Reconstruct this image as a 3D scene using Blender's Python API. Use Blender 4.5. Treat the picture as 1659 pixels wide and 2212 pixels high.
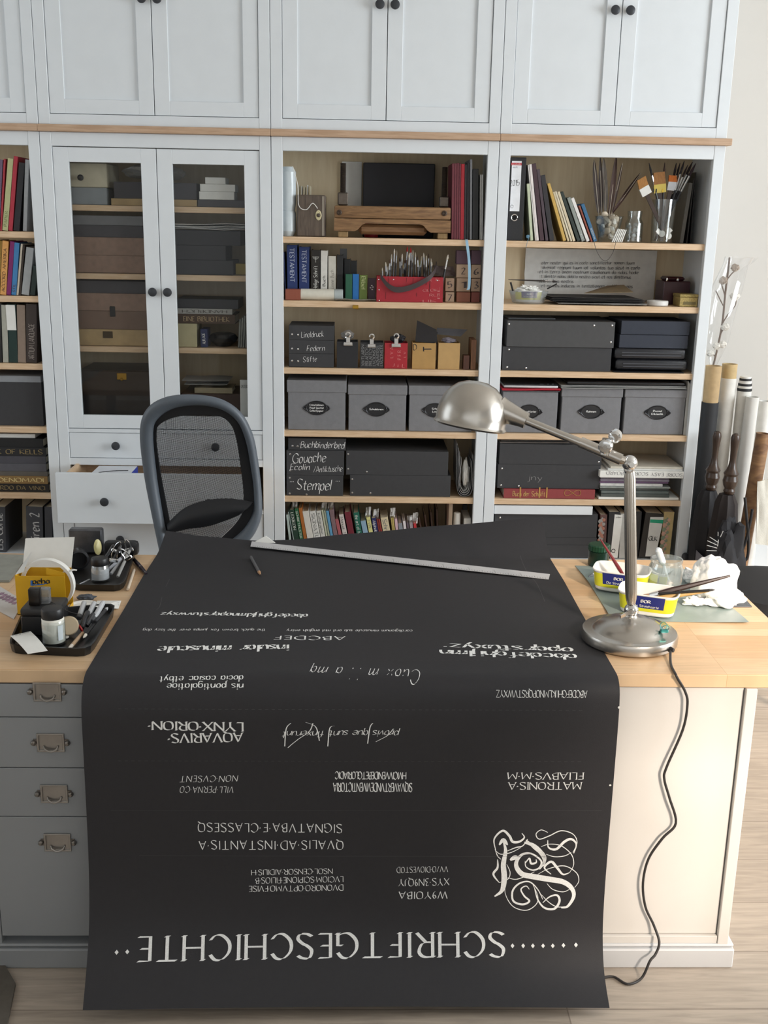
import bpy, bmesh, math, random
from mathutils import Vector as V, Matrix
from mathutils.bvhtree import BVHTree
random.seed(7)
for o in list(bpy.data.objects): bpy.data.objects.remove(o)
SC = bpy.context.scene; C = SC.collection
# ---------------------------------------------------------------- camera
FPX, PIT, YAW, ROL, CAM = 2300., .2626, .0291, .0190, V((.3429, -4.4169, 1.64))
Fw = V((math.sin(YAW)*math.cos(PIT), math.cos(YAW)*math.cos(PIT), -math.sin(PIT)))
R0 = V((math.cos(YAW), -math.sin(YAW), 0)); U0 = R0.cross(Fw)
Rt = R0*math.cos(ROL)+U0*math.sin(ROL); Up = U0*math.cos(ROL)-R0*math.sin(ROL)
cd = bpy.data.cameras.new('camera'); cam = bpy.data.objects.new('camera', cd); C.objects.link(cam)
cd.sensor_fit = 'VERTICAL'; cd.sensor_height = 36; cd.lens = FPX/2212*36; cd.clip_start = .05
cam.matrix_world = Matrix(((Rt.x, Up.x, -Fw.x, CAM.x), (Rt.y, Up.y, -Fw.y, CAM.y), (Rt.z, Up.z, -Fw.z, CAM.z), (0, 0, 0, 1)))
SC.camera = cam
SC.view_settings.view_transform = 'Standard'; SC.view_settings.look = 'None'; SC.view_settings.gamma = 1
SC.view_settings.use_curve_mapping = False; SC.view_settings.exposure = -.72
# ---------------------------------------------------------------- light: daylight from the right window, low sun, added fill left and rear
W = bpy.data.worlds.new('sky'); SC.world = W; W.use_nodes = True
bg = W.node_tree.nodes['Background']; bg.inputs[0].default_value = (.75, .86, 1, 1); bg.inputs[1].default_value = .5
def light(name, kind, loc, aim, power, col, sx=1, sy=1, ang=0):
    l = bpy.data.lights.new(name, kind); o = bpy.data.objects.new(name, l); C.objects.link(o)
    o.location = loc; o.rotation_euler = (V(aim)-V(loc)).to_track_quat('-Z', 'Y').to_euler()
    l.energy = power; l.color = col
    if kind == 'AREA': l.shape = 'RECTANGLE'; l.size = sx; l.size_y = sy
    if kind == 'SUN': l.angle = ang
    return o
light('daylight_right', 'AREA', (5.0, -2.4, 1.9), (0, -1.2, 1.1), 300, (.90, .96, 1), 2.6, 2.0)
light('fill_left', 'AREA', (-3.05, -1.6, 1.9), (0, -.9, 1.5), 30, (.88, .95, 1), 1.8, 1.8)  # added fill for the left cabinets, no known window there
light('fill_rear', 'AREA', (.2, -5.5, 1.75), (.2, 0, 1.5), 22, (.90, .95, 1), 3.4, 1.5)  # added frontal fill that brightens the cabinet fronts
light('sun', 'SUN', (2, -7, 4), (2-.3, -7+.8, 4-.45), 19, (1, .86, .72), ang=math.radians(9))
# ---------------------------------------------------------------- pixel rays -> places in the room
def ray(x, y): return Fw+Rt*((x-829.5)/FPX)-Up*((y-1106)/FPX)
def P(x, y, Y=0.): d = ray(x, y); return CAM+d*((Y-CAM.y)/d.y)
def Q(x, y, Z): d = ray(x, y); return CAM+d*((Z-CAM.z)/d.z)
def pix(p):
    d = V(p)-CAM; z = d.dot(Fw); return (829.5+FPX*d.dot(Rt)/z, 1106-FPX*d.dot(Up)/z)
def XZ(px, Y, Z):
    x = .3
    for _ in range(4):
        a = pix((x, Y, Z))[0]; b = pix((x+.01, Y, Z))[0]; x += (px-a)/(b-a)*.01
    return x
# ---------------------------------------------------------------- materials
def lin(h):
    c = [int(h[i:i+2], 16)/255 for i in (0, 2, 4)]
    return tuple(v/12.92 if v <= .04045 else ((v+.055)/1.055)**2.4 for v in c)+(1,)
_m = {}
def nodes(m): return m.node_tree.nodes, m.node_tree.links, m.node_tree.nodes['Principled BSDF']
def mk(hexc, rough=.6, metal=0., var=.06, scale=30., bump=0., bscale=300., stretch=(1, 1, 1), spec=.5, coat=0.):
    key = (hexc, rough, metal, var, scale, bump, bscale, stretch, spec, coat)
    if key in _m: return _m[key]
    m = bpy.data.materials.new('mat_'+hexc); m.use_nodes = True; n, l, b = nodes(m)
    c = lin(hexc); b.inputs['Roughness'].default_value = rough; b.inputs['Metallic'].default_value = metal
    b.inputs['Specular IOR Level'].default_value = spec; b.inputs['Coat Weight'].default_value = coat
    tc = n.new('ShaderNodeTexCoord'); mp = n.new('ShaderNodeMapping'); mp.inputs['Scale'].default_value = stretch
    l.new(tc.outputs['Object'], mp.inputs['Vector'])
    t = n.new('ShaderNodeTexNoise'); t.inputs['Scale'].default_value = scale; t.inputs['Detail'].default_value = 4
    l.new(mp.outputs[0], t.inputs['Vector'])
    r = n.new('ShaderNodeValToRGB'); e = r.color_ramp.elements
    e[0].position = .3; e[1].position = .7
    e[0].color = tuple(v*(1-var) for v in c[:3])+(1,); e[1].color = tuple(min(1, v*(1+var)) for v in c[:3])+(1,)
    l.new(t.outputs[0], r.inputs[0]); l.new(r.outputs[0], b.inputs['Base Color'])
    if bump:
        t2 = n.new('ShaderNodeTexNoise'); t2.inputs['Scale'].default_value = bscale; l.new(mp.outputs[0], t2.inputs['Vector'])
        bp = n.new('ShaderNodeBump'); bp.inputs['Strength'].default_value = bump; bp.inputs['Distance'].default_value = .002
        l.new(t2.outputs[0], bp.inputs['Height']); l.new(bp.outputs[0], b.inputs['Normal'])
    _m[key] = m; return m
def wood(h1, h2, stretch, rough=.5, scale=9., bump=.1):
    key = ('w', h1, h2, stretch, rough, scale)
    if key in _m: return _m[key]
    m = mk(h1+'', rough, 0, .01, scale, 0, 300, stretch).copy(); n, l, b = nodes(m)
    r = [x for x in n if x.type == 'VALTORGB'][0]; e = r.color_ramp.elements
    e[0].color = lin(h1); e[1].color = lin(h2); e[0].position = .28; e[1].position = .72
    t = [x for x in n if x.type == 'TEX_NOISE'][0]; t.inputs['Detail'].default_value = 8; t.inputs['Distortion'].default_value = .6
    bp = n.new('ShaderNodeBump'); bp.inputs['Strength'].default_value = bump; bp.inputs['Distance'].default_value = .001
    l.new(t.outputs[0], bp.inputs['Height']); l.new(bp.outputs[0], b.inputs['Normal'])
    _m[key] = m; return m
def planks(name, c1, c2, cm, bw, rh, mort, rough, stretch, gain=.25, off=.37):
    m = bpy.data.materials.new(name); m.use_nodes = True; n, l, b = nodes(m); b.inputs['Roughness'].default_value = rough
    tc = n.new('ShaderNodeTexCoord'); br = n.new('ShaderNodeTexBrick'); l.new(tc.outputs['Object'], br.inputs['Vector'])
    br.inputs['Color1'].default_value = lin(c1); br.inputs['Color2'].default_value = lin(c2); br.inputs['Mortar'].default_value = lin(cm)
    br.inputs['Scale'].default_value = 1; br.inputs['Mortar Size'].default_value = mort; br.inputs['Brick Width'].default_value = bw
    br.inputs['Row Height'].default_value = rh; br.offset = off; br.offset_frequency = 1
    mp = n.new('ShaderNodeMapping'); mp.inputs['Scale'].default_value = stretch; l.new(tc.outputs['Object'], mp.inputs['Vector'])
    t = n.new('ShaderNodeTexNoise'); t.inputs['Scale'].default_value = 6; t.inputs['Detail'].default_value = 8; t.inputs['Distortion'].default_value = .8
    l.new(mp.outputs[0], t.inputs['Vector'])
    r = n.new('ShaderNodeValToRGB'); e = r.color_ramp.elements; e[0].position = .3; e[1].position = .7
    e[0].color = (1-gain,)*3+(1,); e[1].color = (1, 1, 1, 1); l.new(t.outputs[0], r.inputs[0])
    mx = n.new('ShaderNodeMix'); mx.data_type = 'RGBA'; mx.blend_type = 'MULTIPLY'; mx.inputs[0].default_value = 1
    l.new(br.outputs[0], mx.inputs[6]); l.new(r.outputs[0], mx.inputs[7]); l.new(mx.outputs[2], b.inputs['Base Color'])
    return m
def clear(name, tint, gloss=.08, body=0., bodycol='ffffff', rough=.02):
    key = (name, tint, gloss, body)
    if key in _m: return _m[key]
    m = bpy.data.materials.new(name); m.use_nodes = True; n = m.node_tree.nodes; l = m.node_tree.links
    n.remove(n['Principled BSDF']); out = n['Material Output']
    tr = n.new('ShaderNodeBsdfTransparent'); tr.inputs[0].default_value = lin(tint)
    gl = n.new('ShaderNodeBsdfGlossy'); gl.inputs['Roughness'].default_value = rough
    lw = n.new('ShaderNodeLayerWeight'); lw.inputs[0].default_value = .35
    ma = n.new('ShaderNodeMath'); ma.operation = 'MULTIPLY_ADD'; ma.inputs[1].default_value = .4; ma.inputs[2].default_value = gloss
    l.new(lw.outputs['Facing'], ma.inputs[0])
    mx = n.new('ShaderNodeMixShader'); l.new(ma.outputs[0], mx.inputs[0]); l.new(tr.outputs[0], mx.inputs[1]); l.new(gl.outputs[0], mx.inputs[2])
    last = mx
    if body:
        df = n.new('ShaderNodeBsdfDiffuse'); df.inputs[0].default_value = lin(bodycol)
        m2 = n.new('ShaderNodeMixShader'); m2.inputs[0].default_value = body
        l.new(mx.outputs[0], m2.inputs[1]); l.new(df.outputs[0], m2.inputs[2]); last = m2
    l.new(last.outputs[0], out.inputs[0]); _m[key] = m; return m
def weave(name, hexc, cover, scale):
    m = bpy.data.materials.new(name); m.use_nodes = True; n, l, b = nodes(m); out = n['Material Output']
    b.inputs['Base Color'].default_value = lin(hexc); b.inputs['Roughness'].default_value = .6
    tc = n.new('ShaderNodeTexCoord'); mp = n.new('ShaderNodeMapping'); mp.inputs['Rotation'].default_value = (0, math.radians(38), 0)
    l.new(tc.outputs['Object'], mp.inputs['Vector']); sp = n.new('ShaderNodeSeparateXYZ'); l.new(mp.outputs[0], sp.inputs[0])
    outs = []
    for ax in (0, 2):
        a = n.new('ShaderNodeMath'); a.operation = 'MULTIPLY'; a.inputs[1].default_value = scale; l.new(sp.outputs[ax], a.inputs[0])
        s = n.new('ShaderNodeMath'); s.operation = 'SINE'; l.new(a.outputs[0], s.inputs[0]); outs.append(s)
    p = n.new('ShaderNodeMath'); p.operation = 'MULTIPLY'; l.new(outs[0].outputs[0], p.inputs[0]); l.new(outs[1].outputs[0], p.inputs[1])
    g = n.new('ShaderNodeMath'); g.operation = 'GREATER_THAN'; g.inputs[1].default_value = cover; l.new(p.outputs[0], g.inputs[0])
    tr = n.new('ShaderNodeBsdfTransparent'); mx = n.new('ShaderNodeMixShader')
    l.new(g.outputs[0], mx.inputs[0]); l.new(b.outputs[0], mx.inputs[1]); l.new(tr.outputs[0], mx.inputs[2]); l.new(mx.outputs[0], out.inputs[0])
    return m
WHITE = mk('e0e5e9', .45, 0, .015, 12, .05, 120)
BOARD = wood('b09074', 'caab90', (1, 14, 14)); SHELF = wood('cdab86', 'e2c6a6', (1.2, 14, 14)); SHELFY = wood('c9a878', 'e0c69a', (8, 8, .8))
BACK = wood('d6c19e', 'e2d0b0', (6, 6, .6), .7)
GREY = mk('7d7d80', .85, 0, .05, 60, .25, 700); BLACKBOX = mk('3b3b3d', .8, 0, .05, 50, .2, 600); DARK = mk('1d1d20', .6)
BLACKPL = mk('141416', .35); CHALK = mk('f0f0ee', .9, 0, .1, 400); CHALK2 = mk('8d8d8b', .9, 0, .2, 400)
STEEL = mk('b9b4ad', .27, 1, .05, 20, 0, 300); NICKEL = mk('b3aca2', .33, 1, .06, 30, .08, 500, (1, 1, 14)); CHROME = mk('d8d8d8', .12, 1, .02)
BRASS = mk('b08a3a', .35, 1, .1); PAPERW = mk('e9e8e3', .8, 0, .03); CREAM = mk('e2d8bd', .75, 0, .05); PAGES = mk('d9d0bb', .85, 0, .1, 90, 0, 300, (1, 1, 1))
GLASS = clear('clear_glass', 'f6f7f7', .012); JAR = clear('jar_glass', 'f8fafa', .09); WRAP = clear('plastic_wrap', 'f4f4f4', .10, .16)
KNOB = mk('3a3d42', .4, .3); INK = mk('2a2a2c', .8, 0, .1)
# ---------------------------------------------------------------- building blocks
ORG = {}
def nb(): return bmesh.new()
def bx(m, x0, x1, y0, y1, z0, z1, bev=0., M=None, seg=1):
    T = Matrix.Translation(((x0+x1)/2, (y0+y1)/2, (z0+z1)/2)) @ Matrix.Diagonal((abs(x1-x0), abs(y1-y0), abs(z1-z0), 1))
    r = bmesh.ops.create_cube(m, size=1, matrix=T); vs = r['verts']
    if bev:
        es = list({e for v in vs for e in v.link_edges})
        r = bmesh.ops.bevel(m, geom=es, offset=min(bev, abs(x1-x0)*.45, abs(y1-y0)*.45, abs(z1-z0)*.45), segments=seg, affect='EDGES', profile=.5)
        vs = list({v for f in r['faces'] for v in f.verts}) + [v for v in vs if v.is_valid]
        vs = list(set(vs))
    if M is not None: bmesh.ops.transform(m, matrix=M, verts=vs)
    return m
def ring(m, c, a, b, r, n): return [m.verts.new(c+a*(r*math.cos(2*math.pi*i/n))+b*(r*math.sin(2*math.pi*i/n))) for i in range(n)]
def frame(d):
    d = d.normalized(); a = d.cross(V((0, 0, 1)) if abs(d.z) < .9 else V((1, 0, 0))).normalized(); return a, d.cross(a).normalized()
def skin(m, r1, r2):
    n = len(r1)
    for i in range(n):
        try: m.faces.new((r1[i], r1[(i+1) % n], r2[(i+1) % n], r2[i]))
        except ValueError: pass
def lathe(m, o, prof, axis=(0, 0, 1), n=24, cap=(True, True)):
    o = V(o); d = V(axis).normalized(); a, b = frame(d); rs = [ring(m, o+d*h, a, b, max(r, 1e-4), n) for r, h in prof]
    for i in range(len(rs)-1): skin(m, rs[i], rs[i+1])
    if cap[0]: m.faces.new(rs[0])
    if cap[1]: m.faces.new(rs[-1])
    return m
def rod(m, p, q, r0, r1=None, n=10): p, q = V(p), V(q); return lathe(m, p, [(r0, 0), (r0 if r1 is None else r1, (q-p).length)], q-p, n)
def smoothpts(pts, k=6, closed=False):
    pts = [V(p) for p in pts]; out = []; n = len(pts)
    for i in range(n-(0 if closed else 1)):
        g = (lambda j: pts[j % n]) if closed else (lambda j: pts[min(max(j, 0), n-1)])
        p0, p1, p2, p3 = g(i-1), g(i), g(i+1), g(i+2)
        for t in range(k):
            t /= k; out.append(.5*((2*p1)+(p2-p0)*t+(2*p0-5*p1+4*p2-p3)*t*t+(3*p1-p0-3*p2+p3)*t**3))
    out.append(pts[0] if closed else pts[-1]); return out
def tube(m, pts, r, n=8, k=6, closed=False, rr=None):
    ps = smoothpts(pts, k, closed) if k else [V(p) for p in pts]; N = len(ps); rs = []; a = None
    for i, p in enumerate(ps):
        d = (ps[min(i+1, N-1)]-ps[max(i-1, 0)]).normalized()
        if a is None: a, b = frame(d)
        else: a = (a-d*a.dot(d)).normalized(); b = d.cross(a)
        q = r if rr is None else rr(i/(N-1)); rs.append(ring(m, p, a, b, q, n))
    for i in range(N-1): skin(m, rs[i], rs[i+1])
    m.faces.new(rs[0]); m.faces.new(rs[-1]); return m
def grid(m, fn, nu, nv, thick=0.):
    ps = [[V(fn(i/nu, j/nv)) for i in range(nu+1)] for j in range(nv+1)]; vs = [[m.verts.new(p) for p in r] for r in ps]
    F = lambda *q: m.faces.new(q)
    for j in range(nv):
        for i in range(nu): F(vs[j][i], vs[j][i+1], vs[j+1][i+1], vs[j+1][i])
    if thick:
        def nr(i, j):
            du = ps[j][min(i+1, nu)]-ps[j][max(i-1, 0)]; dv = ps[min(j+1, nv)][i]-ps[max(j-1, 0)][i]; c = du.cross(dv); return c.normalized() if c.length > 1e-12 else V((0, 0, 1))
        ws = [[m.verts.new(ps[j][i]-nr(i, j)*thick) for i in range(nu+1)] for j in range(nv+1)]
        for j in range(nv):
            for i in range(nu): F(ws[j][i], ws[j+1][i], ws[j+1][i+1], ws[j][i+1])
        for i in range(nu): F(vs[0][i], ws[0][i], ws[0][i+1], vs[0][i+1]); F(vs[nv][i], vs[nv][i+1], ws[nv][i+1], ws[nv][i])
        for j in range(nv): F(vs[j][0], vs[j+1][0], ws[j+1][0], ws[j][0]); F(vs[j][nu], ws[j][nu], ws[j+1][nu], vs[j+1][nu])
    return m
def poly(m, pts, ext):
    vs = [m.verts.new(V(p)) for p in pts]; f = m.faces.new(vs)
    r = bmesh.ops.extrude_face_region(m, geom=[f]); bmesh.ops.translate(m, vec=V(ext), verts=[g for g in r['geom'] if isinstance(g, bmesh.types.BMVert)])
    return m
def obj(name, m, mat, parent=None, org=None, smooth=25):
    """links a bmesh given in room coordinates as ONE mesh object"""
    bmesh.ops.recalc_face_normals(m, faces=m.faces[:])
    base = V((0, 0, 0))
    if parent is not None: base = ORG[parent.name]
    elif org is not None: base = V(org)
    else:
        lo = [min(v.co[i] for v in m.verts) for i in range(3)]; hi = [max(v.co[i] for v in m.verts) for i in range(3)]
        base = V(((lo[0]+hi[0])/2, (lo[1]+hi[1])/2, lo[2]))
    bmesh.ops.translate(m, vec=-base, verts=m.verts[:])
    me = bpy.data.meshes.new(name); m.to_mesh(me); m.free(); me.materials.append(mat)
    if smooth:
        me.polygons.foreach_set('use_smooth', [True]*len(me.polygons)); me.set_sharp_from_angle(angle=math.radians(smooth))
    o = bpy.data.objects.new(name, me); C.objects.link(o)
    if parent is not None: o.parent = parent
    else: o.location = base
    ORG[o.name] = base; return o
def tag(o, label, cat, group=None):
    o['label'] = label; o['category'] = cat
    if group: o['group'] = group
    return o
def thing(name, label, cat, loc, group=None):
    o = bpy.data.objects.new(name, None); o.empty_display_size = .05; C.objects.link(o); o.location = loc; ORG[o.name] = V(loc)
    return tag(o, label, cat, group)
def one(name, label, cat, m, mat, group=None, smooth=25): return tag(obj(name, m, mat, smooth=smooth), label, cat, group)
ORD = 'first second third fourth fifth sixth seventh eighth ninth tenth eleventh twelfth thirteenth fourteenth fifteenth sixteenth seventeenth eighteenth nineteenth twentieth twenty-first twenty-second twenty-third twenty-fourth twenty-fifth twenty-sixth'.split()
def lab(o, label): o['label'] = label; return o
def struct(name, m, mat): o = obj(name, m, mat, org=(0, 0, 0)); o['kind'] = 'structure'; return o
# ---------------------------------------------------------------- pen lettering: skeleton strokes drawn with a broad nib
GL = dict(A="04 4E 84;27 67", B="04 0E;~0E 4E 5C 4A 09;~09 4A 67 45 04", C="~8C 6E 3E 0B 07 34 64 86", D="04 0E;~0E 4E 7C 89 76 44 04", E="5E 0E 04 54;09 49",
 F="5E 0E 04;09 49", G="~8C 6E 3E 0B 07 34 64 85;84 89 69", H="04 0E;84 8E;09 89", I="04 0E", J="3E 37;~37 25 04", K="04 0E;7E 09 74", L="0E 04 54",
 M="04 1E 56 9E A4", N="04 0E 84 8E", O="~4E 1D 09 15 44 75 89 7D 4E", P="04 0E;~0E 4E 6C 59 38 08", Q="~4E 1D 09 15 44 75 89 7D 4E;54 82",
 R="04 0E;~0E 4E 6C 59 38 08;38 74", S="~6D 4E 1E 0B 29 48 66 54 24 05", T="0E 8E;4E 44", U="~0E 07 14 44 74 87 8E", V="0E 44 8E", W="0E 34 6E 94 CE",
 X="04 8E;0E 84", Y="0E 49 8E;49 44", Z="0E 7E 04 74",
 a="~59 3A 1A 07 14 34 56;5A 54", b="0E 04;~07 2A 4A 57 44 24 06", c="~59 3A 1A 07 14 34 55", d="5E 54;~57 3A 1A 07 14 34 56", e="~07 58 4A 1A 07 14 34 55",
 f="~5E 3E 2C 24;0A 4A", g="~59 3A 1A 07 14 34 56;~5A 52 30 01", h="0E 04;~07 2A 4A 57 54", i="0A 04;0C 0D", j="~2A 22 10 00;2C 2D", k="0E 04;4A 07 54", l="0E 04",
 m="0A 04;~07 2A 4A 47 44;~47 6A 8A 87 84", n="0A 04;~07 2A 4A 57 54", o="~3A 1A 07 14 34 57 4A 3A", p="0A 00;~07 2A 4A 57 44 24 06", q="5A 50;~57 3A 1A 07 14 34 56",
 r="0A 04;~07 2A 4A", s="~4A 1A 09 27 46 44 14 05", t="~2D 25 34 44;0A 4A", u="~0A 07 14 34 57;5A 54", v="0A 24 5A", w="0A 24 4A 64 8A", x="04 5A;0A 54",
 y="0A 34;5A 34 10", z="0A 5A 04 54")
GL.update({'0': "~2E 0C 06 24 46 4C 2E", '1': "0C 2E 24", '2': "~0C 2E 4D 4B 04;04 54", '3': "~0D 3E 4C 29;~29 57 44 04", '4': "3E 07 57;4A 44", '5': "4E 0E 09;~09 4A 57 34 04",
 '6': "~4E 1B 06 24 46 38 06", '7': "0E 5E 14", '8': "~29 0C 2E 4C 29 06 24 46 29", '9': "~4B 2E 0C 29 4B 36 14", '.': "14 15", '·': "19 1A", '-': "09 49", '/': "04 5E", '|': "04 0E", '*': "09 1A 29 18 09"})
def strokes(ch):
    out = []; w = 1
    for s in GL.get(ch, '').split(';'):
        if not s: continue
        sm = s[0] == '~'; pts = [V((int(t[0], 36), int(t[1], 36)-4, 0)) for t in s.lstrip('~').split()]
        w = max(w, max(p.x for p in pts)); out.append((sm, smoothpts(pts, 5) if sm else pts))
    return out, w
def textw(text, track): return sum((4 if ch == ' ' else strokes(ch)[1])+track for ch in text)-track
def ink(m, text, fn, size, fit=None, nib=1.1, ang=30, serif=False, track=2., slant=0., thin=.22, jit=0.):
    """text drawn as flat pen strokes; fn maps (along the line, up) in metres into the room"""
    k = size/10; tw = textw(text, track); kx = fit/tw if fit else k; x = 0; a = math.radians(ang); nv = V((math.cos(a), math.sin(a), 0))*nib/2
    for ch in text:
        if ch == ' ': x += 4+track; continue
        ss, w = strokes(ch); dy = random.uniform(-jit, jit); lst = [s for _, s in ss]
        if serif:
            for sm, s in ss:
                if sm: continue
                for e, q in ((s[0], s[1]), (s[-1], s[-2])):
                    if abs(e.y-q.y) > abs(e.x-q.x) and e.y in (0, 10, 6): lst.append([e-V((.9, 0, 0)), e+V((.9, 0, 0))])
        for s in lst:
            prev = None; N = len(s)
            for i in range(N):
                d = (s[min(i+1, N-1)]-s[max(i-1, 0)])
                if d.length < 1e-6: continue
                d.normalize(); pr = V((-d.y, d.x, 0)); off = nv+pr*(thin/2*(1 if pr.dot(nv) >= 0 else -1))
                cur = [m.verts.new(fn((x+q.x+slant*q.y)*kx, (q.y+dy)*k)) for q in (s[i]+off, s[i]-off)]
                if prev:
                    try: m.faces.new((prev[0], prev[1], cur[1], cur[0]))
                    except ValueError: pass
                prev = cur
        x += w+track
    return m
def scale_at(px, py, Y): return (P(px+1, py, Y)-P(px, py, Y)).length
def plane_fn(p0, p1, nrm):
    a = (p1-p0).normalized(); b = nrm.cross(a).normalized(); o = p0+nrm*.0006
    return lambda x, y: o+a*x+b*y
def write(name, text, mat, parent, p0, p1, h, Y, **kw):
    """text on a front-facing face at depth Y, between two photo pixels, cap height h pixels"""
    A, B = P(*p0, Y), P(*p1, Y); s = scale_at(*p0, Y); m = nb()
    ink(m, text, plane_fn(A, B, V((0, -1, 0))), h*s, fit=(B-A).length, **kw)
    return obj(name, m, mat, parent, smooth=0)
# ================================================================ the room
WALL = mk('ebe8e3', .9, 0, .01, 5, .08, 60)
def room():
    FLOOR = planks('mat_floor', 'beb0a1', 'ad9f90', '8f8275', 1.3, .19, .0015, .5, (1.2, 12, 1), .28)
    m = nb(); bx(m, -3.3, 5.35, -5.75, .55, -.08, 0); struct('floor', m, FLOOR)
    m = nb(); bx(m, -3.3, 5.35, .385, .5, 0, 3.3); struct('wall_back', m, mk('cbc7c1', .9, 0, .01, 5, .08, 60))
    m = nb(); bx(m, -3.3, 5.35, -5.75, .5, 3.3, 3.4); struct('ceiling', m, WALL)
    # right window; left and rear ones added for fill, slots cut to shape sun
    def holed(name, x0, x1, y0, y1, z0, z1):
        m = nb()
        for a in ((-5.75, y0, 0, 3.3), (y1, .385, 0, 3.3), (y0, y1, 0, z0), (y0, y1, z1, 3.3)): bx(m, x0, x1, a[0], a[1], a[2], a[3])
        struct(name, m, WALL)
    holed('wall_left', -3.3, -3.15, -2.6, -.6, .9, 2.9); holed('wall_right', 5.2, 5.35, -3.8, -1.0, .85, 2.95)
    m = nb()
    for a in ((-3.15, -1.6, 0, 3.3), (-1.6, 1.85, 0, .95), (-1.6, 1.85, 2.55, 3.3), (1.85, 2.06, 0, 3.3), (2.06, 4.9, 0, 2.02), (2.06, 4.9, 2.36, 2.57), (2.06, 2.30, 2.57, 3.0), (2.06, 4.9, 3.0, 3.3), (4.9, 5.2, 0, 3.3)): bx(m, a[0], a[1], -5.75, -5.6, a[2], a[3])
    struct('wall_rear', m, WALL)
    FR = mk('e6e6e4', .4)
    def sash(name, x, y0, y1, z0, z1):
        m = nb()
        for y in (y0, (y0+y1)/2-.03, y1-.06): bx(m, x, x+.06, y, y+.06, z0, z1)
        for z in (z0, (z0+z1)/2, z1-.05): bx(m, x, x+.06, y0, y1, z, z+.05)
        struct(name, m, FR)
    sash('window_1', 5.24, -3.8, -1.0, .85, 2.95); sash('fill_window_left', -3.25, -2.6, -.6, .9, 2.9)  # left sash made up as an opening for the left fill
    m = nb()
    for x in (-1.6, .1, 1.79): bx(m, x, x+.06, -5.72, -5.66, .95, 2.55)
    for z in (.95, 2.5): bx(m, -1.6, 1.85, -5.72, -5.66, z, z+.05)
    struct('fill_window_rear', m, FR); m = nb(); bx(m, -1.58, 1.83, -5.735, -5.73, .96, 2.54); struct('sun_block_panel', m, mk('b9b6ae', .9))  # rear window made up for the fill, panel added to block the sun
    m = nb()
    for x in (2.06, 4.86): bx(m, x, x+.04, -5.7, -5.66, 2.02, 2.36)
    struct('sun_slot_low', m, FR); m = nb()  # frame of an unseen slot, shaped to place the low sun patch
    for x in (2.30, 4.86): bx(m, x, x+.04, -5.7, -5.66, 2.57, 3.0)
    struct('sun_slot_high', m, FR)  # upper slot added so the sun reaches the desk's right end
    m = nb(); bx(m, 1.83, 5.2, .367, .385, 0, .07); struct('baseboard_back', m, FR)
room()
# ================================================================ white wall cabinets
SZ = (1.592, 1.339, 1.065, .800, .515); BASE = .245; XM = (-1.8, -.9, 0., .9, 1.8); ZR = 1.918
def knob(p, parent):
    m = nb(); lathe(m, p, [(.007, 0), (.006, .012), (.0165, .016), (.018, .021), (.0165, .026), (.009, .029)], (0, -1, 0), 18); return obj('knob', m, KNOB, parent)
def shell(t, x0, x1):
    for xa, xb, s in ((x0+.0012, x0+.045, 0), (x1-.045, x1-.0012, 1)):
        m = nb(); bx(m, xa, xb, 0, .03, 0, 1.97, .0015); bx(m, xa+(0 if s == 0 else .0218), xb-(.0218 if s == 0 else 0), .03, .36, .06, 1.97); obj('side_panel', m, WHITE, t)
    m = nb(); bx(m, x0+.045, x1-.045, .001, .028, ZR, 1.97, .0015); bx(m, x0+.022, x1-.022, .028, .36, 1.945, 1.969); obj('top_rail', m, WHITE, t)
    m = nb(); bx(m, x0+.02, x1-.02, .352, .362, .06, 1.945); obj('back_panel', m, BACK, t)
    m = nb(); bx(m, x0+.02, x1-.02, .03, .35, .06, BASE-.002); bx(m, x0+.045, x1-.045, .003, .03, .0, BASE-.002); obj('bottom_panel', m, WHITE, t)
    m = nb(); bx(m, x0-(.0 if x0 > -1 else 0), x1+(.016 if x1 > 1.7 else -.001), -.022, .362, 1.9705, 1.9965, .002); obj('top_board', m, BOARD, t)
def open_case(x0, label):
    t = thing('bookcase', label, 'bookcase', (x0+.45, .18, 0), 'white open bookcases'); shell(t, x0, x0+.9)
    for z in SZ:
        m = nb(); bx(m, x0+.0225, x0+.8775, .012, .351, z-.026, z-.001, .0015); obj('shelf', m, SHELF, t)
    return t
open_case(XM[0], 'open white bookcase cut off by the left edge of the photo')
open_case(XM[2], 'open white bookcase holding the wooden press and red brush box')
open_case(XM[3], 'rightmost open white bookcase with feathers and brush jar, beside the wall')
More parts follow.
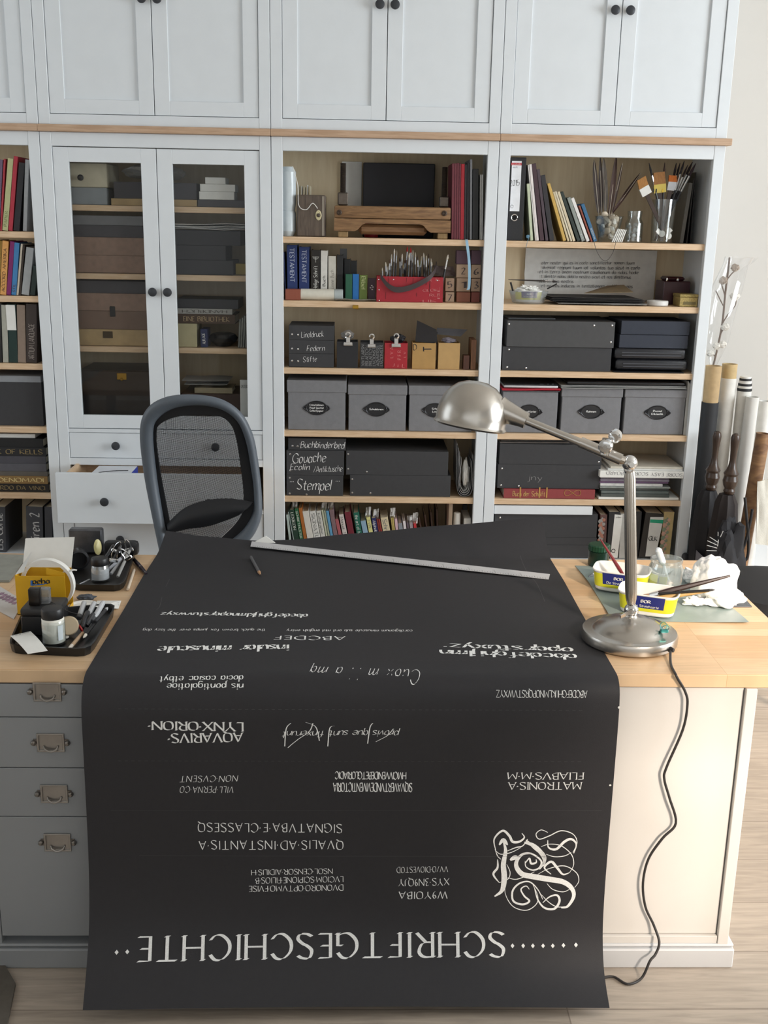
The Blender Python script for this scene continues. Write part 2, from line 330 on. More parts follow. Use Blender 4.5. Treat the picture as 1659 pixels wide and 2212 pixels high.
def glazed():
    x0, x1 = XM[1], XM[2]
    t = thing('glass_door_cabinet', 'white cabinet with two glass doors and drawers behind the office chair', 'cabinet', (-.45, .18, 0)); shell(t, x0, x1)
    for z in (1.70, 1.432, 1.136, .80):
        m = nb(); bx(m, x0+.0225, x1-.0225, .05, .351, z-.024, z-.001, .0015); obj('shelf', m, SHELF, t)
    for a, b, kx in ((x0+.0465, -.4515, -.481), (-.4485, x1-.0465, -.421)):
        d = obj('door', door_bm(a, b, .80, 1.915, .006, .026, .06, False), WHITE, t)
        m = nb(); bx(m, a+.055, b-.055, .014, .017, .855, 1.86); obj('glass_pane', m, GLASS, d); knob((kx, .006, 1.364), d)
    m = nb(); bx(m, x0+.045, x1-.045, .002, .03, .782, .797); bx(m, x0+.045, x1-.045, .002, .03, .643, .672); bx(m, x0+.045, x1-.045, .002, .03, .435, .452); obj('front_rail', m, WHITE, t)
    m = nb(); bx(m, x0+.0465, x1-.0465, .005, .025, .674, .780, .001); d = obj('drawer', m, WHITE, t)
    for x in (-.658, -.242): knob((x, .005, .729), d)
    yo = -.24
    m = nb(); bx(m, x0+.0465, x1-.0465, yo, yo+.02, .455, .662, .001); d = lab(obj('drawer', m, WHITE, t), 'drawer pulled half open')
    m = nb()
    for a in (x0+.07, x1-.082): bx(m, a, a+.012, yo+.02, .12, .47, .648)
    bx(m, x0+.07, x1-.07, yo+.02, .12, .462, .47); bx(m, x0+.082, x1-.082, .11, .12, .47, .64); obj('drawer_box', m, SHELF, d)
    for x in (-.658, -.242): knob((x, yo, .55), d)
    m = nb(); bx(m, x0+.0465, x1-.0465, .005, .025, .2, .433, .001); d = obj('drawer', m, WHITE, t)
    for x in (-.658, -.242): knob((x, .005, .32), d)
def door_bm(a, b, z0, z1, y0, y1, s, panel):
    m = nb()
    for q in ((a, a+s, z0, z1), (b-s, b, z0, z1), (a+s, b-s, z0, z0+s-.005), (a+s, b-s, z1-s+.005, z1)): bx(m, q[0], q[1], y0, y1, q[2], q[3], .001)
    if panel: bx(m, a+s-.002, b-s+.002, y0+.009, y0+.016, z0+.05, z1-.05)
    return m
glazed()
def upper(x0, label):
    x1 = x0+.9; t = thing('wall_cabinet', label, 'cabinet', (x0+.45, .18, 1.9965), 'white upper cabinets')
    m = nb()
    for a, b in ((x0+.001, x0+.045), (x1-.045, x1-.001)): bx(m, a, b, 0, .36, 1.9975, 2.95, .0015)
    bx(m, x0+.045, x1-.045, .001, .36, 1.9975, 2.036); bx(m, x0+.045, x1-.045, .001, .36, 2.91, 2.95); bx(m, x0+.045, x1-.045, .34, .36, 2.036, 2.91); obj('carcass', m, WHITE, t)
    for a, b, kx in ((x0+.0468, x0+.4485, x0+.419), (x0+.4515, x1-.0468, x0+.477)):
        d = obj('door', door_bm(a, b, 2.0385, 2.907, .005, .025, .058, True), WHITE, t); knob((kx, .005, 2.452), d)
for x, l in ((XM[0], 'white two-door wall cabinet cut off by the left edge of the photo'), (XM[1], 'white two-door wall cabinet above the glass doors'), (XM[2], 'white two-door wall cabinet above the press and black portfolio'), (XM[3], 'rightmost white two-door wall cabinet, above the brush jar')): upper(x, l)
# ================================================================ helpers for what stands on the shelves
from mathutils import noise
def clampx(a, b, Yf):
    """keeps a thing between the side panels of its own bookcase"""
    if -.02 < Yf < .36:
        for l, r in ((-1.8, -.9), (-.9, 0), (0, .9), (.9, 1.8)):
            if l < (a+b)/2 < r: a, b = max(a, l+.0465), min(b, r-.0465)
    return a, b
def bounds(x0, x1, yt, zb, Yf):
    zt = P((x0+x1)/2, yt, Yf).z; zm = (zb+zt)/2; a, b = clampx(XZ(x0, Yf, zm), XZ(x1, Yf, zm), Yf); return a, b, zt
def carton(name, label, cat, x0, x1, yt, zb, Yf, dep, mat, grp=None, bev=.0015):
    a, b, zt = bounds(x0, x1, yt, zb, Yf); m = nb(); bx(m, a, b, Yf, Yf+dep, zb, zt, bev)
    return one(name, label, cat, m, mat, grp), (a, b, zt)
ROW = {}
def book(label, b0, b1, t, yt, Z, Yf, col, dep=.16, title=None, tcol='d8d4c8', cat='book', name='book', grp=None, up=True, ts=.5, fit=.8):
    x0, x1 = clampx(XZ(b0, Yf, Z), XZ(b1, Yf, Z), Yf); pt = P(t, yt, Yf); a = math.atan2(pt.x-x0, pt.z-Z); w = (x1-x0)*math.cos(a)-.0006; h = (pt.z-Z)/math.cos(a)
    ta = math.tan(a); lo = Yf, Yf+dep     # stand clear of the neighbour on the left
    for xr, tp, zt, y0, y1 in ROW.get(round(Z, 2), ()):
        if y0 < lo[1] and lo[0] < y1 and xr-.5*(zt-Z)*abs(tp)-.03 < x0+w and xr > x0-.12:
            hz = min(zt, pt.z)-Z; s = max(xr-x0, xr+tp*hz-x0-ta*hz)+.0008
            if 0 < s < .06: x0 += s; w = max(w-s, w*.45)
    ROW.setdefault(round(Z, 2), []); ROW[round(Z, 2)] = ROW[round(Z, 2)][-3:]+[(x0+w/math.cos(a), ta, pt.z, lo[0], lo[1])]
    M = Matrix.Translation((x0, Yf, Z+max(0, w*math.sin(a)))) @ Matrix.Rotation(a, 4, 'Y'); c = min(.0025, w*.2)
    k = thing(name, label, cat, M @ V((w/2, dep/2, 0)), grp); mat = mk(col, .55, 0, .06, 60)
    m = nb(); bx(m, 0, w, 0, .003, 0, h, .0008, M); bx(m, 0, c, .003, dep, 0, h, 0, M); bx(m, w-c, w, .003, dep, 0, h, 0, M); obj('cover', m, mat, k)
    m = nb(); bx(m, c, w-c, .0031, dep-.004, .003, h-.003, 0, M); obj('pages', m, PAGES, k)
    if title:
        s = w*ts; L = min(h*fit, textw(title, 2)*s/10*1.3)
        fn = (lambda x, y: M @ V((w*(.5+ts/2)-y, -.0006, h*.06+x))) if up else (lambda x, y: M @ V((w*(.5-ts/2)+y, -.0006, h*.94-x)))
        m = nb(); ink(m, title, fn, s, fit=L, nib=1.2, thin=.5); obj('spine_title', m, mk(tcol, .6), k, smooth=0)
    return k
def flatbook(label, x0, x1, yt, zb, Yf, col, dep=.2, title=None, tcol='d8d4c8', cat='book', name='book', grp=None, flip=False, edge='d9d0bb', frac=.8):
    """a book lying flat, its spine to the front"""
    a, b, zt = bounds(x0, x1, yt, zb, Yf); k = thing(name, label, cat, ((a+b)/2, Yf+dep/2, zb), grp); c = min(.003, (zt-zb)*.2)
    m = nb(); bx(m, a, b, Yf, Yf+.003, zb, zt, .0008); bx(m, a, b, Yf+.003, Yf+dep, zb, zb+c); bx(m, a, b, Yf+.003, Yf+dep, zt-c, zt); obj('cover', m, mk(col, .55, 0, .06, 60), k)
    m = nb(); bx(m, a+.003, b-.003, Yf+.0031, Yf+dep-.003, zb+c, zt-c); obj('pages', m, mk(edge, .85), k)
    if title:
        s = (zt-zb)*.5; L = (b-a)*frac; m = nb()
        fn = (lambda x, y: V((b-.1*(b-a)-x, Yf-.0006, zt-s*.5-y))) if flip else (lambda x, y: V((a+.1*(b-a)+x, Yf-.0006, zb+s*.5+y)))
        ink(m, title, fn, s, fit=L, nib=1.2, thin=.5); obj('spine_title', m, mk(tcol, .6), k, smooth=0)
    return zt
def crumple(m, c, r, seed=0, jag=.35, sub=3, fr=2.2):
    g = bmesh.ops.create_icosphere(m, subdivisions=sub, radius=1); c = V(c)
    for v in g['verts']:
        d = v.co.normalized(); k = 1+jag*(noise.noise(d*fr+V((seed, seed*2.3, 1)))+.5*noise.noise(d*fr*2.7+V((seed*3, 1, seed))))
        v.co = c+V((d.x*r[0], d.y*r[1], d.z*r[2]))*k
    return m
def sheetbm(m, o, a, b, amp=.004, seed=0, n=10, th=.0008, curl=0.):
    o, a, b = V(o), V(a), V(b); nn = a.cross(b).normalized()
    return grid(m, lambda u, v: o+a*u+b*v+nn*(amp*(noise.noise(V((u*2.5+seed, v*2.5, seed*1.7)))+.4*noise.noise(V((u*7, v*7+seed, seed))))+curl*(u-.5)**2+(th if nn.z > 0 else 0)), n, n, th)
def brush(label, p, q, hc='2a1a18', r=.0035, grp=None, bc='3a2a20', flat=0., fl=.14, bl=.11, cat='brush', name='paint_brush', fm=None):
    """p: end of the handle, q: tip of the hair"""
    p, q = V(p), V(q); d = q-p; L = d.length; u = d/L; k = thing(name, label, cat, p, grp); h = L*(1-fl-bl)
    m = nb(); lathe(m, p, [(r*.45, 0), (r*.7, h*.2), (r*1.25, h*.8), (r, h)], u, 8); obj('handle', m, mk(hc, .35, 0, .05), k)
    a, b = frame(u)
    m = nb(); lathe(m, p, [(r, h), (r*1.02, L*(1-bl))], u, 8); obj('ferrule', m, fm or CHROME, k)
    m = nb(); lathe(m, p, [(r*.95, L*(1-bl)), (r*1.15, L*(1-bl*.55)), (r*.3, L)], u, 8); obj('bristles', m, mk(bc, .8, 0, .2, 200), k)
    return k
def rivet(p, parent, r=.004): m = nb(); lathe(m, p, [(r, 0), (r, .001), (r*.5, .002)], (0, -1, 0), 10); return obj('rivet', m, CHROME, parent)
def cardbox(label, x0, x1, yt, zb, Yf, dep, rv=(), text=(), grp=None, mat=None, cat='box', name='storage_box', tilt=0.):
    mat = mat or BLACKBOX; a, b, zt = bounds(x0, x1, yt, zb, Yf); k = thing(name, label, cat, ((a+b)/2, Yf+dep/2, zb), grp)
    m = nb(); bx(m, a, b, Yf, Yf+dep, zb, zt, .001); obj('body', m, mat, k)
    for px, py in rv: rivet(P(px, py, Yf), k)
    for s, p0, p1, h, kw in text: write('lettering', s, CHALK2 if s == 'jny' else CHALK, k, p0, p1, h, Yf, **kw)
    return a, b, zt
# ================================================================ left bookcase, cut by the frame
def left_case():
    Y = .03; g = 'books on the left shelves'
    Z = SZ[0]
    for l, b0, b1, t, yt, c, ti in (('mauve spine with a white label at the left edge, top left shelf', -16, -1, -9, 345, '6b5a72', None), ('red spine left of the cream one, top left shelf', 0, 4, 8, 343, 'a8303c', None),
      ('cream and green leaning spine on the top left shelf', 5, 17, 17, 343, 'b9b98a', 'PAPIER'), ('red spine right of the cream one, top left shelf', 18, 27, 30, 338, 'b02f40', None),
      ('black leaning book beside the red spines, top left shelf', 29, 42, 41, 352, '232228', None), ('white and grey patterned book against the side, top left shelf', 45, 58, 50, 345, 'a7a9ac', None)):
        book(l, b0, b1, t, yt, Z, Y, c, .17, ti, '6f7f4a', grp=g)
    Z = SZ[1]
    for l, b0, b1, t, yt, c, ti in (('ochre spine at the left edge, second left shelf', -16, -1, -10, 520, '8a6a22', None), ('orange and pink spine on the second left shelf', 0, 13.5, 5, 521, 'dba05a', 'ACCORD AMERIKA'),
      ('magenta spine beside the orange one, second left shelf', 14, 23.5, 22, 522, '7d1f62', None), ('bright blue spine on the second left shelf', 24, 35, 31, 525, '3f7fb5', 'STIL'),
      ('thin cream spine right of the blue one, second left shelf', 35.5, 40, 45, 527, 'c9bfae', None), ('thin dark brown spine on the second left shelf', 41, 45, 50, 530, '3b3029', None),
      ('pale grey leaning book on the second left shelf', 46.5, 63, 57, 536, 'a9acae', None), ('dark green spine in the corner of the second left shelf', 65, 76, 72, 575, '20302c', None)):
        book(l, b0, b1, t, yt, Z, Y, c, .17, ti, '5a3a2a', grp=g)
    Z = SZ[2]
    for l, b0, b1, t, yt, c, ti in (('black spine at the left edge, third left shelf', -12, 4, -14, 655, '1e1c1c', None), ('narrow off-white spine on the third left shelf', 6, 18.5, 2, 659, 'a9a89c', None),
      ('dark green spine with a white upper half, third left shelf', 20, 38.5, 15, 657, '14302c', None), ('tan clothbound spine on the third left shelf', 39, 56.5, 36, 659, '8d7b6d', None), ('dark brown spine with pale lettering, third left shelf', 57, 80, 56, 657, '3d332f', 'ARTIUM LANGUAGE')):
        k = book(l, b0, b1, t, yt, Z, Y, c, .17, ti, 'a39a92', grp=g, fit=.6)
        if 'upper half' in l: m = nb(); a = P(16, 713, Y); b = P(34, 659, Y); bx(m, a.x, b.x-.004, Y-.0015, Y-.0003, a.z, b.z); obj('spine_label', m, PAPERW, k)
    Z = SZ[3]
    z = cardbox('big black box under the grey slab, fourth left shelf', -40, 92, 826, Z, .04, .28, grp='black card boxes on the left shelves')[2]
    carton('paper_pack', 'grey paper pack lying on the black box, fourth left shelf', 'paper', -40, 88, 812, z+.0005, .04, .24, mk('8f9296', .8))
    Z = SZ[4]; z = Z; g = 'books lying on the fifth left shelf'
    for l, x1, yt, c, ti in (('thin tan book at the bottom of the flat stack, left bookcase', 107, 1062, '6b5c4e', None), ('black flat book second from the bottom, left bookcase', 106, 1045, '1c1918', 'LEONARDO DA VINCI'), ('golden brown flat book in the stack, left bookcase', 103, 1028, '8a6c40', 'LES DENOMADI'),
      ('thin grey flat book above the golden brown one', 103, 1018, '5b5650', None), ('patterned grey flat book in the stack, left bookcase', 100, 1001, '55545a', None), ('darker patterned flat book in the stack, left bookcase', 99, 985, '45444b', None), ('black flat book with dim lettering, left stack', 99, 966, '1b1b1e', 'BOOK OF KELLS'), ('plain black flat book under the white box, left stack', 93, 947, '141416', None)):
        z = flatbook(l, -60, x1, yt, z+.0004, .03, c, .22, ti, '8d7a52' if 'golden' not in l else 'd9c58a', grp=g, frac=.85)
    carton('white_box', 'flat white box on top of the book stack at the left edge', 'box', -60, 76, 937, z+.0005, .04, .2, PAPERW)
    for l, b0, b1, ti in (('dark archive binder at the left edge, bottom shelf', -14, 13, 'LIS Gorde'), ('dark archive binder with chalk lettering, bottom left shelf', 58, 94, 'Infiren 2'), ('dark narrow binder in the corner of the bottom left shelf', 98, 114, None)):
        book(l, b0, b1, b0-2, 1095, BASE, .03, '3c3d42', .24, ti, 'b8b8b8', cat='binder', name='archive_binder', up=True, ts=.55)
left_case()
# ================================================================ behind the glass doors
def behind_glass():
    Y = .075; BR = mk('93796a', .8, 0, .12, 40); TAN = mk('b59a70', .7, 0, .12, 30); DK = mk('4a484d', .75); g = 'boxes behind the glass doors'
    # left door, from the top shelf down
    Z = 1.70
    k = thing('cream_chest', 'cream chest with a dark knob behind the left glass door', 'box', (-.77, .2, Z)); a, b, zt = bounds(143, 233, 405, Z, Y)
    m = nb(); bx(m, a, b-.004, Y, .3, Z, zt, .002); obj('lower_drawer', m, mk('8f9498', .7), k)
    m = nb(); bx(m, a, b, Y-.004, .3, zt+.001, 1.86, .003); obj('body', m, mk('c9c0a8', .7), k)
    m = nb(); lathe(m, P(176, 384, Y-.004), [(.006, 0), (.006, .01), (.012, .014), (.012, .02), (.005, .024)], (0, -1, 0), 16); obj('knob', m, DARK, k)
    _, (a, b, z) = carton('flat_box', 'flat tan box under the dark boxes, left glass door', 'box', 240, 425, 430, Z, Y+.004, .22, TAN, g)
    _, (a, b, z) = carton('flat_box', 'wide dark box on the tan box behind both glass doors', 'box', 246, 425, 394, z+.0005, Y+.012, .2, DK, g)
    m = nb(); crumple(m, (-.52, .2, z+.045), (.1, .05, .03), 3, .3); crumple(m, (-.44, .21, z+.04), (.07, .04, .028), 8, .3); one('plastic_bundle', 'crumpled plastic wrap on the dark box behind the glass doors', 'wrap', m, WRAP)
    Z = 1.432; z = Z
    for l, yt, mat, c in (('brown box with a pale lettered edge, lowest of its glass cabinet stack', 552, BR, 0), ('plain brown box, second from the bottom behind the left glass door', 513, BR, 0), ('dark grey box under the grey folder, left glass door', 487, DK, 0), ('thin dark folder with a pale band, top of the left glass stack', 466, mk('77777a', .7), 1)):
        _, (a, b, z) = carton('flat_box' if not c else 'folder', l, 'box', 150, 334, yt, z+.0005, Y, .24, mat, g)
    for i in range(2):
        pass
    Z = 1.136; z = Z
    for l, yt, mat in (('tan box with a dark metal emblem, lowest behind the left glass door', 712, TAN), ('brown leathery box above the tan emblem box', 672, mk('7a6254', .6)), ('brown wooden box with a dark latch behind the left glass door', 634, BR), ('dark folder stack above the wooden latch box', 607, DK)):
        k, (a, b, z) = carton('flat_box', l, 'box', 160, 340, yt, z+.0005, Y, .24, mat, g)
        if 'emblem,' in l: m = nb(); c = P(233, 723, Y-.001); bx(m, c.x-.02, c.x+.02, Y-.003, Y-.0002, c.z-.014, c.z+.014, .002); obj('emblem', m, mk('4a3d2a', .4, .6), k)
        if 'latch box' not in l and 'latch' in l: m = nb(); c = P(243, 668, Y-.001); bx(m, c.x-.011, c.x+.011, Y-.004, Y-.0002, c.z-.03, c.z+.012, .003); obj('latch', m, DARK, k)
    k, (a, b, z) = carton('dark_chest', 'dark chest with a brass clasp behind the left glass door', 'chest', 172, 345, 800, .80, Y, .26, mk('221d1d', .4, 0, .2), None, .006)
    m = nb(); c = P(263, 813, Y); bx(m, c.x-.02, c.x+.02, Y-.004, Y-.0003, c.z-.014, c.z+.014, .002); lathe(m, (c.x, Y-.004, c.z-.012), [(.007, 0), (.004, .003)], (0, -1, 0), 10); obj('clasp', m, BRASS, k)
    # right door
    Z = 1.70
    _, (a, b, z) = carton('flat_box', 'dark box under the white cartons, right glass door', 'box', 427, 532, 432, Z, Y+.004, .2, DK, g)
    for l, x0, x1, yt in (('lowest of three white cartons behind the right glass door', 430, 506, 414), ('middle white carton behind the right glass door', 432, 508, 398), ('topmost small white carton behind the right glass door', 443, 487, 383)):
        _, (a, b, z) = carton('white_carton', l, 'box', x0, x1, yt, z+.0005, Y, .12, PAPERW, 'white cartons')
    Z = 1.432; z = Z
    for l, x0, x1, yt in (('dark box, lowest of the stack behind the right glass door', 380, 504, 562), ('dark box, second of the stack behind the right glass door', 380, 488, 530), ('black folder stack behind the right glass door', 378, 520, 498)):
        _, (a, b, z) = carton('flat_box', l, 'box', x0, x1, yt, z+.0005, Y, .22, mk('2c2b2f', .7), g)
    m = nb()
    for i in range(4): sheetbm(m, (-.42+.004*i, Y-.01, z+.004+.006*i), (.355, 0, .004), (0, .2, .004), .006, i, 8, .0012)
    one('paper_stack', 'loose white paper sheets on black folders behind the right glass door', 'paper', m, PAPERW)
    k, _ = carton('striped_notebook', 'notebook with yellow page edges behind the right glass door', 'book', 508, 532, 528, 1.51, Y+.05, .1, mk('b9a24e', .6))
    k.location.z = 1.4325; 
    Z = 1.136
    _, (a, b, z0) = carton('cream_box', 'cream topped box behind the right glass door', 'box', 382, 425, 699, Z, Y, .15, mk('bdb38e', .7))
    _, (a, b, z1) = carton('battery_pack', 'small dark blue printed pack behind the right glass door', 'pack', 433, 448, 711, Z, Y-.003, .1, mk('1d2a55', .5))
    write('lettering', 'AUFLAGE', CHALK, bpy.data.objects['battery_pack'], (444, 743), (442, 720), 6, Y-.0035, nib=1.4, thin=.6)
    m = nb(); c = P(482, 732, Y+.06); lathe(m, (c.x, Y+.07, Z), [(.03, 0), (.055, .02), (.062, .035), (.05, .05), (.03, .056)], n=28); one('black_bowl', 'round black pot behind the right glass door', 'pot', m, mk('1a1a1c', .25))
    z = max(z0, z1, Z+.058)
    z = flatbook('brown book with a pale border lying behind the right glass door', 384, 508, 679, z+.0006, Y, '4a3628', .18, 'EINE BIBLIOTHEK', 'b09a78')
    z = flatbook('white flat book above the brown one, right glass door', 382, 502, 667, z+.0005, Y, 'a8a6a2', .16, 'HANDBUCH', '55504c', flip=True)
    carton('document_case', 'dark document case above the white book, right glass door', 'case', 380, 515, 646, z+.0005, Y, .2, mk('34363c', .5))
    for i in range(4): book(ORD[i]+' from the left of four grey upright magazines behind the right glass door', 514+5*i, 518+5*i, 517+5*i, 690-4*i, Z, Y, '8d8d88', .14, grp='magazines behind the glass')
    k, (a, b, z) = carton('wooden_chest', 'dark wooden chest with small fittings, low behind the right glass door', 'chest', 392, 535, 850, .80, Y, .24, mk('40302a', .5, 0, .15, 25), None, .004)
    flatbook('cream book on the low wooden chest, right glass door', 420, 502, 838, z+.0005, Y, '8c8168', .13)
    m = nb(); sheetbm(m, (XZ(392, Y, .96), Y+.01, z+.05), (.2, 0, 0), (0, .14, .004), .003, 4); sheetbm(m, (XZ(398, Y, .95), Y, z+.036), (.18, 0, 0), (0, .14, .004), .003, 9); bx(m, -.33, -.31, Y+.145, Y+.17, z+.0005, z+.05); one('paper_tray', 'two pale sheets above the cream book, right glass door', 'paper', m, mk('a5a5a2', .7))
    k, _ = carton('leaflet', 'white printed leaflet leaning in the corner of the right glass door', 'leaflet', 519, 540, 821, .81, Y-.01, .01, PAPERW); write('lettering', 'OSTERN', INK, k, (521, 838), (538, 838), 6, Y-.0105, nib=1.5)
behind_glass()
# ================================================================ middle bookcase
def fabric_box(label, x0, x1, yt, yl, zb, Yf, text, lab_c, grp='grey fabric boxes with lids', dep=.29, lid=True, mat=None):
    mat = mat or GREY; a, b, zt = bounds(x0, x1, yt, zb, Yf); zl = P((x0+x1)/2, yl, Yf).z; k = thing('lidded_box', label, 'box', ((a+b)/2, Yf+dep/2, zb), grp)
    m = nb(); bx(m, a+.004, b-.004, Yf+.004, Yf+dep-.004, zb, zt-.004, .002); obj('body', m, mat, k)
    m = nb(); bx(m, a, b, Yf, Yf+dep, zl, zt, .002); obj('lid', m, mat, k)
    c = P(*lab_c, Yf+.004); y = Yf+.004; m = nb()
    def oval(w, h, n=28): return [c+V((w*math.cos(t), 0, h*math.sin(t))) for t in [2*math.pi*i/n for i in range(n)]]
    poly(m, [p+V((0, -.0003, 0)) for p in oval(.041, .027)], (0, -.001, 0)); f = obj('label_holder', m, mk('202023', .5), k)
    m = nb(); tube(m, [p+V((0, -.0022, 0)) for p in oval(.043, .0285)], .0022, 6, 2, True)
    for s in (-1, 1): tube(m, [c+V((s*.04, -.002, .012)), c+V((s*.055, -.002, 0)), c+V((s*.04, -.002, -.013))], .003, 6, 4); lathe(m, c+V((s*.05, -.001, 0)), [(.004, 0), (.003, .003)], (0, -1, 0), 8)
    obj('rim', m, mk('29292c', .3, .4), f)
    m = nb(); n = len(text)
    for i, s in enumerate(text):
        w = min(.058, textw(s, 2)*.0009); z = c.z+(n-1)*.0062-i*.0124-.0035
        ink(m, s, lambda x, y, w=w, z=z: V((c.x-w/2+x, y_ - .0016, z+y)) if False else V((c.x-w/2+x, Yf+.0024, z+y)), .0075, fit=w, nib=1.5, thin=.6)
    obj('lettering', m, CHALK, f, smooth=0); return a, b, zt
def bulldog(x, Yf, z, w, k):
    """a bulldog clip gripping the front wall of box k, top edge at z"""
    m = nb(); bx(m, x-w/2, x+w/2, Yf-.007, Yf-.0005, z-.009, z+.002, .002); tube(m, [(x-w/2, Yf-.004, z-.010), (x+w/2, Yf-.004, z-.010)], .0035, 8, 0)
    for s in (-1, 1): bx(m, x-.008, x+.008, Yf-.004+s*.004, Yf-.002+s*.004, z, z+.028, .001)
    lathe(m, (x, Yf-.012, z+.034), [(.012, 0), (.0125, .014), (.007, .016), (.007, -.002), (.012, 0)], (0, 1, 0), 16, (False, False)); return obj('bulldog_clip', m, CHROME, k)
def openbox(name, label, x0, x1, yt, zb, Yf, dep, mat, grp=None, cat='box', th=.0025):
    a, b, zt = bounds(x0, x1, yt, zb, Yf); k = thing(name, label, cat, ((a+b)/2, Yf+dep/2, zb), grp); m = nb()
    bx(m, a, b, Yf, Yf+dep, zb, zb+th); bx(m, a, b, Yf, Yf+th, zb+th, zt, .0005); bx(m, a, b, Yf+dep-th, Yf+dep, zb+th, zt, .0005); bx(m, a, a+th, Yf+th, Yf+dep-th, zb+th, zt); bx(m, b-th, b, Yf+th, Yf+dep-th, zb+th, zt)
    obj('body', m, mat, k); return k, a, b, zt
def mid_top():
    Z = SZ[0]; Y = .03
    # clear plastic spool and cable at the far left
    k = thing('plastic_holder', 'white plastic holder with a thin cable, far left of the press shelf', 'holder', (XZ(621, Y, 1.7), .09, Z)); x = XZ(621, Y, 1.75)
    m = nb(); lathe(m, (x, .085, Z), [(.02, 0), (.03, .02), (.03, .09), (.026, .1), (.031, .13), (.031, .25), (.02, .27)], n=20); obj('body', m, mk('cfd8dc', .25, 0, .05), k)
    m = nb(); tube(m, [(x+.02, .042, Z+.27), (x+.04, .04, Z+.2), (x+.045, .04, Z+.12), (x+.075, .042, Z+.105), (x+.1, .04, Z+.13), (x+.12, .042, Z+.11)], .0016, 6); obj('cable', m, PAPERW, k)
    # old wooden box with medallion
    a, b, zt = bounds(641, 703, 421, Z, .05); k = thing('wooden_case', 'small worn wooden case with an oval medallion, left of the press', 'box', ((a+b)/2, .1, Z))
    m = nb(); bx(m, a, b, .05, .16, Z, zt, .004); obj('body', m, wood('4a4038', '6a5c50', (14, 14, 1.5), .6), k)
    m = nb(); bx(m, b-.014, b-.006, .0485, .05, Z+.004, zt-.004); obj('edge_strip', m, mk('8d8478', .5), k)
    c = P(688, 465, .05); m = nb(); lathe(m, c, [(.0165, 0), (.0165, .002), (.013, .004), (.0125, .002), (.004, .0025)], (0, -1, 0), 20); bmesh.ops.scale(m, vec=(.75, 1, 1.2), space=Matrix.Translation(-c), verts=m.verts[:]); md = obj('medallion', m, mk('d9cfa8', .5), k)
    m = nb(); lathe(m, c-V((0, .003, 0)), [(.008, 0), (.006, .004), (.002, .006)], (0, -1, 0), 14); obj('cameo', m, mk('4a4038', .4), md)
    for i in range(5):
        m = nb(); xx = XZ(646+6*i, .2, zt+.03); bx(m, xx, xx+.002, .17, .26, Z, zt+.042-.004*(i % 3)); one('card_strip', ORD[i]+' from the left of the pale cards upright behind the medallion case', 'card', m, PAPERW if i % 2 else CREAM, 'cards behind the medallion case')
    # wooden book press
    k = thing('book_press', 'old wooden screw press with two spindles on the top middle shelf', 'press', (.35, .15, Z)); PW = wood('6d4f33', '98744e', (1.5, 12, 12), .6, 10, .3); IR = mk('6b625a', .45, .8, .15, 60, .2)
    def pz(y): return P(850, y, .04).z
    xl, xr = XZ(722, .04, 1.68), XZ(974, .04, 1.68); z0, z1, z2, z3 = Z+.018, pz(501), pz(474), pz(446)
    m = nb(); bx(m, xl, xr, .04, .17, z2+.0015, z3, .006, None, 2); obj('upper_beam', m, PW, k)
    xa, xb = XZ(772, .04, 1.65), XZ(926, .04, 1.65); pts = [(xl, z1), (xa-.01, z1), (xa+.004, z1+.008), (xa+.02, z1+.026), (xa+.034, z1+.031)]; pts += [(xb-.034, z1+.031), (xb-.02, z1+.026), (xb-.004, z1+.008), (xb+.01, z1), (xr, z1), (xr, z2), (xl, z2)]
    m = nb(); poly(m, [(x, .035, z) for x, z in pts], (0, .14, 0)); obj('lower_beam', m, PW, k)
    m = nb(); bx(m, xa+.005, xb-.005, .06, .17, z1-.012, z1+.029, .012); obj('pressing_board', m, wood('6a4a30', '8a6542', (1.5, 12, 12), .6), k)
    for x in (XZ(741, .04, 1.62), XZ(957, .04, 1.62)):
        m = nb(); bx(m, x-.02, x+.02, .05, .16, Z, z1-.001, .002); obj('foot', m, wood('8a6f48', 'a88a60', (10, 10, 2)), k)
    for px, pt, pn, w in ((741, 352, 418, .021), (960, 360, 427, .019)):
        x = XZ(px, .1, 1.78); zt = P(px, pt, .1).z; zn = P(px, pn, .1).z; m = nb(); prof = [(.0095, z3-.02-zt)]; zz = z3; N = int((zt-z3)/.0035)
        m = nb(); prof = []
        for i in range(N+1): prof += [(.0125, i*.0035), (.0098, i*.0035+.00175)]
        lathe(m, (x, .105, z3-.001), prof, n=16); s = obj('spindle', m, IR, k)
        m = nb(); bx(m, x-w, x+w, .08, .13, z3+.0015, zn+.004, .004); obj('nut', m, IR, s)
    for px, py in ((733, 459), (960, 461)):
        m = nb(); lathe(m, P(px, py, .04), [(.011, 0), (.011, .003), (.006, .005), (.004, .003)], (0, -1, 0), 14); obj('bolt', m, mk('4a3d33', .5, .5), k)
    # behind and beside the press
    a, b = XZ(784, .28, 1.75), XZ(938, .28, 1.75); m = nb(); bx(m, a, b, .28, .33, Z, 1.895, .003); one('portfolio', 'large black portfolio standing behind the press', 'portfolio', m, mk('222228', .6))
    a, b = XZ(738, .33, 1.75), XZ(781, .33, 1.75); m = nb(); bx(m, a, b, .335, .345, Z+.1, 1.9, .001); bx(m, a, a+.01, .335, .345, Z, Z+.1); one('white_board', 'plain white board upright behind the left spindle', 'board', m, PAPERW)
    m = nb(); lathe(m, (XZ(802, .22, 1.65), .22, Z), [(.028, 0), (.03, .01), (.03, .09), (.026, .105), (.012, .112)], n=20); one('red_tin', 'red round tin half hidden behind the press', 'tin', m, mk('b3202a', .4))
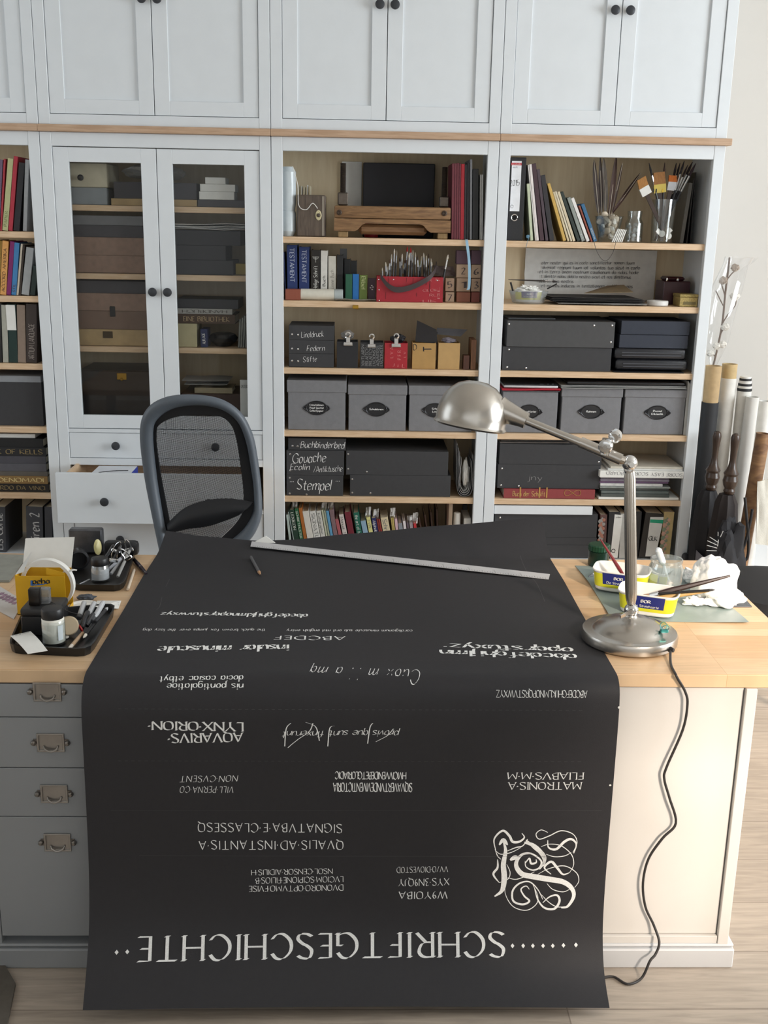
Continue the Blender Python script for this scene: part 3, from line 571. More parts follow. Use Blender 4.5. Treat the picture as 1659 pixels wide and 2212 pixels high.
    spec = [(975, 980, 353, '6b2f38'), (980.5, 985, 353, '6b2f38'), (985.5, 990, 352, '6b2f38'), (990.5, 994, 353, '733640'), (994.5, 1002, 354, 'a3202c'), (1002.5, 1007, 355, '2c2a2e'), (1007.5, 1013, 352, '222226')]
    for i, (x0, x1, yt, c) in enumerate(spec):
        ord_ = ('first', 'second', 'third', 'fourth')
        l = (ord_[i]+' maroon folder counted rightward from the press') if i < 4 else ('bright red folder right of the maroon ones', 'thin dark folder beside the bright red folder', 'black folder left of the grey slab, press shelf')[i-4]
        book(l, x0, x1, x0+2, yt, Z, .04, c, .2, cat='folder', name='folder', grp='upright folders beside the press')
    for x0, x1, yt, c, l in ((1014, 1019.5, 344, '77787c', 'tall grey slab right of the folders on the press shelf'), (1020.5, 1033, 365, '1d1e20', 'dark wide folder near the right side, press shelf'), (1036, 1039, 377, 'a9a9a6', 'first pale board at the right side of the press shelf'), (1039.5, 1043, 377, 'b5b5b2', 'second pale board at the right side of the press shelf')):
        book(l, x0, x1, x0+1, yt, Z, .035, c, .22, cat='folder', name='folder', grp='upright folders beside the press')
mid_top()
def mid_second():
    Z = SZ[1]; g = 'books on the second middle shelf'
    for l, b0, b1, t, yt, c, ti, tc, kw in (('dark blue book cut by the side panel, second middle shelf', 612.5, 618, 612, 545, '22305c', None, '', {}), ('tall blue book with a silver title, left of its twin', 621, 643, 619.5, 529, '23376b', 'TESTAMENT', 'b8c0d0', {}), ('blue book with a silver title beside the black one', 646, 668, 646, 533, '22366a', 'TESTAMENT', 'b8c0d0', {}),
       ('black book with silver lettering and a candelabrum', 671, 690, 672.5, 540, '26221f', 'Die Heilige Schrift', 'd8d8d2', {}), ('white book right of the black candelabrum one', 692.5, 707, 693, 541, 'dcdad3', 'Das Buch', '55524c', {}), ('lower off-white book beside the black book ends', 709.5, 726, 709, 553, 'cfcbc0', 'Das kleine Buch', '99958a', {}),
       ('black book behind the grey tab', 728, 741, 728, 551, '1f2022', None, '', {})):
        k = book(l, b0, b1, t, yt, Z, .09, c, .14, ti, tc, grp=g, up='silver title' not in l, ts=.42, fit=.62, **kw)
        if 'candelabrum' in l and 'lettering' in l:
            c = P(682, 556, .09); m = nb()
            for r in (.004, .008, .012): tube(m, [c+V((r*math.cos(t), -.0008, -r*math.sin(t)+.004)) for t in [math.pi*i/8 for i in range(9)]], .0006, 4, 0)
            tube(m, [c+V((0, -.0008, .004)), c+V((0, -.0008, -.02))], .0007, 4, 0); obj('candelabrum_emblem', m, mk('d8d8d2', .5), k)
    m = nb(); a, b, zt = bounds(616, 649, 625, Z, .035); bx(m, a, b, .035, .085, Z, zt, .002); one('terracotta_block', 'ribbed terracotta block in the left corner of the second shelf', 'block', m, mk('94503c', .7, 0, .1, 200, .5, 60, (40, 1, .1)))
    k = thing('paper_roll', 'white paper roll with a clear end lying before the blue books', 'roll', (.18, .06, Z)); c = P(650, 642, .055); d = P(722, 645, .055); r = (P(690, 631, .055)-P(690, 655, .055)).length/2
    m = nb(); lathe(m, (c.x, .06, Z+r), [(r, 0), (r, d.x-c.x)], (1, 0, 0), 20); obj('roll', m, mk('d8d4c6', .7), k)
    m = nb(); lathe(m, (d.x, .06, Z+r), [(r*.96, 0), (r*1.02, .002), (r*1.02, .034), (r*.9, .036)], (1, 0, 0), 20); obj('clear_cap', m, mk('aeb6b6', .2), k)
    for l, x0, x1, yt, c in (('grey tab card above the black boxes, second middle shelf', 734, 749, 538, '77797c'),): m = nb(); a, b, zt = bounds(x0, x1, yt, Z+.15, .16); bx(m, a, b, .24, .242, Z, zt); one('tab_card', l, 'card', m, mk(c))
    for l, x0, x1, yt in (('black slipcase behind the green book', 743.5, 757, 560), ('second black slipcase, left of the bright blue book', 757.5, 771, 563)): book(l, x0, x1, x0, yt, Z, .13, '1a1c1e', .12, grp=g)
    for l, b0, b1, t, yt, c, ti in (('green book left of the bright blue one, second shelf', 746, 760.5, 746.5, 592, '245c44', None), ('bright blue book between the green ones, second shelf', 761.5, 775, 762, 592, '1f6bb0', None), ('olive book with pale lettering, second shelf', 776, 793, 777, 594, '5f7030', 'Bibel')):
        book(l, b0, b1, t, yt, Z, .06, c, .05, ti, 'b9c08a', grp=g, up=False, ts=.5, fit=.5)
    k = book('magenta and white patterned book left of the red brush box', 794.5, 811, 795, 601, Z, .075, '4a3844', .05, grp=g)
    m = nb(); q = P(803, 620, .075); 
    for dx, dz in ((0, .006), (.005, 0), (-.005, -.003), (.002, -.01)): bx(m, q.x+dx-.003, q.x+dx+.003, .0737, .0746, q.z+dz-.002, q.z+dz+.002)
    obj('cover_pattern', m, PAPERW, k)
    # flat bag with a small clip hanging over the shelf edge
    m = nb(); a = XZ(724, .02, Z); b = XZ(812, .02, Z); sheetbm(m, (a, .012, Z+.004), (b-a, 0, 0), (0, .05, .003), .006, 5, 12, .0006); k = one('plastic_sleeve', 'flat clear plastic sleeve with a clip on the second shelf edge', 'sleeve', m, clear('sleeve', 'e8e8e4', .1, .3, 'c9c4ba'))
    c = P(768, 662, .01); m = nb(); bx(m, c.x-.012, c.x+.012, -.004, .0105, c.z-.008, c.z+.006, .001); tube(m, [(c.x-.01, .002, c.z-.008), (c.x+.02, 0, c.z-.01)], .0012, 6, 0); obj('clip', m, BRASS, k)
    # red box with brushes and a leather handle
    k, a, b, zt = openbox('brush_box', 'red box with a dark leather handle, full of brushes', 813.5, 957, 598, Z, .03, .1, mk('a01f2c', .5, 0, .06, 40)); RY = .03
    m = nb(); zz = P(860, 598, RY).z; pts = [(XZ(822, RY, zz), RY-.006, zt+.002), (XZ(838, RY, zz), RY-.012, zt-.035), (XZ(858, RY, zz), RY-.014, zt-.052), (XZ(890, RY, zz), RY-.013, zt-.04), (XZ(925, RY, zz), RY-.008, zt-.005), (XZ(940, RY, zz), RY+.02, zt+.03), (XZ(943, RY, zz), RY+.06, zt+.05)]
    cs = smoothpts(pts, 5); grid(m, lambda u, v: cs[min(int(round(v*(len(cs)-1))), len(cs)-1)]+V((0, 0, (u-.5)*.022)), 1, len(cs)-1, .003); obj('handle', m, mk('3f3434', .7), k)
    for px, py in ((818, 604), (850, 604), (819, 626), (819, 649), (920, 604), (945, 606)): rivet(P(px, py, RY), k, .0025)
    for s, p0, p1, h in (('R K', (925, 608), (950, 606), 6), ('GLOK', (914, 630), (946, 629), 5), ('RU', (928, 640), (945, 640), 5), ('LIK', (914, 653), (942, 652), 5), ('RL', (950, 645), (950, 620), 5)): write('lettering', s, mk('c98a86', .7), k, p0, p1, h, RY, nib=.8)
    m = nb()
    for s in range(9):
        p = V((random.uniform(a+.01, b-.05), RY-.0006, random.uniform(Z+.01, zt-.015))); q = p+V((random.uniform(-.006, .006), 0, random.uniform(.012, .035))); bx(m, p.x-.0006, p.x+.0006, RY-.0008, RY-.0002, p.z, min(q.z, zt-.004))
    obj('ink_streaks', m, mk('4a1018', .6), k, smooth=0)
    zb = Z+.004
    BR_ = [(833, 566, '2a2422', 'b9b2a2'), (838, 575, '1c1c1e', 'c0b8a8'), (846, 549, '26201e', 'b5ad9d'), (852, 537, '1f1d20', 'cfc8ba'), (857, 541, '242022', 'a59a88'), (864, 556, '1d1b1e', '3a2a20'), (869, 548, '2a2020', 'cfc8ba'), (875, 560, '241e1e', '5a4030'),
        (880, 532, '2a1c1c', 'b02020'), (887, 534, '2a1c1c', 'b02020'), (884, 546, '1a1a1c', 'c9c2b2'), (892, 540, '1a1a1c', 'c0b6a4'), (897, 545, '2a2022', 'b0a694'), (902, 552, '1c1a1c', '3a2a20'), (907, 564, '2e2624', '8a8a50'), (915, 546, '1e1c1e', 'c9c2b2'), (921, 552, '2a2220', 'a8a08c'), (926, 548, '1e1c1e', '4a3a2a'), (931, 558, '232023', 'b8b0a0'), (933, 566, '222022', 'cfc8ba'), (842, 560, '201c1c', '50382a'), (872, 572, '8a6a40', 'd8c8a0'), (911, 553, '1c1a1c', 'a59a88'), (826, 578, '1e1c1e', 'b8b0a0')]
    order = sorted(b[0] for b in BR_)
    for i, (px, py, c, bc) in enumerate(BR_):
        yy = .045+.07*((i*7) % 10)/10; t = P(px, py, yy); x = min(max(t.x+random.uniform(-.012, .012), a+.012), b-.014)
        l = {8: 'red tipped brush, left of two in the red box', 9: 'red tipped brush, right of two in the red box', 21: 'light wooden handled brush in the red box'}.get(i, 'slim dark brush, '+ORD[order.index(px)]+' from the left in the red box bundle')
        brush(l, (x, yy, zb), t, c, .0028, 'brushes in the red box', bc, fl=.15, bl=.1, fm=mk('97989a', .4, .7))
    brush('long brush leaning right out of the red box', (XZ(948, .06, Z), .06, zb), P(968, 550, .06), '1d1b1d', .004, 'brushes in the red box', 'cfc8ba', fl=.2)
    m = nb(); sheetbm(m, (XZ(941, .1, 1.45), .095, zt+.005), (.085, 0, -.004), (-.012, 0, .04), .008, 3, 8, .002); one('leather_flap', 'grey leather pouch flap lying right of the red brush box', 'pouch', m, mk('51433f', .6))
    # numbered wooden blocks
    WB = ('b39a82', '8e5a46', '5a4250', 'a98f78', '7b4238'); g = 'numbered wooden blocks'
    for l, x0, x1, yt, yb, c, d in (('wooden block numbered 2, in the middle column right of the red box', 986, 1016, 571, 600, 0, '2'), ('wooden block numbered 1 below the block numbered 2', 986, 1016, 601, 630, 3, '1'), ('wooden block numbered 7, low beside the red box', 962, 981, 631, 658, 0, '7'), ('wooden block numbered 5 above the block numbered 7', 962, 981, 601, 629.5, 3, '5'),
        ('reddish brown plain block below the block numbered 1', 986, 1016, 631, 658, 1, ''), ('purple plain block, top of the middle block column', 986, 1016, 541, 570.5, 2, ''), ('wooden block numbered 3 at the right side panel', 1018, 1039, 602, 630, 3, '3'), ('wooden block numbered 6 above the block numbered 3', 1018, 1039, 572, 601, 0, '6'), ('red plain block in the lower right corner of the second shelf', 1018, 1039, 631, 658, 4, ''), ('dark purple block, top of the right block column', 1018, 1039, 541, 571, 2, '')):
        Yb = .07; za = max(Z, P(x0, yb, Yb).z) if yb < 655 else Z; k, (a, b, zt) = carton('number_block', l, 'block', x0, x1, yt, za+.0006, Yb, .05, wood(WB[c], WB[c], (3, 12, 12), .6), g)
        if d: xm = (x0+x1)/2; write('digit', d, mk('4a4040', .7), k, (xm-4, yb-8), (xm+4, yb-8), 13, Yb, nib=1.3, thin=.5)
    m = nb(); pts = [P(1008, 519, .004), P(1010, 535, 0), P(1013, 560, -.001), P(1014, 590, 0), P(1013, 620, .003), P(1010, 626, .003)]; cs = smoothpts(pts, 6)
    grid(m, lambda u, v: cs[int(round(v*(len(cs)-1)))]+V(((u-.5)*.011, 0, 0)), 1, len(cs)-1, .0012); bx(m, pts[0].x-.005, pts[0].x+.005, .0045, .03, Z+.2525, Z+.254); one('ribbon', 'pale blue ribbon hanging over the shelf edge before the blocks', 'ribbon', m, mk('8fb4cc', .4))
mid_second()
def mid_third():
    Z = SZ[2]; Y = .03; z = Z
    for l, yt, s, p0, p1, h, y in (('black lettered box, lowest of the stack of three on the third shelf', 764, 'Stifte', (655, 782), (684, 780), 11, 781), ('black lettered box, middle of the stack of three on the third shelf', 735, 'Federn', (663, 758), (701, 757), 11, 755), ('black lettered box, topmost of the stack of three on the third shelf', 703.5, 'Linoldruck', (651, 729), (699, 727), 12, 724)):
        a, b, z = cardbox(l, 624, 721, yt, z+.0006, Y, .2, ((631, y-2), (644, y-1)), ((s, p0, p1, h, dict(nib=.7, slant=.15, jit=.4)),), 'black lettered boxes')
    def pencil(px, py, d): pass
    # square pots with clips
    g = 'square pots on the third shelf'
    k, a, b, zt = openbox('square_pot', 'black square pot with a bulldog clip and clear bag', 727.5, 773, 738, Z, Y, .09, mk('232326', .6), g); bulldog(P(752, 738, Y).x, Y, zt-.004, .037, k)
    m = nb(); crumple(m, ((a+b)/2, Y+.05, zt+.022), (.025, .025, .02), 4, .35); one('clear_bag', 'crumpled clear plastic bag in the black square pot', 'bag', m, clear('bag', 'eeeeee', .15, .3, 'c8c8c8'))
    k, a, b, zt = openbox('square_pot', 'square pot covered in printed letters with a bulldog clip', 778, 828, 740, Z, Y, .09, mk('2a2a2c', .6), g); bulldog(P(803, 744, Y).x, Y, zt-.008, .033, k)
    for i in range(6):
        x = 784+8*i; write('printed_letters', random.choice(('AQVNTRSEL', 'BRLAETCVM', 'XIVTLARSN', 'LVCIOMSTR')), mk('8a8a8a', .8), k, (x+3, 790), (x+3, 745), 6, Y, nib=1.2, thin=.4)
    k, a, b, zt = openbox('square_pot', 'red square pot with white letters and a bulldog clip', 830.5, 880, 741, Z, Y, .09, mk('a5222c', .5), g); bulldog(P(856, 742, Y).x, Y, zt-.004, .038, k)
    for s, p0, p1, h in (('L V A', (849, 773), (849, 750), 6), ('P F R', (866, 777), (866, 757), 7), ('J i L', (848, 792), (874, 794), 7), ('L V', (877, 772), (877, 760), 5)): write('printed_letters', s, mk('d98f8a', .7), k, p0, p1, h, Y, nib=1)
    m = nb(); crumple(m, ((a+b)/2+.01, Y+.05, zt+.014), (.03, .025, .018), 12, .5); one('dark_bundle', 'dark crumpled stuff in the red square pot', 'bundle', m, mk('26262a', .5))
    k, a, b, zt = openbox('square_pot', 'tan square pot printed with a big T', 890.5, 941, 741, Z, Y, .09, mk('b08a52', .6, 0, .05), g)
    write('printed_letters', 'T', INK, k, (932, 759), (932, 749), 17, Y, nib=1.4, thin=.7); write('printed_letters', 'D', INK, k, (893, 756), (900, 756), 12, Y, nib=1.2, thin=.5)
    m = nb(); poly(m, [P(897, 738, Y+.03), P(945, 742, Y+.03), P(943, 712, Y+.04), P(901, 692, Y+.05)], (0, .003, 0)); poly(m, [P(905, 738, Y+.05), P(938, 739, Y+.05), P(946, 718, Y+.06), P(915, 700, Y+.06)], (0, .003, 0)); one('black_card', 'folded black card sticking out of the pot with the T', 'card', m, mk('1b1617', .6))
    k, a, b, zt = openbox('square_pot', 'plain tan square pot below the grey paper', 946.5, 993, 741, Z, Y, .09, mk('b99560', .6, 0, .05), g)
    m = nb(); poly(m, [P(943, 722, Y+.06), P(944, 708, Y+.07), P(1010, 712, Y+.05), P(995, 727, Y+.04)], (0, .002, 0)); one('grey_paper', 'flat grey paper sticking out over the plain tan pot', 'paper', m, mk('55555a', .6))
    m = nb(); crumple(m, ((a+b)/2, Y+.045, zt+.006), (.028, .028, .012), 9, .4); one('clear_bag', 'small clear bag bulging from the plain tan pot', 'bag', m, clear('bag2', 'eeeeee', .15, .4, 'b9b3c4'))
    carton('wooden_block', 'small dark wooden block beside the plain tan pot', 'block', 1001, 1014, 768, Z, Y, .05, wood('4a2e24', '5f3b2e', (10, 10, 2)))
    carton('wooden_block', 'taller brown wooden block at the right side of the third shelf', 'block', 1017.5, 1028.5, 734, Z, Y, .12, wood('6f4a34', '8f6446', (10, 10, 2)))
mid_third()
def mid_low():
    Z = SZ[3]; Y = .03
    fabric_box('grey lidded fabric box with three label lines, left in the middle bookcase', 620, 748, 822, 848, Z, Y, ('Fotoschablonen', 'Pinsel Spachtel', 'Schleifpapier'), (684, 881))
    fabric_box('grey lidded fabric box between the two others in the middle bookcase', 751, 879, 832, 853, Z, Y, ('Schablonen',), (813, 884))
    fabric_box('grey lidded fabric box partly behind the lamp shade', 882, 1023, 834, 854, Z, Y, ('Schul', 'Linol'), (940, 886))
    Z = SZ[4]; g = 'black chalk-lettered boxes'; kw = dict(nib=.8, slant=.2, jit=.5)
    a, b, z = cardbox('black box lettered Stempel in white chalk', 619, 741, 1027, Z, .025, .27, ((626, 1032), (626, 1066), (662, 1068)), (('Stempel', (641, 1057), (715, 1058), 22, kw), ('···', (626, 1048), (634, 1048), 14, {}), ('···', (725, 1047), (733, 1047), 14, {})), g)
    a, b, z = cardbox('black box lettered Gouache in white chalk', 619, 743, 974, z+.0006, .025, .27, ((627, 981), (627, 1016)), (('Gouache', (632, 1000), (703, 997), 20, kw), ('Ecolin', (627, 1015), (668, 1015), 13, kw), ('/Antiktusche', (677, 1020), (739, 1018), 13, kw)), g)
    cardbox('black box lettered Buchbinderbed in white chalk, top of its stack', 622.5, 747, 947, z+.0006, .035, .26, ((632, 963), (643, 964)), (('·Buchbinderbed', (646, 967), (743, 968), 14, kw),), g)
    g = 'wide black boxes'
    a, b, z = cardbox('wide black box, lower of the two beside the chalk-lettered boxes', 756, 973, 1027, Z, .03, .28, ((761, 1035), (761, 1064), (800, 1065)), (), g)
    cardbox('wide black box, upper of the two beside the chalk-lettered boxes', 747.5, 968, 975, z+.0006, .03, .28, ((752, 981), (752, 1013), (792, 1019)), (), g)
    # bag of folded papers
    k = thing('paper_bag', 'clear bag of crumpled white papers beside the wide black boxes', 'bag', (.82, .08, Z)); xl, xr = .7785, .8515
    def ushape(o, zt, th, y0, y1, seed):
        m = nb(); w = xr-xl-2*o; pts = [V((xl+o+w*(.0+.06*t), 0, zt-(zt-Z-.06-o)*t)) for t in (0, .3, .6, .9)]+[V((xl+o+w*.16, 0, Z+.022+o)), V((xl+o+w*.4, 0, Z+.004+o)), V((xl+o+w*.7, 0, Z+.004+o)), V((xl+o+w*.95, 0, Z+.02+o)), V((xr-o, 0, Z+.06+o)), V((xr-o-.002, 0, zt-.05-o))]
        cs = smoothpts(pts, 4); N = len(cs)-1
        grid(m, lambda u, v: (lambda p: V((min(max(p.x+.004*noise.noise(V((v*6, u*2, seed))), xl), xr), y0+(y1-y0)*u+.01*noise.noise(V((v*4, seed, 2))), p.z)))(cs[int(round(v*N))]), 5, N, th); return m
    obj('clear_bag', ushape(0, Z+.235, .0008, .028, .2, 1), clear('bagp', 'e6e6e6', .12, .5, 'b9b9b9'), k)
    for i in range(3): obj('folded_sheet', ushape(.006+.007*i, Z+.215-.022*i, .0012, .034+.006*i, .19, i+3), mk(('a9a9aa', 'c9c9c8', 'dcdcda')[i], .7), k)
    m = nb(); crumple(m, (.822, .07, Z+.1), (.014, .04, .062), 21, .3, 3, 2.4); obj('papers', m, PAPERW, k)
    # bottom shelf books
    g = 'books on the bottom middle shelf'; Z = BASE; Y = .03
    def yb(px): return pix((XZ(px, Y, Z), Y, Z))[1]
    L = [('thin pale book at the left side, bottom shelf', 611, 616, 1112, 'a9b3ac', None), ('thin grey book second from the left, bottom shelf', 617, 622, 1106, '8e9a96', None), ('dark green book with faint lettering, bottom shelf', 623, 635, 1102, '1f3a2c', 'LEXIKON'), ('bright green book with white lettering, bottom shelf', 636, 644, 1099, '24603c', 'SCHRIFTMUSTER'), ('orange brown narrow book, bottom shelf', 645, 652, 1098, 'a8642a', None),
       ('broad white plain book, bottom shelf', 653, 667, 1105, 'd8d4cc', None), ('white book with large grey calligraphy', 668, 682, 1105, 'dad9d4', 'SIGNATUR', ), ('white book with small type beside the calligraphy one', 683, 693, 1104, 'd2d1ca', 'Kalligraphie'), ('thin cream book, first right of the white ones', 694, 698, 1102, 'b9bda6', None), ('thin olive grey book, bottom shelf', 699, 703, 1103, '9aa08c', None), ('light blue narrow book, bottom shelf', 704, 710, 1104, '5f9ac0', None),
       ('mauve brown book, bottom shelf', 711, 720, 1102, '7f666a', None), ('small rose book with a worn spine', 722, 731, 1122, 'a85a60', None), ('white and red book reading Manual Type', 732, 742, 1112, 'd3c9c4', 'Manual Type'), ('broad wine red book, bottom shelf', 744, 757, 1107, '6f2230', None), ('teal book with bold white lettering', 763, 775, 1108, '17604f', 'the art of handwriting'),
       ('blue and white book with a landscape spine', 779, 790, 1126, '8aa7bd', None), ('pale yellow book, bottom shelf', 791, 800, 1118, 'd3cf8a', 'TYPE'), ('navy book with pale lettering, bottom shelf', 802, 812, 1120, '27295c', 'Alphabet'), ('first thin dark red book', 813, 816.5, 1122, '7c2a26', None), ('second thin dark red book', 817, 821, 1122, '8a2f28', None), ('cream book lettered Schrift in flourishes', 822, 838, 1119, 'cfc0a0', 'Schrift Zier')]
    L += [('first of three slim yellow booklets', 839, 842.5, 1119, 'b9a560', None), ('second of three slim yellow booklets', 843, 846.5, 1119, 'c2b06c', None), ('third of three slim yellow booklets', 847, 850.5, 1119, 'b5a25c', None), ('pink and white book, bottom shelf', 852, 858, 1121, 'c9a9b0', None), ('grey paperback, bottom shelf', 860, 869, 1131, '82868e', None), ('white narrow book, bottom shelf', 870, 876, 1126, 'd8cfd2', None), ('dark mauve narrow book, bottom shelf', 878, 882, 1129, '5a4a56', None), ('grey mauve book under paper tabs', 884, 891, 1129, '968a90', None), ('small bright red book, bottom shelf', 893, 899, 1131, 'b52a32', None)]
    for l, t0, t1, yt, c, ti in L:
        zt = P(t0, yt, Y).z; b0 = t0+17 if t0 < 760 else t0+9+(6 if t0 < 830 else 0); w = t1-t0
        book(l, b0, b0+w, t0+(7 if t0 < 612 else 0), yt, Z, Y, c, .14, ti, '7d7d7a' if c[0] in 'cd' else 'dcdcd4', grp=g, up=False, ts=.55, fit=.75)
    for i, (px, py, s) in enumerate(((636, 1092, 1), (700, 1092, 2), (714, 1094, 3), (795, 1106, 4), (812, 1110, 5), (848, 1108, 6), (885, 1124, 7), (897, 1118, 8))):
        c = P(px, py, .06); m = nb(); sheetbm(m, c+V((-.012, 0, -.03)), (.022, 0, .004), (.003, .02, .045), .012, s, 6, .0006); one('paper_slip', ORD[i]+' from the left of the white slips above the bottom shelf books', 'paper', m, mk('c9c6c2', .8), 'paper slips in the bottom books')
    m = nb(); a, b, zt = bounds(968, 976, 1088, Z, .03); bx(m, a, b, .03, .2, Z, zt, .001); one('tan_binder', 'tan binder near the right end of the bottom middle shelf', 'binder', m, mk('9a8570', .7))
    for i in range(4): book(ORD[i]+' from the left of four brown folders leaning on the bottom middle shelf', 918+9*i, 922+9*i, 903+13*i, 1118-6*i, Z, .1, '4a382e', .16, grp='brown leaning folders', cat='folder', name='folder')
    m = nb(); lathe(m, (XZ(986, .06, .35), .06, Z), [(.015, 0), (.015, P(986, 1108, .06).z-Z), (.013, P(986, 1107, .06).z-Z)], n=20); one('white_roll', 'upright white roll before the brown folders, bottom shelf', 'roll', m, PAPERW)
    a, b, zt = bounds(1001, 1017, 1120, Z, .05); m = nb(); bx(m, a, b, .05, .2, Z, zt, .002); one('white_box', 'white box at the right end of the bottom middle shelf', 'box', m, PAPERW)
    a, b, zt = bounds(998, 1017, 1090, Z, .21); m = nb(); bx(m, a, b, .21, .22, Z, zt, .002); one('grey_board', 'grey board standing behind the white box, bottom shelf', 'board', m, mk('6a6a6c', .6))
mid_low()
# ================================================================ right bookcase
def jarglass(k, c, prof, n=28, mat=None, name='glass'):
    m = nb(); lathe(m, c, prof, n=n, cap=(True, False)); return obj(name, m, mat or JAR, k)
def right_top():
    Z = SZ[0]; Y = .03
    a, b, zt = bounds(1099, 1133, 340, Z, Y); k = thing('binder', 'black and white binder labelled 2015 on the top right shelf', 'binder', ((a+b)/2, .17, Z))
    m = nb(); bx(m, a, b, Y, Y+.29, Z, zt, .002); obj('body', m, mk('202124', .5, 0, .05, 40, .2, 400), k)
    m = nb(); p, q = P(1101, 456, Y), P(1127, 348, Y); bx(m, p.x, q.x, Y-.001, Y-.0002, p.z, q.z); L = obj('spine_label', m, mk('e8eaee', .5), k)
    for s, pa, pb, h, mt in (('2015', (1102, 402), (1122, 401), 12, INK), ('maX', (1108, 363), (1118, 363), 4, INK)): w = write('lettering', s, mt, L, pa, pb, h, Y-.001, nib=.9)
    m = nb(); p, q = P(1104, 357, Y), P(1127, 352, Y); bx(m, p.x, q.x, Y-.0016, Y-.0011, p.z, q.z); obj('logo_band', m, mk('c04048', .5), L); write('lettering', 'my.studio', PAPERW, L, (1106, 356), (1125, 356), 3, Y-.0017, nib=1)
    c = P(1106, 446, Y-.0012); m = nb(); tube(m, [c+V((.006*math.cos(t), -.0003, .006*math.sin(t))) for t in [i*math.pi/6 for i in range(12)]], .0008, 4, 0, True); obj('round_mark', m, mk('9a9aa0', .5), L)
    c = P(1111, 470, Y); m = nb(); tube(m, [c+V((.012*math.cos(t), -.0008, .012*math.sin(t))) for t in [i*math.pi/10 for i in range(20)]], .0018, 6, 0, True); obj('ring_pull', m, CHROME, k)
    m = nb(); lathe(m, c, [(.0105, 0), (.0105, .0006)], (0, -1, 0), 20); obj('finger_hole', m, mk('0a0a0b', .9), k)
    g = 'leaning books on the top right shelf'
    for l, b0, b1, t, yt, c, ti in (('pale green thin booklet next to the 2015 binder', 1146, 1152, 1138, 397, 'c3ccb0', None), ('first tall white booklet leaning by the 2015 binder', 1153.5, 1158.5, 1137, 356, 'e0dcd8', None), ('second tall white booklet leaning by the 2015 binder', 1159, 1164.5, 1143, 355, 'e3dbd8', None), ('dark maroon leaning booklet right of the tall white ones', 1166, 1176, 1148, 354, '453038', None),
        ('dark magazine with a pale top edge, leaning', 1177, 1185, 1158, 366, '4d4048', None), ('broad black leaning book, top right shelf', 1187, 1198, 1167, 379, '2e2c30', None), ('narrow yellow leaning book, top right shelf', 1217, 1224, 1182, 397, 'c9a558', None), ('first of three cream leaning booklets', 1225, 1231, 1193, 415, 'cfc0a0', None), ('second of three cream leaning booklets', 1232, 1237, 1198, 414, 'd8cdb6', None),
        ('third of three cream leaning booklets', 1238, 1244, 1204, 415, 'd2c4a8', None), ('dark green leaning book, top right shelf', 1246, 1255, 1209, 416, '2c3632', None), ('grey patterned leaning booklet left of the white one', 1257, 1265, 1225, 428, '8f9590', 'STIL'), ('white leaning book near the red brown one', 1267, 1275, 1233, 429, 'e3e0dd', None), ('thin red brown leaning booklet', 1277, 1281, 1250, 445, '8f4a3c', None), ('blue patterned leaning book, last before the shells', 1283, 1291, 1255, 442, '35668c', 'WASSER')):
        book(l, b0, b1, t, yt, Z, Y, c, .15, ti, 'd0d4d4', grp=g, fit=.7)
    m = nb(); cs = smoothpts([P(1145, 505, .02), P(1140, 520, .005), P(1136, 535, .004)], 4); tube(m, cs, .001, 5, 0); lathe(m, P(1140, 511, .028), [(.007, 0), (.007, .003), (.003, .004)], (0, -1, 0), 12); one('blue_tag', 'small blue button tag on a thread beside the 2015 binder', 'tag', m, mk('5f87a0', .5))
    # glass of shells and feathers
    cx = XZ(1314, .11, Z+.05); k = thing('shell_glass', 'tapered glass filled with pale shells and feathers', 'glass', (cx, .11, Z)); h = P(1314, 468, .11).z-Z
    jarglass(k, (cx, .11, Z), [(.036, 0), (.038, .003), (.058, h), (.061, h+.002), (.056, h), (.036, .005)])
    random.seed(3)
    for i in range(26):
        zz = .012+.09*i/26; r = (.036+.02*zz/h)-.014; t = i*2.4; rr = r*(.55+.45*((i*7) % 5)/4); m = nb(); crumple(m, (0, 0, 0), (.013+.004*(i % 3), .008, .010+.004*(i % 2)), i, .3, 2, 1.5)
        bmesh.ops.transform(m, matrix=Matrix.Translation((cx+rr*math.cos(t), .11+rr*math.sin(t), Z+zz+.008)) @ Matrix.Rotation(i*1.3, 4, 'Y') @ Matrix.Rotation(i*.9, 4, 'Z'), verts=m.verts[:])
        one('shell', 'pale rounded shell among those in the tapered glass', 'shell', m, mk(('d9d2c4', 'c9bba6', 'e3dfd6', 'b9ab98')[i % 4], .5), 'shells in the glass')
    for i, (pb, pt, w, c, l) in enumerate((((1293, 460), (1283, 345), .022, '4a403c', 'broad dark feather at the left of the shell glass'), ((1300, 458), (1296, 341), .018, '3a302c', 'dark feather second from the left in the shell glass'), ((1309, 458), (1303, 342), .024, '7d766f', 'grey feather with a pale shaft in the shell glass'), ((1316, 462), (1331, 337), .022, '3f2a22', 'tall brown feather at the middle of the shell glass'), ((1322, 458), (1345, 352), .012, '4a3a34', 'narrow brown feather right of the tall one'), ((1322, 460), (1384, 374), .016, '3a2018', 'dark brown feather leaning far right over the glass jar'))):
        A, B = P(*pb, .11+.012*(i % 3)), P(*pt, .12+.012*(i % 3)); d = (B-A); u = d.normalized(); s = V((u.z, 0, -u.x)); m = nb(); L = d.length
        grid(m, lambda a, v: A+d*v+s*((a-.5)*w*math.sin(math.pi*min(1, .06+v*.93))**.6)+V((0, .006*math.sin(v*3+i)-.004*abs(a-.5), 0)), 4, 14, .0008)
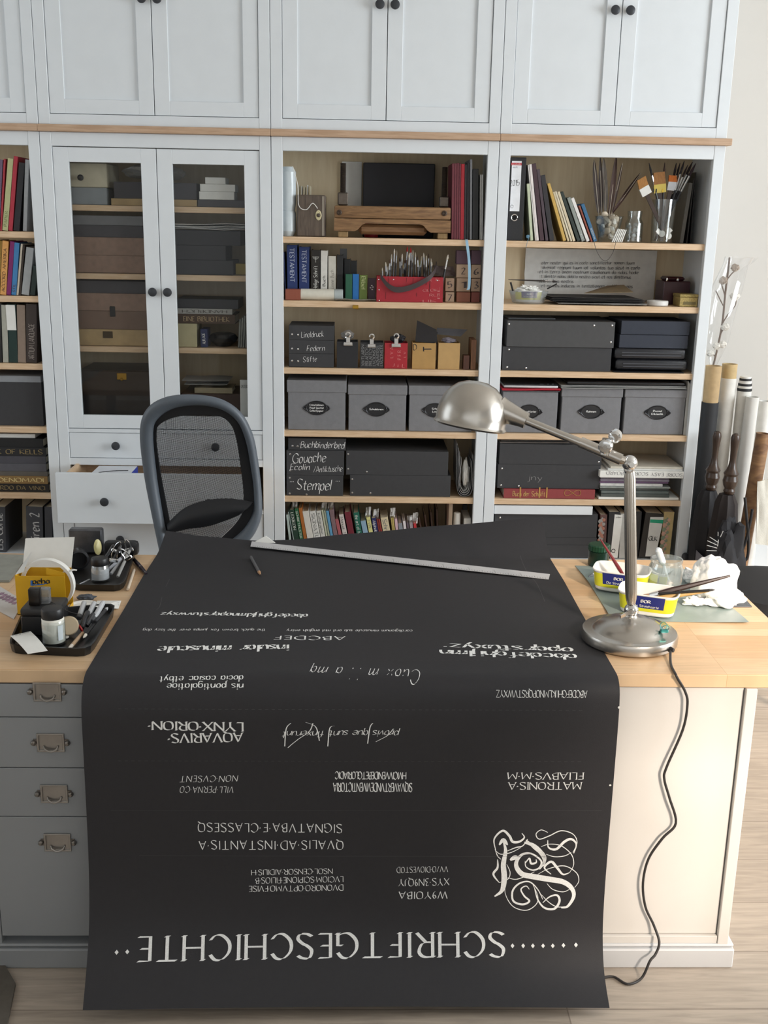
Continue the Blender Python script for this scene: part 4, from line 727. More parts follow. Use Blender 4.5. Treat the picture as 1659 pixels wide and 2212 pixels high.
        f = thing('feather', l, 'feather', A, 'feathers in the shell glass'); obj('vane', m, mk(c, .7, 0, .25, 120, 0, 300, (1, 1, .2)), f); m = nb(); tube(m, [A-u*.04+V((0, -.002, 0)), A+d*.5+V((0, .003*math.sin(1.5+i), 0))-V((0, .002, 0)), B], .0013, 5, 5); obj('quill', m, mk('b5a99a', .5), f)
    cx = XZ(1369, .12, Z+.05); k = thing('glass_jar', 'clear glass jar with a narrow neck beside the shells', 'jar', (cx, .12, Z)); h = P(1369, 456, .12).z-Z
    jarglass(k, (cx, .12, Z), [(.034, 0), (.037, .004), (.037, h*.62), (.028, h*.76), (.029, h*.82), (.031, h), (.028, h), (.026, h*.78), (.034, h*.6), (.034, .006)])
    for i in range(9):
        m = nb(); crumple(m, (cx+.02*math.cos(i*2.2), .12+.02*math.sin(i*2.2), Z+.014+.007*i), (.012, .01, .009), i+40, .3, 2); one('pebble', 'grey pebble in the narrow-necked glass jar', 'pebble', m, mk('9a9c98', .6), 'pebbles in the jar')
    m = nb()
    for i in range(6):
        A = V((XZ(1324+4*i, .02, Z), .028, Z+.001)); B = P(1336+3.4*i, 494+.5*i, .03); w = .0022; m2 = [A+V((-w, 0, 0)), A+V((w, 0, 0)), B+V((w*.8, 0, 0)), B+V((-w*.8, 0, 0))]; poly(m, m2, (0, .012, 0))
    one('swatch_fan', 'small fan of white sample strips before the glass jar', 'swatch', m, PAPERW)
    m = nb(); tube(m, [P(1283, 521, .004), P(1288, 540, .004), P(1300, 560, .002), P(1312, 562, .002), P(1324, 545, .004), P(1331, 521, .004)], .0011, 5, 6); one('cord_loop', 'thin dark cord hanging in a loop below the top right shelf', 'cord', m, mk('4a4442', .7))
    # brush glass
    cx = XZ(1431, .12, Z+.07); k = thing('brush_glass', 'tall clear glass full of brushes on the top right shelf', 'glass', (cx, .12, Z)); h = P(1431, 431, .12).z-Z
    jarglass(k, (cx, .12, Z), [(.041, 0), (.043, .004), (.05, h), (.047, h), (.041, .006)])
    for i, (px, py) in enumerate(((1430, 505), (1446, 498), (1444, 510), (1422, 500))):
        m = nb(); q = P(px, py, .12-.036); lathe(m, q, [(.013, 0), (.013, .002)], (0.2*(i-1.5), -1, .1), 4 if i % 2 else 16); one('paper_tag', ('round white tag low in the middle of the tall brush glass', 'square white tag, upper right in the tall brush glass', 'round white tag low at the right of the tall brush glass', 'square white tag at the left of the tall brush glass')[i], 'tag', m, PAPERW, 'tags in the brush glass')
    zb = Z+.008; A0 = V((cx, .12, zb))
    for i, (pb, pt, c, bc, r) in enumerate((((1424, 425), (1402, 352), '2a2a2a', '1f1a1a', .004), ((1440, 420), (1436, 351), '241c1a', '3a2620', .004), ((1445, 420), (1461, 352), '1c1c20', '2a2024', .0045), ((1447, 420), (1469, 352), '26262a', '2a2024', .004), ((1449, 422), (1478, 348), '1c1c20', '241e22', .0045), ((1450, 424), (1486, 356), '22222a', '3a2c2c', .004), ((1451, 424), (1496, 350), '26262c', '2a1e22', .005), ((1453, 430), (1503, 353), '1c1c20', '32222a', .005), ((1454, 436), (1492, 372), '2c2c30', '241e22', .004), ((1448, 422), (1473, 362), '2c2c34', '2a2024', .0035))):
        yy = .093+.0058*((i*3) % 10); q = P(*pt, yy); l = 'slim dark brush leaning left, alone, in the tall brush glass' if i == 0 else 'slim dark brush, '+ORD[[2, 3, 4, 5, 7, 9, 8, 6].index(i)]+' from the left in the right bundle of the tall glass' if i > 1 else 'dark brush in the middle of the tall brush glass'
        fr = (h-.004)/(q.z-zb); xb = (cx+math.copysign(.031, q.x-cx)*min(1, abs(q.x-cx)/.05)-fr*q.x)/(1-fr); b = V((min(max(xb, cx-.028), cx+.02), .12+(yy-.12)*.45, zb)); brush(l, b, q, c, r, 'brushes in the tall glass', bc, fl=.2, bl=.16)
    for i, (l, pb, p1, p2, w, c, fc) in enumerate((('wide flat brush with tan bristles and white band, leaning left', (1414, 450), (1395, 415), (1385, 385), .042, 'a8763f', 'd8d8d4'), ('wide flat brush with black white and yellow band', (1424, 440), (1425, 410), (1423, 372), .05, '9a6a3c', 'c9b45a'), ('flat brush with bright orange bristles', (1443, 430), (1450, 405), (1453, 379), .034, 'c46a2a', 'c9cdd4'))):
        Yb = .088+.012*i; A, B, T = P(*pb, Yb+.02), P(*p1, Yb), P(*p2, Yb); u = (T-A).normalized(); s = V((u.z, 0, -u.x)); g = thing('flat_brush', l, 'brush', A, 'flat brushes in the tall glass'); d = T-B
        def slab(p, q, w0, w1, th, mt, nm):
            m = nb(); poly(m, [p-s*w0/2+V((0, -th/2, 0)), p+s*w0/2+V((0, -th/2, 0)), q+s*w1/2+V((0, -th/2, 0)), q-s*w1/2+V((0, -th/2, 0))], (0, th, 0)); return obj(nm, m, mt, g)
        slab(V((cx+(.012, -.004, -.016)[i], .088+.012*i, Z+.02)), B, .011, .018, .006, mk('3a2a22', .5), 'handle'); fe = slab(B-u*.012, B+u*.022, w, w, .012, mk(fc, .4, .2), 'ferrule'); slab(B+u*.0221, T, w*.98, w*.92, .011, mk(c, .8, 0, .25, 90, .4, 300, (8, 1, 1)), 'bristles')
        if i == 1:
            for px in (1412, 1418, 1432): m = nb(); q = P(px, 411, Yb-.0065); bx(m, q.x-.003, q.x+.002, q.y-.0006, q.y, q.z-.008, q.z+.006); obj('printed_band', m, INK if px < 1420 else mk('d8b030', .5), fe) if False else obj('printed_band', m, INK if px < 1420 else mk('d8b030', .5), g)
    g = 'portfolios leaning in the top right corner'
    for l, b0, b1, t, yt, c in (('grey board leaning right of the brush glass', 1468, 1476, 1489, 395, '7d7a74'), ('dark board leaning behind the grey one, top right corner', 1478, 1484, 1494, 385, '3a3836'), ('black portfolio at the right side, top right corner', 1488, 1499, 1500, 372, '2a292b')): book(l, b0, b1, t, yt, Z, .19, c, .14, cat='portfolio', name='portfolio', grp=g)
right_top()
def right_second():
    Z = SZ[1]; Yb = .335
    a, b = XZ(1133, Yb, Z+.1), XZ(1415, Yb, Z+.1); m = nb(); grid(m, lambda u, v: V((a+(b-a)*u+(.004*noise.noise(V((v*9, 0, 0))) if u == 0 else 0), Yb-.004*math.sin(u*3), Z+.003+.215*v)), 12, 8, .0008)
    k = one('lettered_sheet', 'white sheet of small calligraphy standing at the back of the second right shelf', 'paper', m, mk('d9d8d4', .8))
    for s, p0, p1 in (('ater noster qui es in caelo sanctificetur nomen tuum', (1170, 571), (1370, 571)), ('dveniat regnum tuum iat voluntas tua sicut in caelo', (1172, 581), (1382, 582)), ('et in terra anem nostrum caudianum da nobis hodie', (1165, 590), (1379, 592)), ('t dimitte nobis debita nostra sicut et nos dimittimus', (1169, 600), (1362, 602)), ('debitoribus nostris', (1165, 610), (1238, 611)), ('et ne nos inducas in tentationem sed libera nos', (1169, 620), (1366, 622))):
        write('lettering', s, mk('55565a', .8), k, p0, p1, 7, Yb-.0065, nib=1.1, thin=.35)
    # clear bowl holding a margarine tub
    cx = XZ(1141, .1, Z+.03); k = thing('clear_bowl', 'clear plastic bowl holding a margarine tub, second right shelf', 'bowl', (cx, .1, Z)); h = P(1141, 628, .1).z-Z
    jarglass(k, (cx, .1, Z), [(.06, 0), (.066, .003), (.082, h), (.08, h), (.062, .005)], 32, clear('bowl', 'eef2f4', .1, .12), 'bowl')
    tub(V((cx, .1, Z+.006)), .11, .06, .045, 0, 'margarine tub stuffed with white tissue in the clear bowl', 'shelf', tissue=True)
    brush('thin dark brush lying across the clear bowl rim', P(1098, 604, .07), P(1204, 608, .09), '2a2422', .0028, None, '2a2020')
    m = nb(); rod(m, P(1103, 610, .06), P(1108, 628, .07), .004); one('black_stub', 'short black stub at the left rim of the clear bowl', 'pen', m, BLACKPL)
    m = nb(); rod(m, P(1182, 624, .08), P(1203, 613, .085), .0028); one('black_pen', 'thin black pen pointing right out of the clear bowl', 'pen', m, BLACKPL)
    # black papers, tape, boxes
    z = Z; 
    for i, (l, x0, x1, yt, c) in enumerate((('pale folder sheets lying lowest under the black papers', 1208, 1398, 655, '8d8a86'), ('thick black paper pile on the second right shelf', 1192, 1394, 641, '1e1b1a'))):
        a, b, zt = bounds(x0, x1, yt, z, .03); m = nb(); n = 3+3*i
        for q in range(n): sheetbm(m, (a+.006*math.sin(q*2), .03+.004*math.cos(q*3), z+.0035+(zt-z-.006)*q/n), (b-a-.004*q, 0, .002*math.sin(q)), (.01*math.sin(q), .22, .001), .002, q+i*9, 8, .002)
        one('paper_pile', l, 'paper', m, mk(c, .7)); z = zt+.001
    m = nb(); poly(m, [P(1262, 634, .1), P(1368, 632, .1), P(1347, 616, .2), P(1312, 618, .24)], (0, 0, .002)); one('card_sheet', 'olive brown card lying on top of the black papers', 'card', m, mk('77674e', .7))
    cx = XZ(1422, .06, Z); m = nb(); lathe(m, (cx, .075, Z+.0005), [(.042, 0), (.044, .003), (.044, .016), (.042, .02), (.028, .021), (.026, .012)], n=32); one('tape_roll', 'white round tape roll beside the gold box', 'tape', m, mk('d6d4d0', .5))
    a, b, zt = bounds(1469, 1513, 636, Z, .03); k = thing('gold_box', 'small gold patterned box at the right side of the second shelf', 'box', ((a+b)/2, .08, Z)); m = nb(); bx(m, a, b, .03, .13, Z, zt-.012, .001); obj('body', m, mk('a8935a', .45, .3, .35, 160, .3, 300), k); m = nb(); bx(m, a-.002, b+.001, .028, .132, zt-.0115, zt, .001); obj('lid', m, mk('9a8850', .45, .3, .35, 160, .3, 300), k)
    m = nb(); p, q = P(1476, 658, .03), P(1503, 652, .03); bx(m, p.x, q.x, .0285, .0298, p.z, q.z); obj('front_strip', m, mk('6f6238', .5), k)
    a, b, z2 = bounds(1434, 1508, 606, zt+.01, .145); k = thing('red_box', 'dark red lacquer box behind the gold box', 'box', ((a+b)/2, .2, Z)); m = nb(); bx(m, a, b, .145, .27, Z, z2-.004, .003); obj('body', m, mk('3a1820', .35), k); m = nb(); bx(m, a+.01, b-.02, .16, .25, z2-.0035, z2+.014, .008); obj('lid', m, mk('351019', .3), k)
    for px in (1441, 1464): m = nb(); crumple(m, P(px, 604, .14), (.005, .004, .008), px, .4, 2); obj('clasp', m, CHROME, k)
def tub(c, L, Wd, H, rot, label, key, tissue=False, up=.5):
    """rounded rectangular plastic tub with a yellow and blue printed band; c at the middle of its base"""
    k = thing('margarine_tub', label, 'tub', c); M = Matrix.Translation(c) @ Matrix.Rotation(rot, 4, 'Z')
    def rr(t, s, z, e=4.5): ct, st = math.cos(t), math.sin(t); f = (abs(ct)**e+abs(st)**e)**(-1/e); return M @ V((L/2*s*ct*f, Wd/2*s*st*f, z))
    m = nb(); N = 48; rs = [[m.verts.new(rr(2*math.pi*i/N, s, z)) for i in range(N)] for s, z in ((.86, 0), (.9, .003), (1, H), (1.04, H), (1.045, H-.002), (1.03, H+.001), (.985, H), (.89, .005))]
    for a, b in zip(rs, rs[1:]): skin(m, a, b)
    m.faces.new(rs[0]); m.faces.new(rs[-1]); obj('shell', m, mk('e9e7e2', .35), k)
    def band(t0, t1, z0, z1, mat, nm, o=1.004, par=None):
        m = nb(); n = 96; s = lambda z: (.9+.1*z/H)*o+.006; grid(m, lambda u, v: rr(t0+(t1-t0)*u, s(z0+(z1-z0)*v), z0+(z1-z0)*v), n, 4); return obj(nm, m, mat, par or k)
    band(-math.pi, math.pi, H*.2, H*.88, mk('d3d22e', .4), 'yellow_band')
    b = band(-math.pi*.5-.56, -math.pi*.5+.56, H*.36, H*.93, mk('1f2a72', .4), 'blue_label', 1.012)
    f = lambda z0: (lambda x, y: M @ V((x-L*.22, -Wd/2*(.9+.1*(z0+y)/H)*1.034-.0008, z0+y)))
    m = nb(); ink(m, 'BOR', lambda x, y: f(H*.64)(x+L*.13, y), H*.13, fit=L*.16, nib=1.8, thin=.8); bx_ = bmesh.ops; obj('lettering', m, PAPERW, b, smooth=0)
    m = nb(); ink(m, 'Die Streichzarte', f(H*.42), H*.11, fit=L*.43, nib=1.2, thin=.5); obj('lettering', m, PAPERW, b, smooth=0)
    if tissue: m = nb(); crumple(m, c+V((0, 0, H)), (L*.4, Wd*.36, .02), 5, .6, 4, 3); obj('tissue', m, PAPERW, k)
    return k
right_second()
def right_low():
    Z = SZ[2]
    m = nb(); poly(m, [V((x, .337, Z+h)) for x, h in ((XZ(1270, .33, 1.15), .001), (XZ(1270, .33, 1.15), .16), (XZ(1290, .33, 1.15), .2), (XZ(1330, .33, 1.15), .205), (1.75, .2), (1.75, .001))], (0, .013, 0)); one('rounded_case', 'black rounded case behind the navy boxes on the third right shelf', 'case', m, mk('202024', .6))
    a, b, zt = bounds(1085, 1320, 750, Z, .035); k = thing('storage_box', 'large two-part black card box on the third right shelf', 'box', ((a+b)/2, .18, Z)); m = nb(); bx(m, a, b, .035, .33, Z, zt, .001); obj('body', m, BLACKBOX, k)
    a2, b2, z2 = bounds(1095, 1327, 694, zt, .03); m = nb(); bx(m, a2, b2, .028, .335, zt+.0005, z2, .001); obj('lid', m, mk('4a4a4b', .8, 0, .05, 50, .2, 600), k)
    for px, py in ((1283, 703), (1322, 703), (1319, 739), (1099, 755), (1095, 793), (1136, 795), (1099, 700)): rivet(P(px, py, .028 if py < 748 else .035), k)
    carton('slate_plate', 'grey plate lying on the large two-part black box', 'plate', 1098, 1200, 687, z2+.0005, .1, .15, mk('6a6d70', .7))
    # leather cases and navy boxes
    m = nb(); sheetbm(m, (XZ(1326, .01, Z), .012, Z+.002), (XZ(1478, .01, Z)-XZ(1326, .01, Z), 0, 0), (0, .26, .002), .0012, 3, 10, .002); one('black_sheet', 'thin black sheet sticking out below the leather cases', 'sheet', m, mk('16161a', .4))
    z = Z+.008
    for l, x0, x1, yt in (('bulging black leather case, lowest of the right stack', 1330, 1486, 777), ('black leather case with ridged edge below the navy boxes', 1328, 1482, 753)):
        a, b, zt = bounds(x0, x1, yt, z, .03); m = nb(); bx(m, a, b, .03, .26, z, zt, .012, None, 3); k = tag(obj('leather_case', m, mk('1c1d22', .35, 0, .1, 60, .3, 200)), l, 'case', 'leather cases'); m = nb()
        for q in (.35, .6): rod(m, (a+.03, .029, z+(zt-z)*q), (b-.02, .029, z+(zt-z)*q), .0025)
        obj('zipper', m, mk('4a4c52', .4), k); z = zt+.0006
    for l, x0, x1, yt in (('lower of two navy card boxes on the leather cases', 1338, 1486, 724), ('upper of two navy card boxes on the leather cases', 1342, 1490, 694)):
        a, b, z = cardbox(l, x0, x1, yt, z+.0006, .035, .24, (), (), 'navy card boxes', mk('2f3440', .75, 0, .05, 50, .2, 600)); z += .001
    Z = SZ[3]; g = 'grey fabric boxes with lids'
    a, b, zt = fabric_box('grey fabric box labelled Acrylfarbe under the laptop', 1083, 1206, 845, 846, Z, .03, ('Acrylfarbe',), (1143, 889), g)
    a1, b1, z1 = fabric_box('grey lidded fabric box labelled Rahmen behind the lamp arm', 1211, 1343, 839, 858, Z, .03, ('Rahmen',), (1277, 889), g)
    a2, b2, z2 = fabric_box('grey lidded fabric box labelled Dremel, last on the right', 1347, 1481, 842, 859, Z, .03, ('Dremel', 'Enkaustik'), (1420, 891), g)
    m = nb(); sheetbm(m, (XZ(1085, .02, zt), .022, zt+.004), (XZ(1211, .02, zt)-XZ(1085, .02, zt), 0, .003), (0, .22, 0), .003, 2, 10, .007); one('red_sleeve', 'red felt sleeve under the silver laptop', 'sleeve', m, mk('a81e30', .9, 0, .1, 300, .3, 900))
    L, R = XZ(1088, .03, zt), XZ(1205, .03, zt); k = thing('laptop', 'closed silver laptop on a red sleeve, fourth right shelf', 'laptop', ((L+R)/2, .13, zt+.013)); m = nb(); bx(m, L, R, .028, .24, zt+.0135, zt+.024, .004, None, 2); obj('base', m, mk('d5d6d8', .35, .5), k)
    m = nb(); bx(m, L, R, .028, .24, zt+.0245, zt+.029, .002); obj('screen_lid', m, mk('2c2d30', .4), k)
    for px, w in ((1170, .008), (1184, .004), (1194, .004)): m = nb(); q = P(px, 830, .027); bx(m, q.x-w, q.x+w, .027, .0279, q.z-.0015, q.z+.0015); obj('port', m, DARK, k)
    zz = max(z1, z2)
    m = nb()
    for q in range(3): sheetbm(m, (XZ(1212, .02, zz), .015+.004*q, zz+.002+.004*q), (XZ(1492, .02, zz)-XZ(1212, .02, zz)-.02, 0, .002), (0, .28, 0), .002, q+20, 10, .0012)
    one('paper_sheets', 'pale sheets lying across the Rahmen and Dremel boxes', 'paper', m, mk('b5b5b2', .6))
    m = nb(); bx(m, XZ(1222, .03, zz)+.005, XZ(1480, .03, zz), .03, .29, zz+.0135, zz+.03, .008, None, 3); one('black_tray', 'glossy black flat tray on top of the pale sheets', 'tray', m, mk('17171a', .25))
    for i in range(4): m = nb(); x = 1.7457+.0028*i; bx(m, x, x+.0023, .032, .26, Z, Z+.23-.004*i); one('upright_sheet', ORD[i]+' from the left of four upright sheets beside the Dremel box', 'sheet', m, mk('c4c4c0', .6), 'upright sheets beside the Dremel box')
    # fifth shelf
    Z = SZ[4]
    k = flatbook('old red book with a gilt spine lying under the black box', 1088, 1285, 1057, Z, .02, '8c3a3c', .25, 'Buch der Schrift', 'c9a565', frac=.35); a = XZ(1088, .02, Z); b = XZ(1285, .02, Z); o = bpy.data.objects['book.%03d' % 0] if False else [q for q in bpy.data.objects if q.get('label', '').startswith('old red book')][0]
    m = nb()
    for f in (.17, .38, .46): bx(m, a+(b-a)*f, a+(b-a)*f+.006, .0185, .0198, Z+.004, Z+.05)
    c = V((a+(b-a)*.75, .019, Z+.027)); tube(m, [c+V((.035*math.cos(t), 0, .016*math.sin(2*t)*.8)) for t in [i*math.pi/12 for i in range(24)]], .0012, 5, 2, True); obj('gilt_ornament', m, mk('b58d4f', .4, .3), o)
    z = k+.001; kw = dict(nib=.5)
    a, b, z = cardbox('black card box with faint scribbles on the old red book', 1075, 1296, 1004, z, .03, .29, ((1084, 1012), (1082, 1048), (1120, 1050)), (('jny', (1140, 1036), (1170, 1038), 12, kw),), 'black card boxes beside the magazines')
    a, b, z = cardbox('black card box under loose sheets behind the lamp arm', 1079, 1300, 960, z+.0006, .03, .28, ((1293, 998),), (), 'black card boxes beside the magazines')
    m = nb(); sheetbm(m, (XZ(1080, .03, z), .028, z+.003), (.3, 0, .003), (0, .25, 0), .0015, 5, 10, .001); sheetbm(m, (XZ(1084, .03, z), .05, z+.008), (.37, 0, .006), (0, .22, 0), .0015, 8, 10, .001); one('loose_sheets', 'loose dark edged sheets on the black box behind the lamp arm', 'paper', m, mk('8d8a88', .6))
    m = nb(); a, b, zt = bounds(1293, 1466, 1075, Z, .02); bx(m, a, b, .02, .28, Z, zt+.001, .001); one('white_board', 'white board lying under the magazine stack', 'board', m, PAPERW); z = zt+.0015
    g = 'magazines in the stack by the lamp post'
    for i, (yt, x0, x1, c) in enumerate(((1067, 1298, 1446, '4a5250'), (1061, 1299, 1445, '5a6462'), (1055, 1297, 1446, '3f4644'), (1051, 1296, 1448, '8a908c'), (1045, 1297, 1432, 'cfcfcc'), (1040, 1296, 1445, '6a5070'), (1035, 1297, 1446, '7d7684'), (1030, 1298, 1446, '8a8590'))):
        m = nb(); a, b, zt = bounds(x0, x1, yt, z, .02); bx(m, a, b, .02+.004*(i % 3), .26, z, max(zt, z+.006)-.0006, .001); one('magazine', ('bottom magazine of the stack on the white board', 'second magazine up on the white board', 'third magazine up on the white board', 'pale grey magazine, fourth up on the white board', 'white magazine in the middle of the stack', 'purple magazine in the stack', 'grey mauve magazine above the purple one', 'thin mauve magazine just below the white scoring board')[i], 'magazine', m, mk(c, .4, 0, .15, 40), g); z = max(zt, z+.006)
    a, b, zt = bounds(1296, 1478, 1018, z, .0); k = thing('scoring_board', 'long white board pack with printed letters on the magazines', 'pack', ((a+b)/2, .13, z)); m = nb(); bx(m, a, b, .0, .27, z, zt, .001); obj('body', m, PAPERW, k)
    write('lettering', 'SCORE EASY SCORING BOARD', mk('77777a', .7), k, (1474, 1023), (1310, 1018), 7, .0-.0003, nib=1); z = zt+.0006
    for i, (l, yt, c, x0) in enumerate((('white magazine lying on the scoring board', 1008, 'd9d8d4', 1312), ('magazine with a checkered brown cover, top of the stack', 1002, 'cfcabd', 1318))):
        m = nb(); a, b, zt = bounds(x0, 1474, yt, z, .02); bx(m, a, b, .01, .27, z, z+.008, .001); k = tag(obj('magazine', m, mk(c, .5)), l, 'magazine', g); z += .0086
        if i:
            m = nb()
            for q in range(7): bx(m, a+.05+.022*(q % 4), a+.068+.022*(q % 4), .06+.05*(q//4)+.02*(q % 2), .1+.05*(q//4)+.02*(q % 2), z-.0004, z+.0002)
            obj('cover_squares', m, mk('6f4030', .6), k)
    # bottom shelf
    Z = BASE; cardz = Z
    for l, x0, x1, yt in (('lowest black card box on the bottom right shelf', 1066, 1288, 1177), ('thin black card box in the middle of the bottom right stack', 1066, 1289, 1161), ('tall black card box under the flat white board', 1068, 1290, 1110)):
        a, b, cardz = cardbox(l, x0, x1, yt, cardz+.0006, .03, .28, ((1080, 1118),) if 'tall' in l else (), (), 'black card boxes on the bottom right shelf')
    m = nb(); a, b, zt = bounds(1068, 1280, 1093, cardz+.001, .015); bx(m, a, b, .015, .28, cardz+.001, zt, .001); one('white_board', 'flat white board lying above the bottom black boxes', 'board', m, WHITE)
    def yb(px): return pix((px, .03, Z))
    g = 'binders on the bottom right shelf'
    for l, b0, b1, t, yt, c, kind in (('floral patterned binder left of the black ones', 1293, 1308, 1297, 1112, '5a3c38', 'fl'), ('black binder with a long white label behind the lamp post', 1310, 1334, 1316, 1106, '222225', 'lab'), ('white binder close behind the lamp post', 1337, 1350, 1341, 1110, 'bdbcb8', ''), ('black binder right of the lamp post without a label', 1357, 1378, 1366, 1105, '1d1d20', ''), ('black binder with a green banded label reading GLK', 1379, 1418, 1395, 1110, '26221f', 'glk'), ('cream binder with a rose pattern at the right side', 1422, 1446, 1433, 1106, 'b5a070', 'rose')):
        k = book(l, b0, b1, t, yt, Z, .03, c, .28, cat='binder', name='binder', grp=g); f = .03-.001
        def quad(nm, mat, pts):
            m = nb(); poly(m, [P(x, y, f) for x, y in pts], (0, .0006, 0)); return obj(nm, m, mat, k)
        if kind == 'lab': quad('spine_label', PAPERW, [(1318, 1205), (1334, 1205), (1345, 1113), (1328, 1111)]); m = nb(); q = P(1325, 1190, f-.0006); tube(m, [q+V((.008*math.cos(t), 0, .008*math.sin(t))) for t in [i*math.pi/8 for i in range(16)]], .0016, 5, 0, True); obj('ring_pull', m, DARK, k); write('lettering', 'ordner', INK, k, (1331, 1119), (1342, 1119), 4, f-.0007)
        if kind == 'glk':
            L = quad('spine_label', mk('d6d6d2', .6), [(1394, 1202), (1416, 1202), (1434, 1117), (1405, 1117)]); m = nb(); f -= .0007; poly(m, [P(x, y, f) for x, y in ((1404, 1129), (1432, 1131), (1433, 1123), (1405, 1122))], (0, .0005, 0)); obj('green_band', m, mk('1f9f7a', .5), L); write('lettering', 'GLK', INK, L, (1401, 1167), (1419, 1168), 9, f-.0002, nib=1.3, thin=.6)
        if kind in ('fl', 'rose'):
            m = nb(); m2 = nb()
            for q in range(26):
                px, py = (1301+4*math.sin(q*2)-.3*q, 1120+3.1*q) if kind == 'fl' else (1442+4*math.sin(q*2.1)-.42*q, 1120+3*q); lathe(m if q % 2 else m2, P(px, py, f), [(.005+.003*(q % 3), 0), (.004, .0008)], (0, -1, 0), 7)
            obj('flower_print', m, mk('a06a58' if kind == 'fl' else 'c49a8a', .6), k); obj('leaf_print', m2, mk('8f8c88' if kind == 'fl' else '7f8a74', .6), k)
right_low()
knob(P(1478, 1199, 0), bpy.data.objects['bookcase.002'])
# ================================================================ corner with rolls, umbrellas and cotton
def corner():
    LC = thing('low_chest', 'low white chest against the wall behind the paper rolls', 'chest', (2.45, .26, 0)); m = nb(); bx(m, 1.9, 2.9, .16, .37, 0, .30, .002); obj('body', m, WHITE, LC); m = nb(); bx(m, 1.89, 2.91, .145, .372, .301, .322, .002); obj('top', m, WHITE, LC)
    for a, b in ((1.905, 2.225), (2.231, 2.895)): m = nb(); bx(m, a, b, .145, .1595, .02, .29, .001); obj('front_panel', m, WHITE, LC)
    def roll(name, label, x0, x1, yt, Y, mat, cap=None, inner=None, lean=0, zb=0., th=.15):
        zt = P((x0+x1)/2, yt, Y).z; xm = XZ((x0+x1)/2, Y, zt); r = (XZ(x1, Y, zt)-XZ(x0, Y, zt))/2; B = V((xm-lean, Y, zb)); T = V((xm, Y, zt)); k = thing(name, label, 'roll', B, 'rolls in the corner'); u = (T-B).normalized(); L = (T-B).length
        c = cap or 0; m = nb(); lathe(m, B, [(r, 0), (r, L-c), (r*(1-th), L-c), (r*(1-th), L-c-.04)], u, 24, (True, True)); obj('wrap', m, mat, k)
        if cap: m = nb(); lathe(m, B+u*(L-c-.03), [(r*.94*(1-th*.2), 0), (r*.94, c+.03), (r*.8, c+.03), (r*.8, c-.03)], u, 24); obj('cardboard_tube', m, inner or mk('b59a72', .7, 0, .08, 40), k)
        return k, B, u, L, r
    roll('paper_roll', 'cardboard tube wrapped in black paper beside the bookcase', 1524, 1560, 790, .06, mk('26272a', .7), .155, None)
    roll('paper_roll', 'cardboard tube wrapped in white paper, second from the bookcase', 1560, 1594, 786, .1, mk('dcd9d2', .7), .06, mk('c0a678', .7, 0, .08, 40))
    k, B, u, L, r = roll('paper_roll', 'white roll with black and white layered ends', 1594, 1624, 834, .09, mk('e0ddd6', .7))
    for i, (dz, c, s) in enumerate(((0, '1e1e20', 1.03), (.01, 'e0ddd8', .98), (.02, '1e1e20', .95), (.032, 'e0ddd8', .88), (.042, '1c1c1e', .84), (.05, 'e2e0da', .78))): m = nb(); lathe(m, B+u*(L-.02+dz), [(r*s, 0), (r*s, .012), (r*s*.85, .012)], u, 24); obj('layer', m, mk(c, .6), k)
    roll('plastic_roll', 'plastic wrapped glossy roll in front of the layered roll', 1612, 1640, 857, .03, mk('d9d7d2', .12, 0, .03, 20, .5, 25), None, None, .02)
    roll('paper_roll', 'white roll at the right edge of the photo', 1640, 1668, 866, .08, mk('e3e1dc', .5))
    roll('wooden_tube', 'brown wood patterned tube leaning at the right edge', 1634, 1664, 936, -.08, wood('6a4a34', 'a07a54', (3, 3, 9), .5, 5), None, None, .05)
    # umbrellas
    for l, px, yt, Y, top in (('umbrella with turned dark handle, left of the two', 1550, 932, -.07, 1.0), ('umbrella with turned dark handle, right of the two', 1590, 937, -.2, 1.05)):
        T = P(px, yt, Y); h = T.z; k = thing('umbrella', l, 'umbrella', (T.x-.012, Y, 0), 'umbrellas'); u = (T-V((T.x-.012, Y, 0))).normalized(); B = V((T.x-.012, Y, 0))
        m = nb(); lathe(m, B+u*(h-.25), [(.02, 0), (.024, .012), (.02, .022), (.027, .035), (.031, .055), (.026, .075), (.031, .085), (.022, .1), (.016, .115), (.0125, .14), (.014, .18), (.0175, .21), (.0185, .232), (.015, .245), (.006, .252)], u, 20); obj('handle', m, wood('2c201a', '4a382c', (9, 9, 1.5), .3), k)
        m = nb(); N = 18; prof = [(.008, 0), (.012, .03), (.03, .12), (.05, .28), (.055, .38), (.04, h-.29), (.026, h-.252)]; rs = []
        for r, z in prof: rs.append([m.verts.new(B+V((r*(1+.18*(i % 2))*math.cos(2*math.pi*i/N), r*(1+.18*(i % 2))*math.sin(2*math.pi*i/N), z))) for i in range(N)])
        for a, b in zip(rs, rs[1:]): skin(m, a, b)
        m.faces.new(rs[0]); m.faces.new(rs[-1]); obj('canopy', m, mk('18161a' if top == 1.0 else '1e1412', .7), k, smooth=60)
    k = thing('lace_up_bag', 'black bag with white lacing standing before the umbrellas', 'bag', V((XZ(1556, -.28, 0), -.345, 0))); c = V((XZ(1556, -.28, .3), -.345, .27)); m = nb(); crumple(m, c, (.082, .05, .25), 31, .3, 4, 1.6)
    for v in m.verts: v.co.z = max(v.co.z, .001)
    obj('body', m, mk('1a1a1f', .75), k); ORG[k.name] = ORG[k.name]
    m = nb()
    for p, q in (((1533, 1160), (1552, 1172)), ((1528, 1168), (1550, 1178)), ((1527, 1178), (1549, 1184)), ((1526, 1189), (1548, 1190)), ((1552, 1166), (1550, 1180)), ((1556, 1160), (1562, 1147)), ((1551, 1158), (1551, 1149)), ((1540, 1200), (1548, 1204))): rod(m, P(*p, -.417), P(*q, -.417), .0016, None, 6)
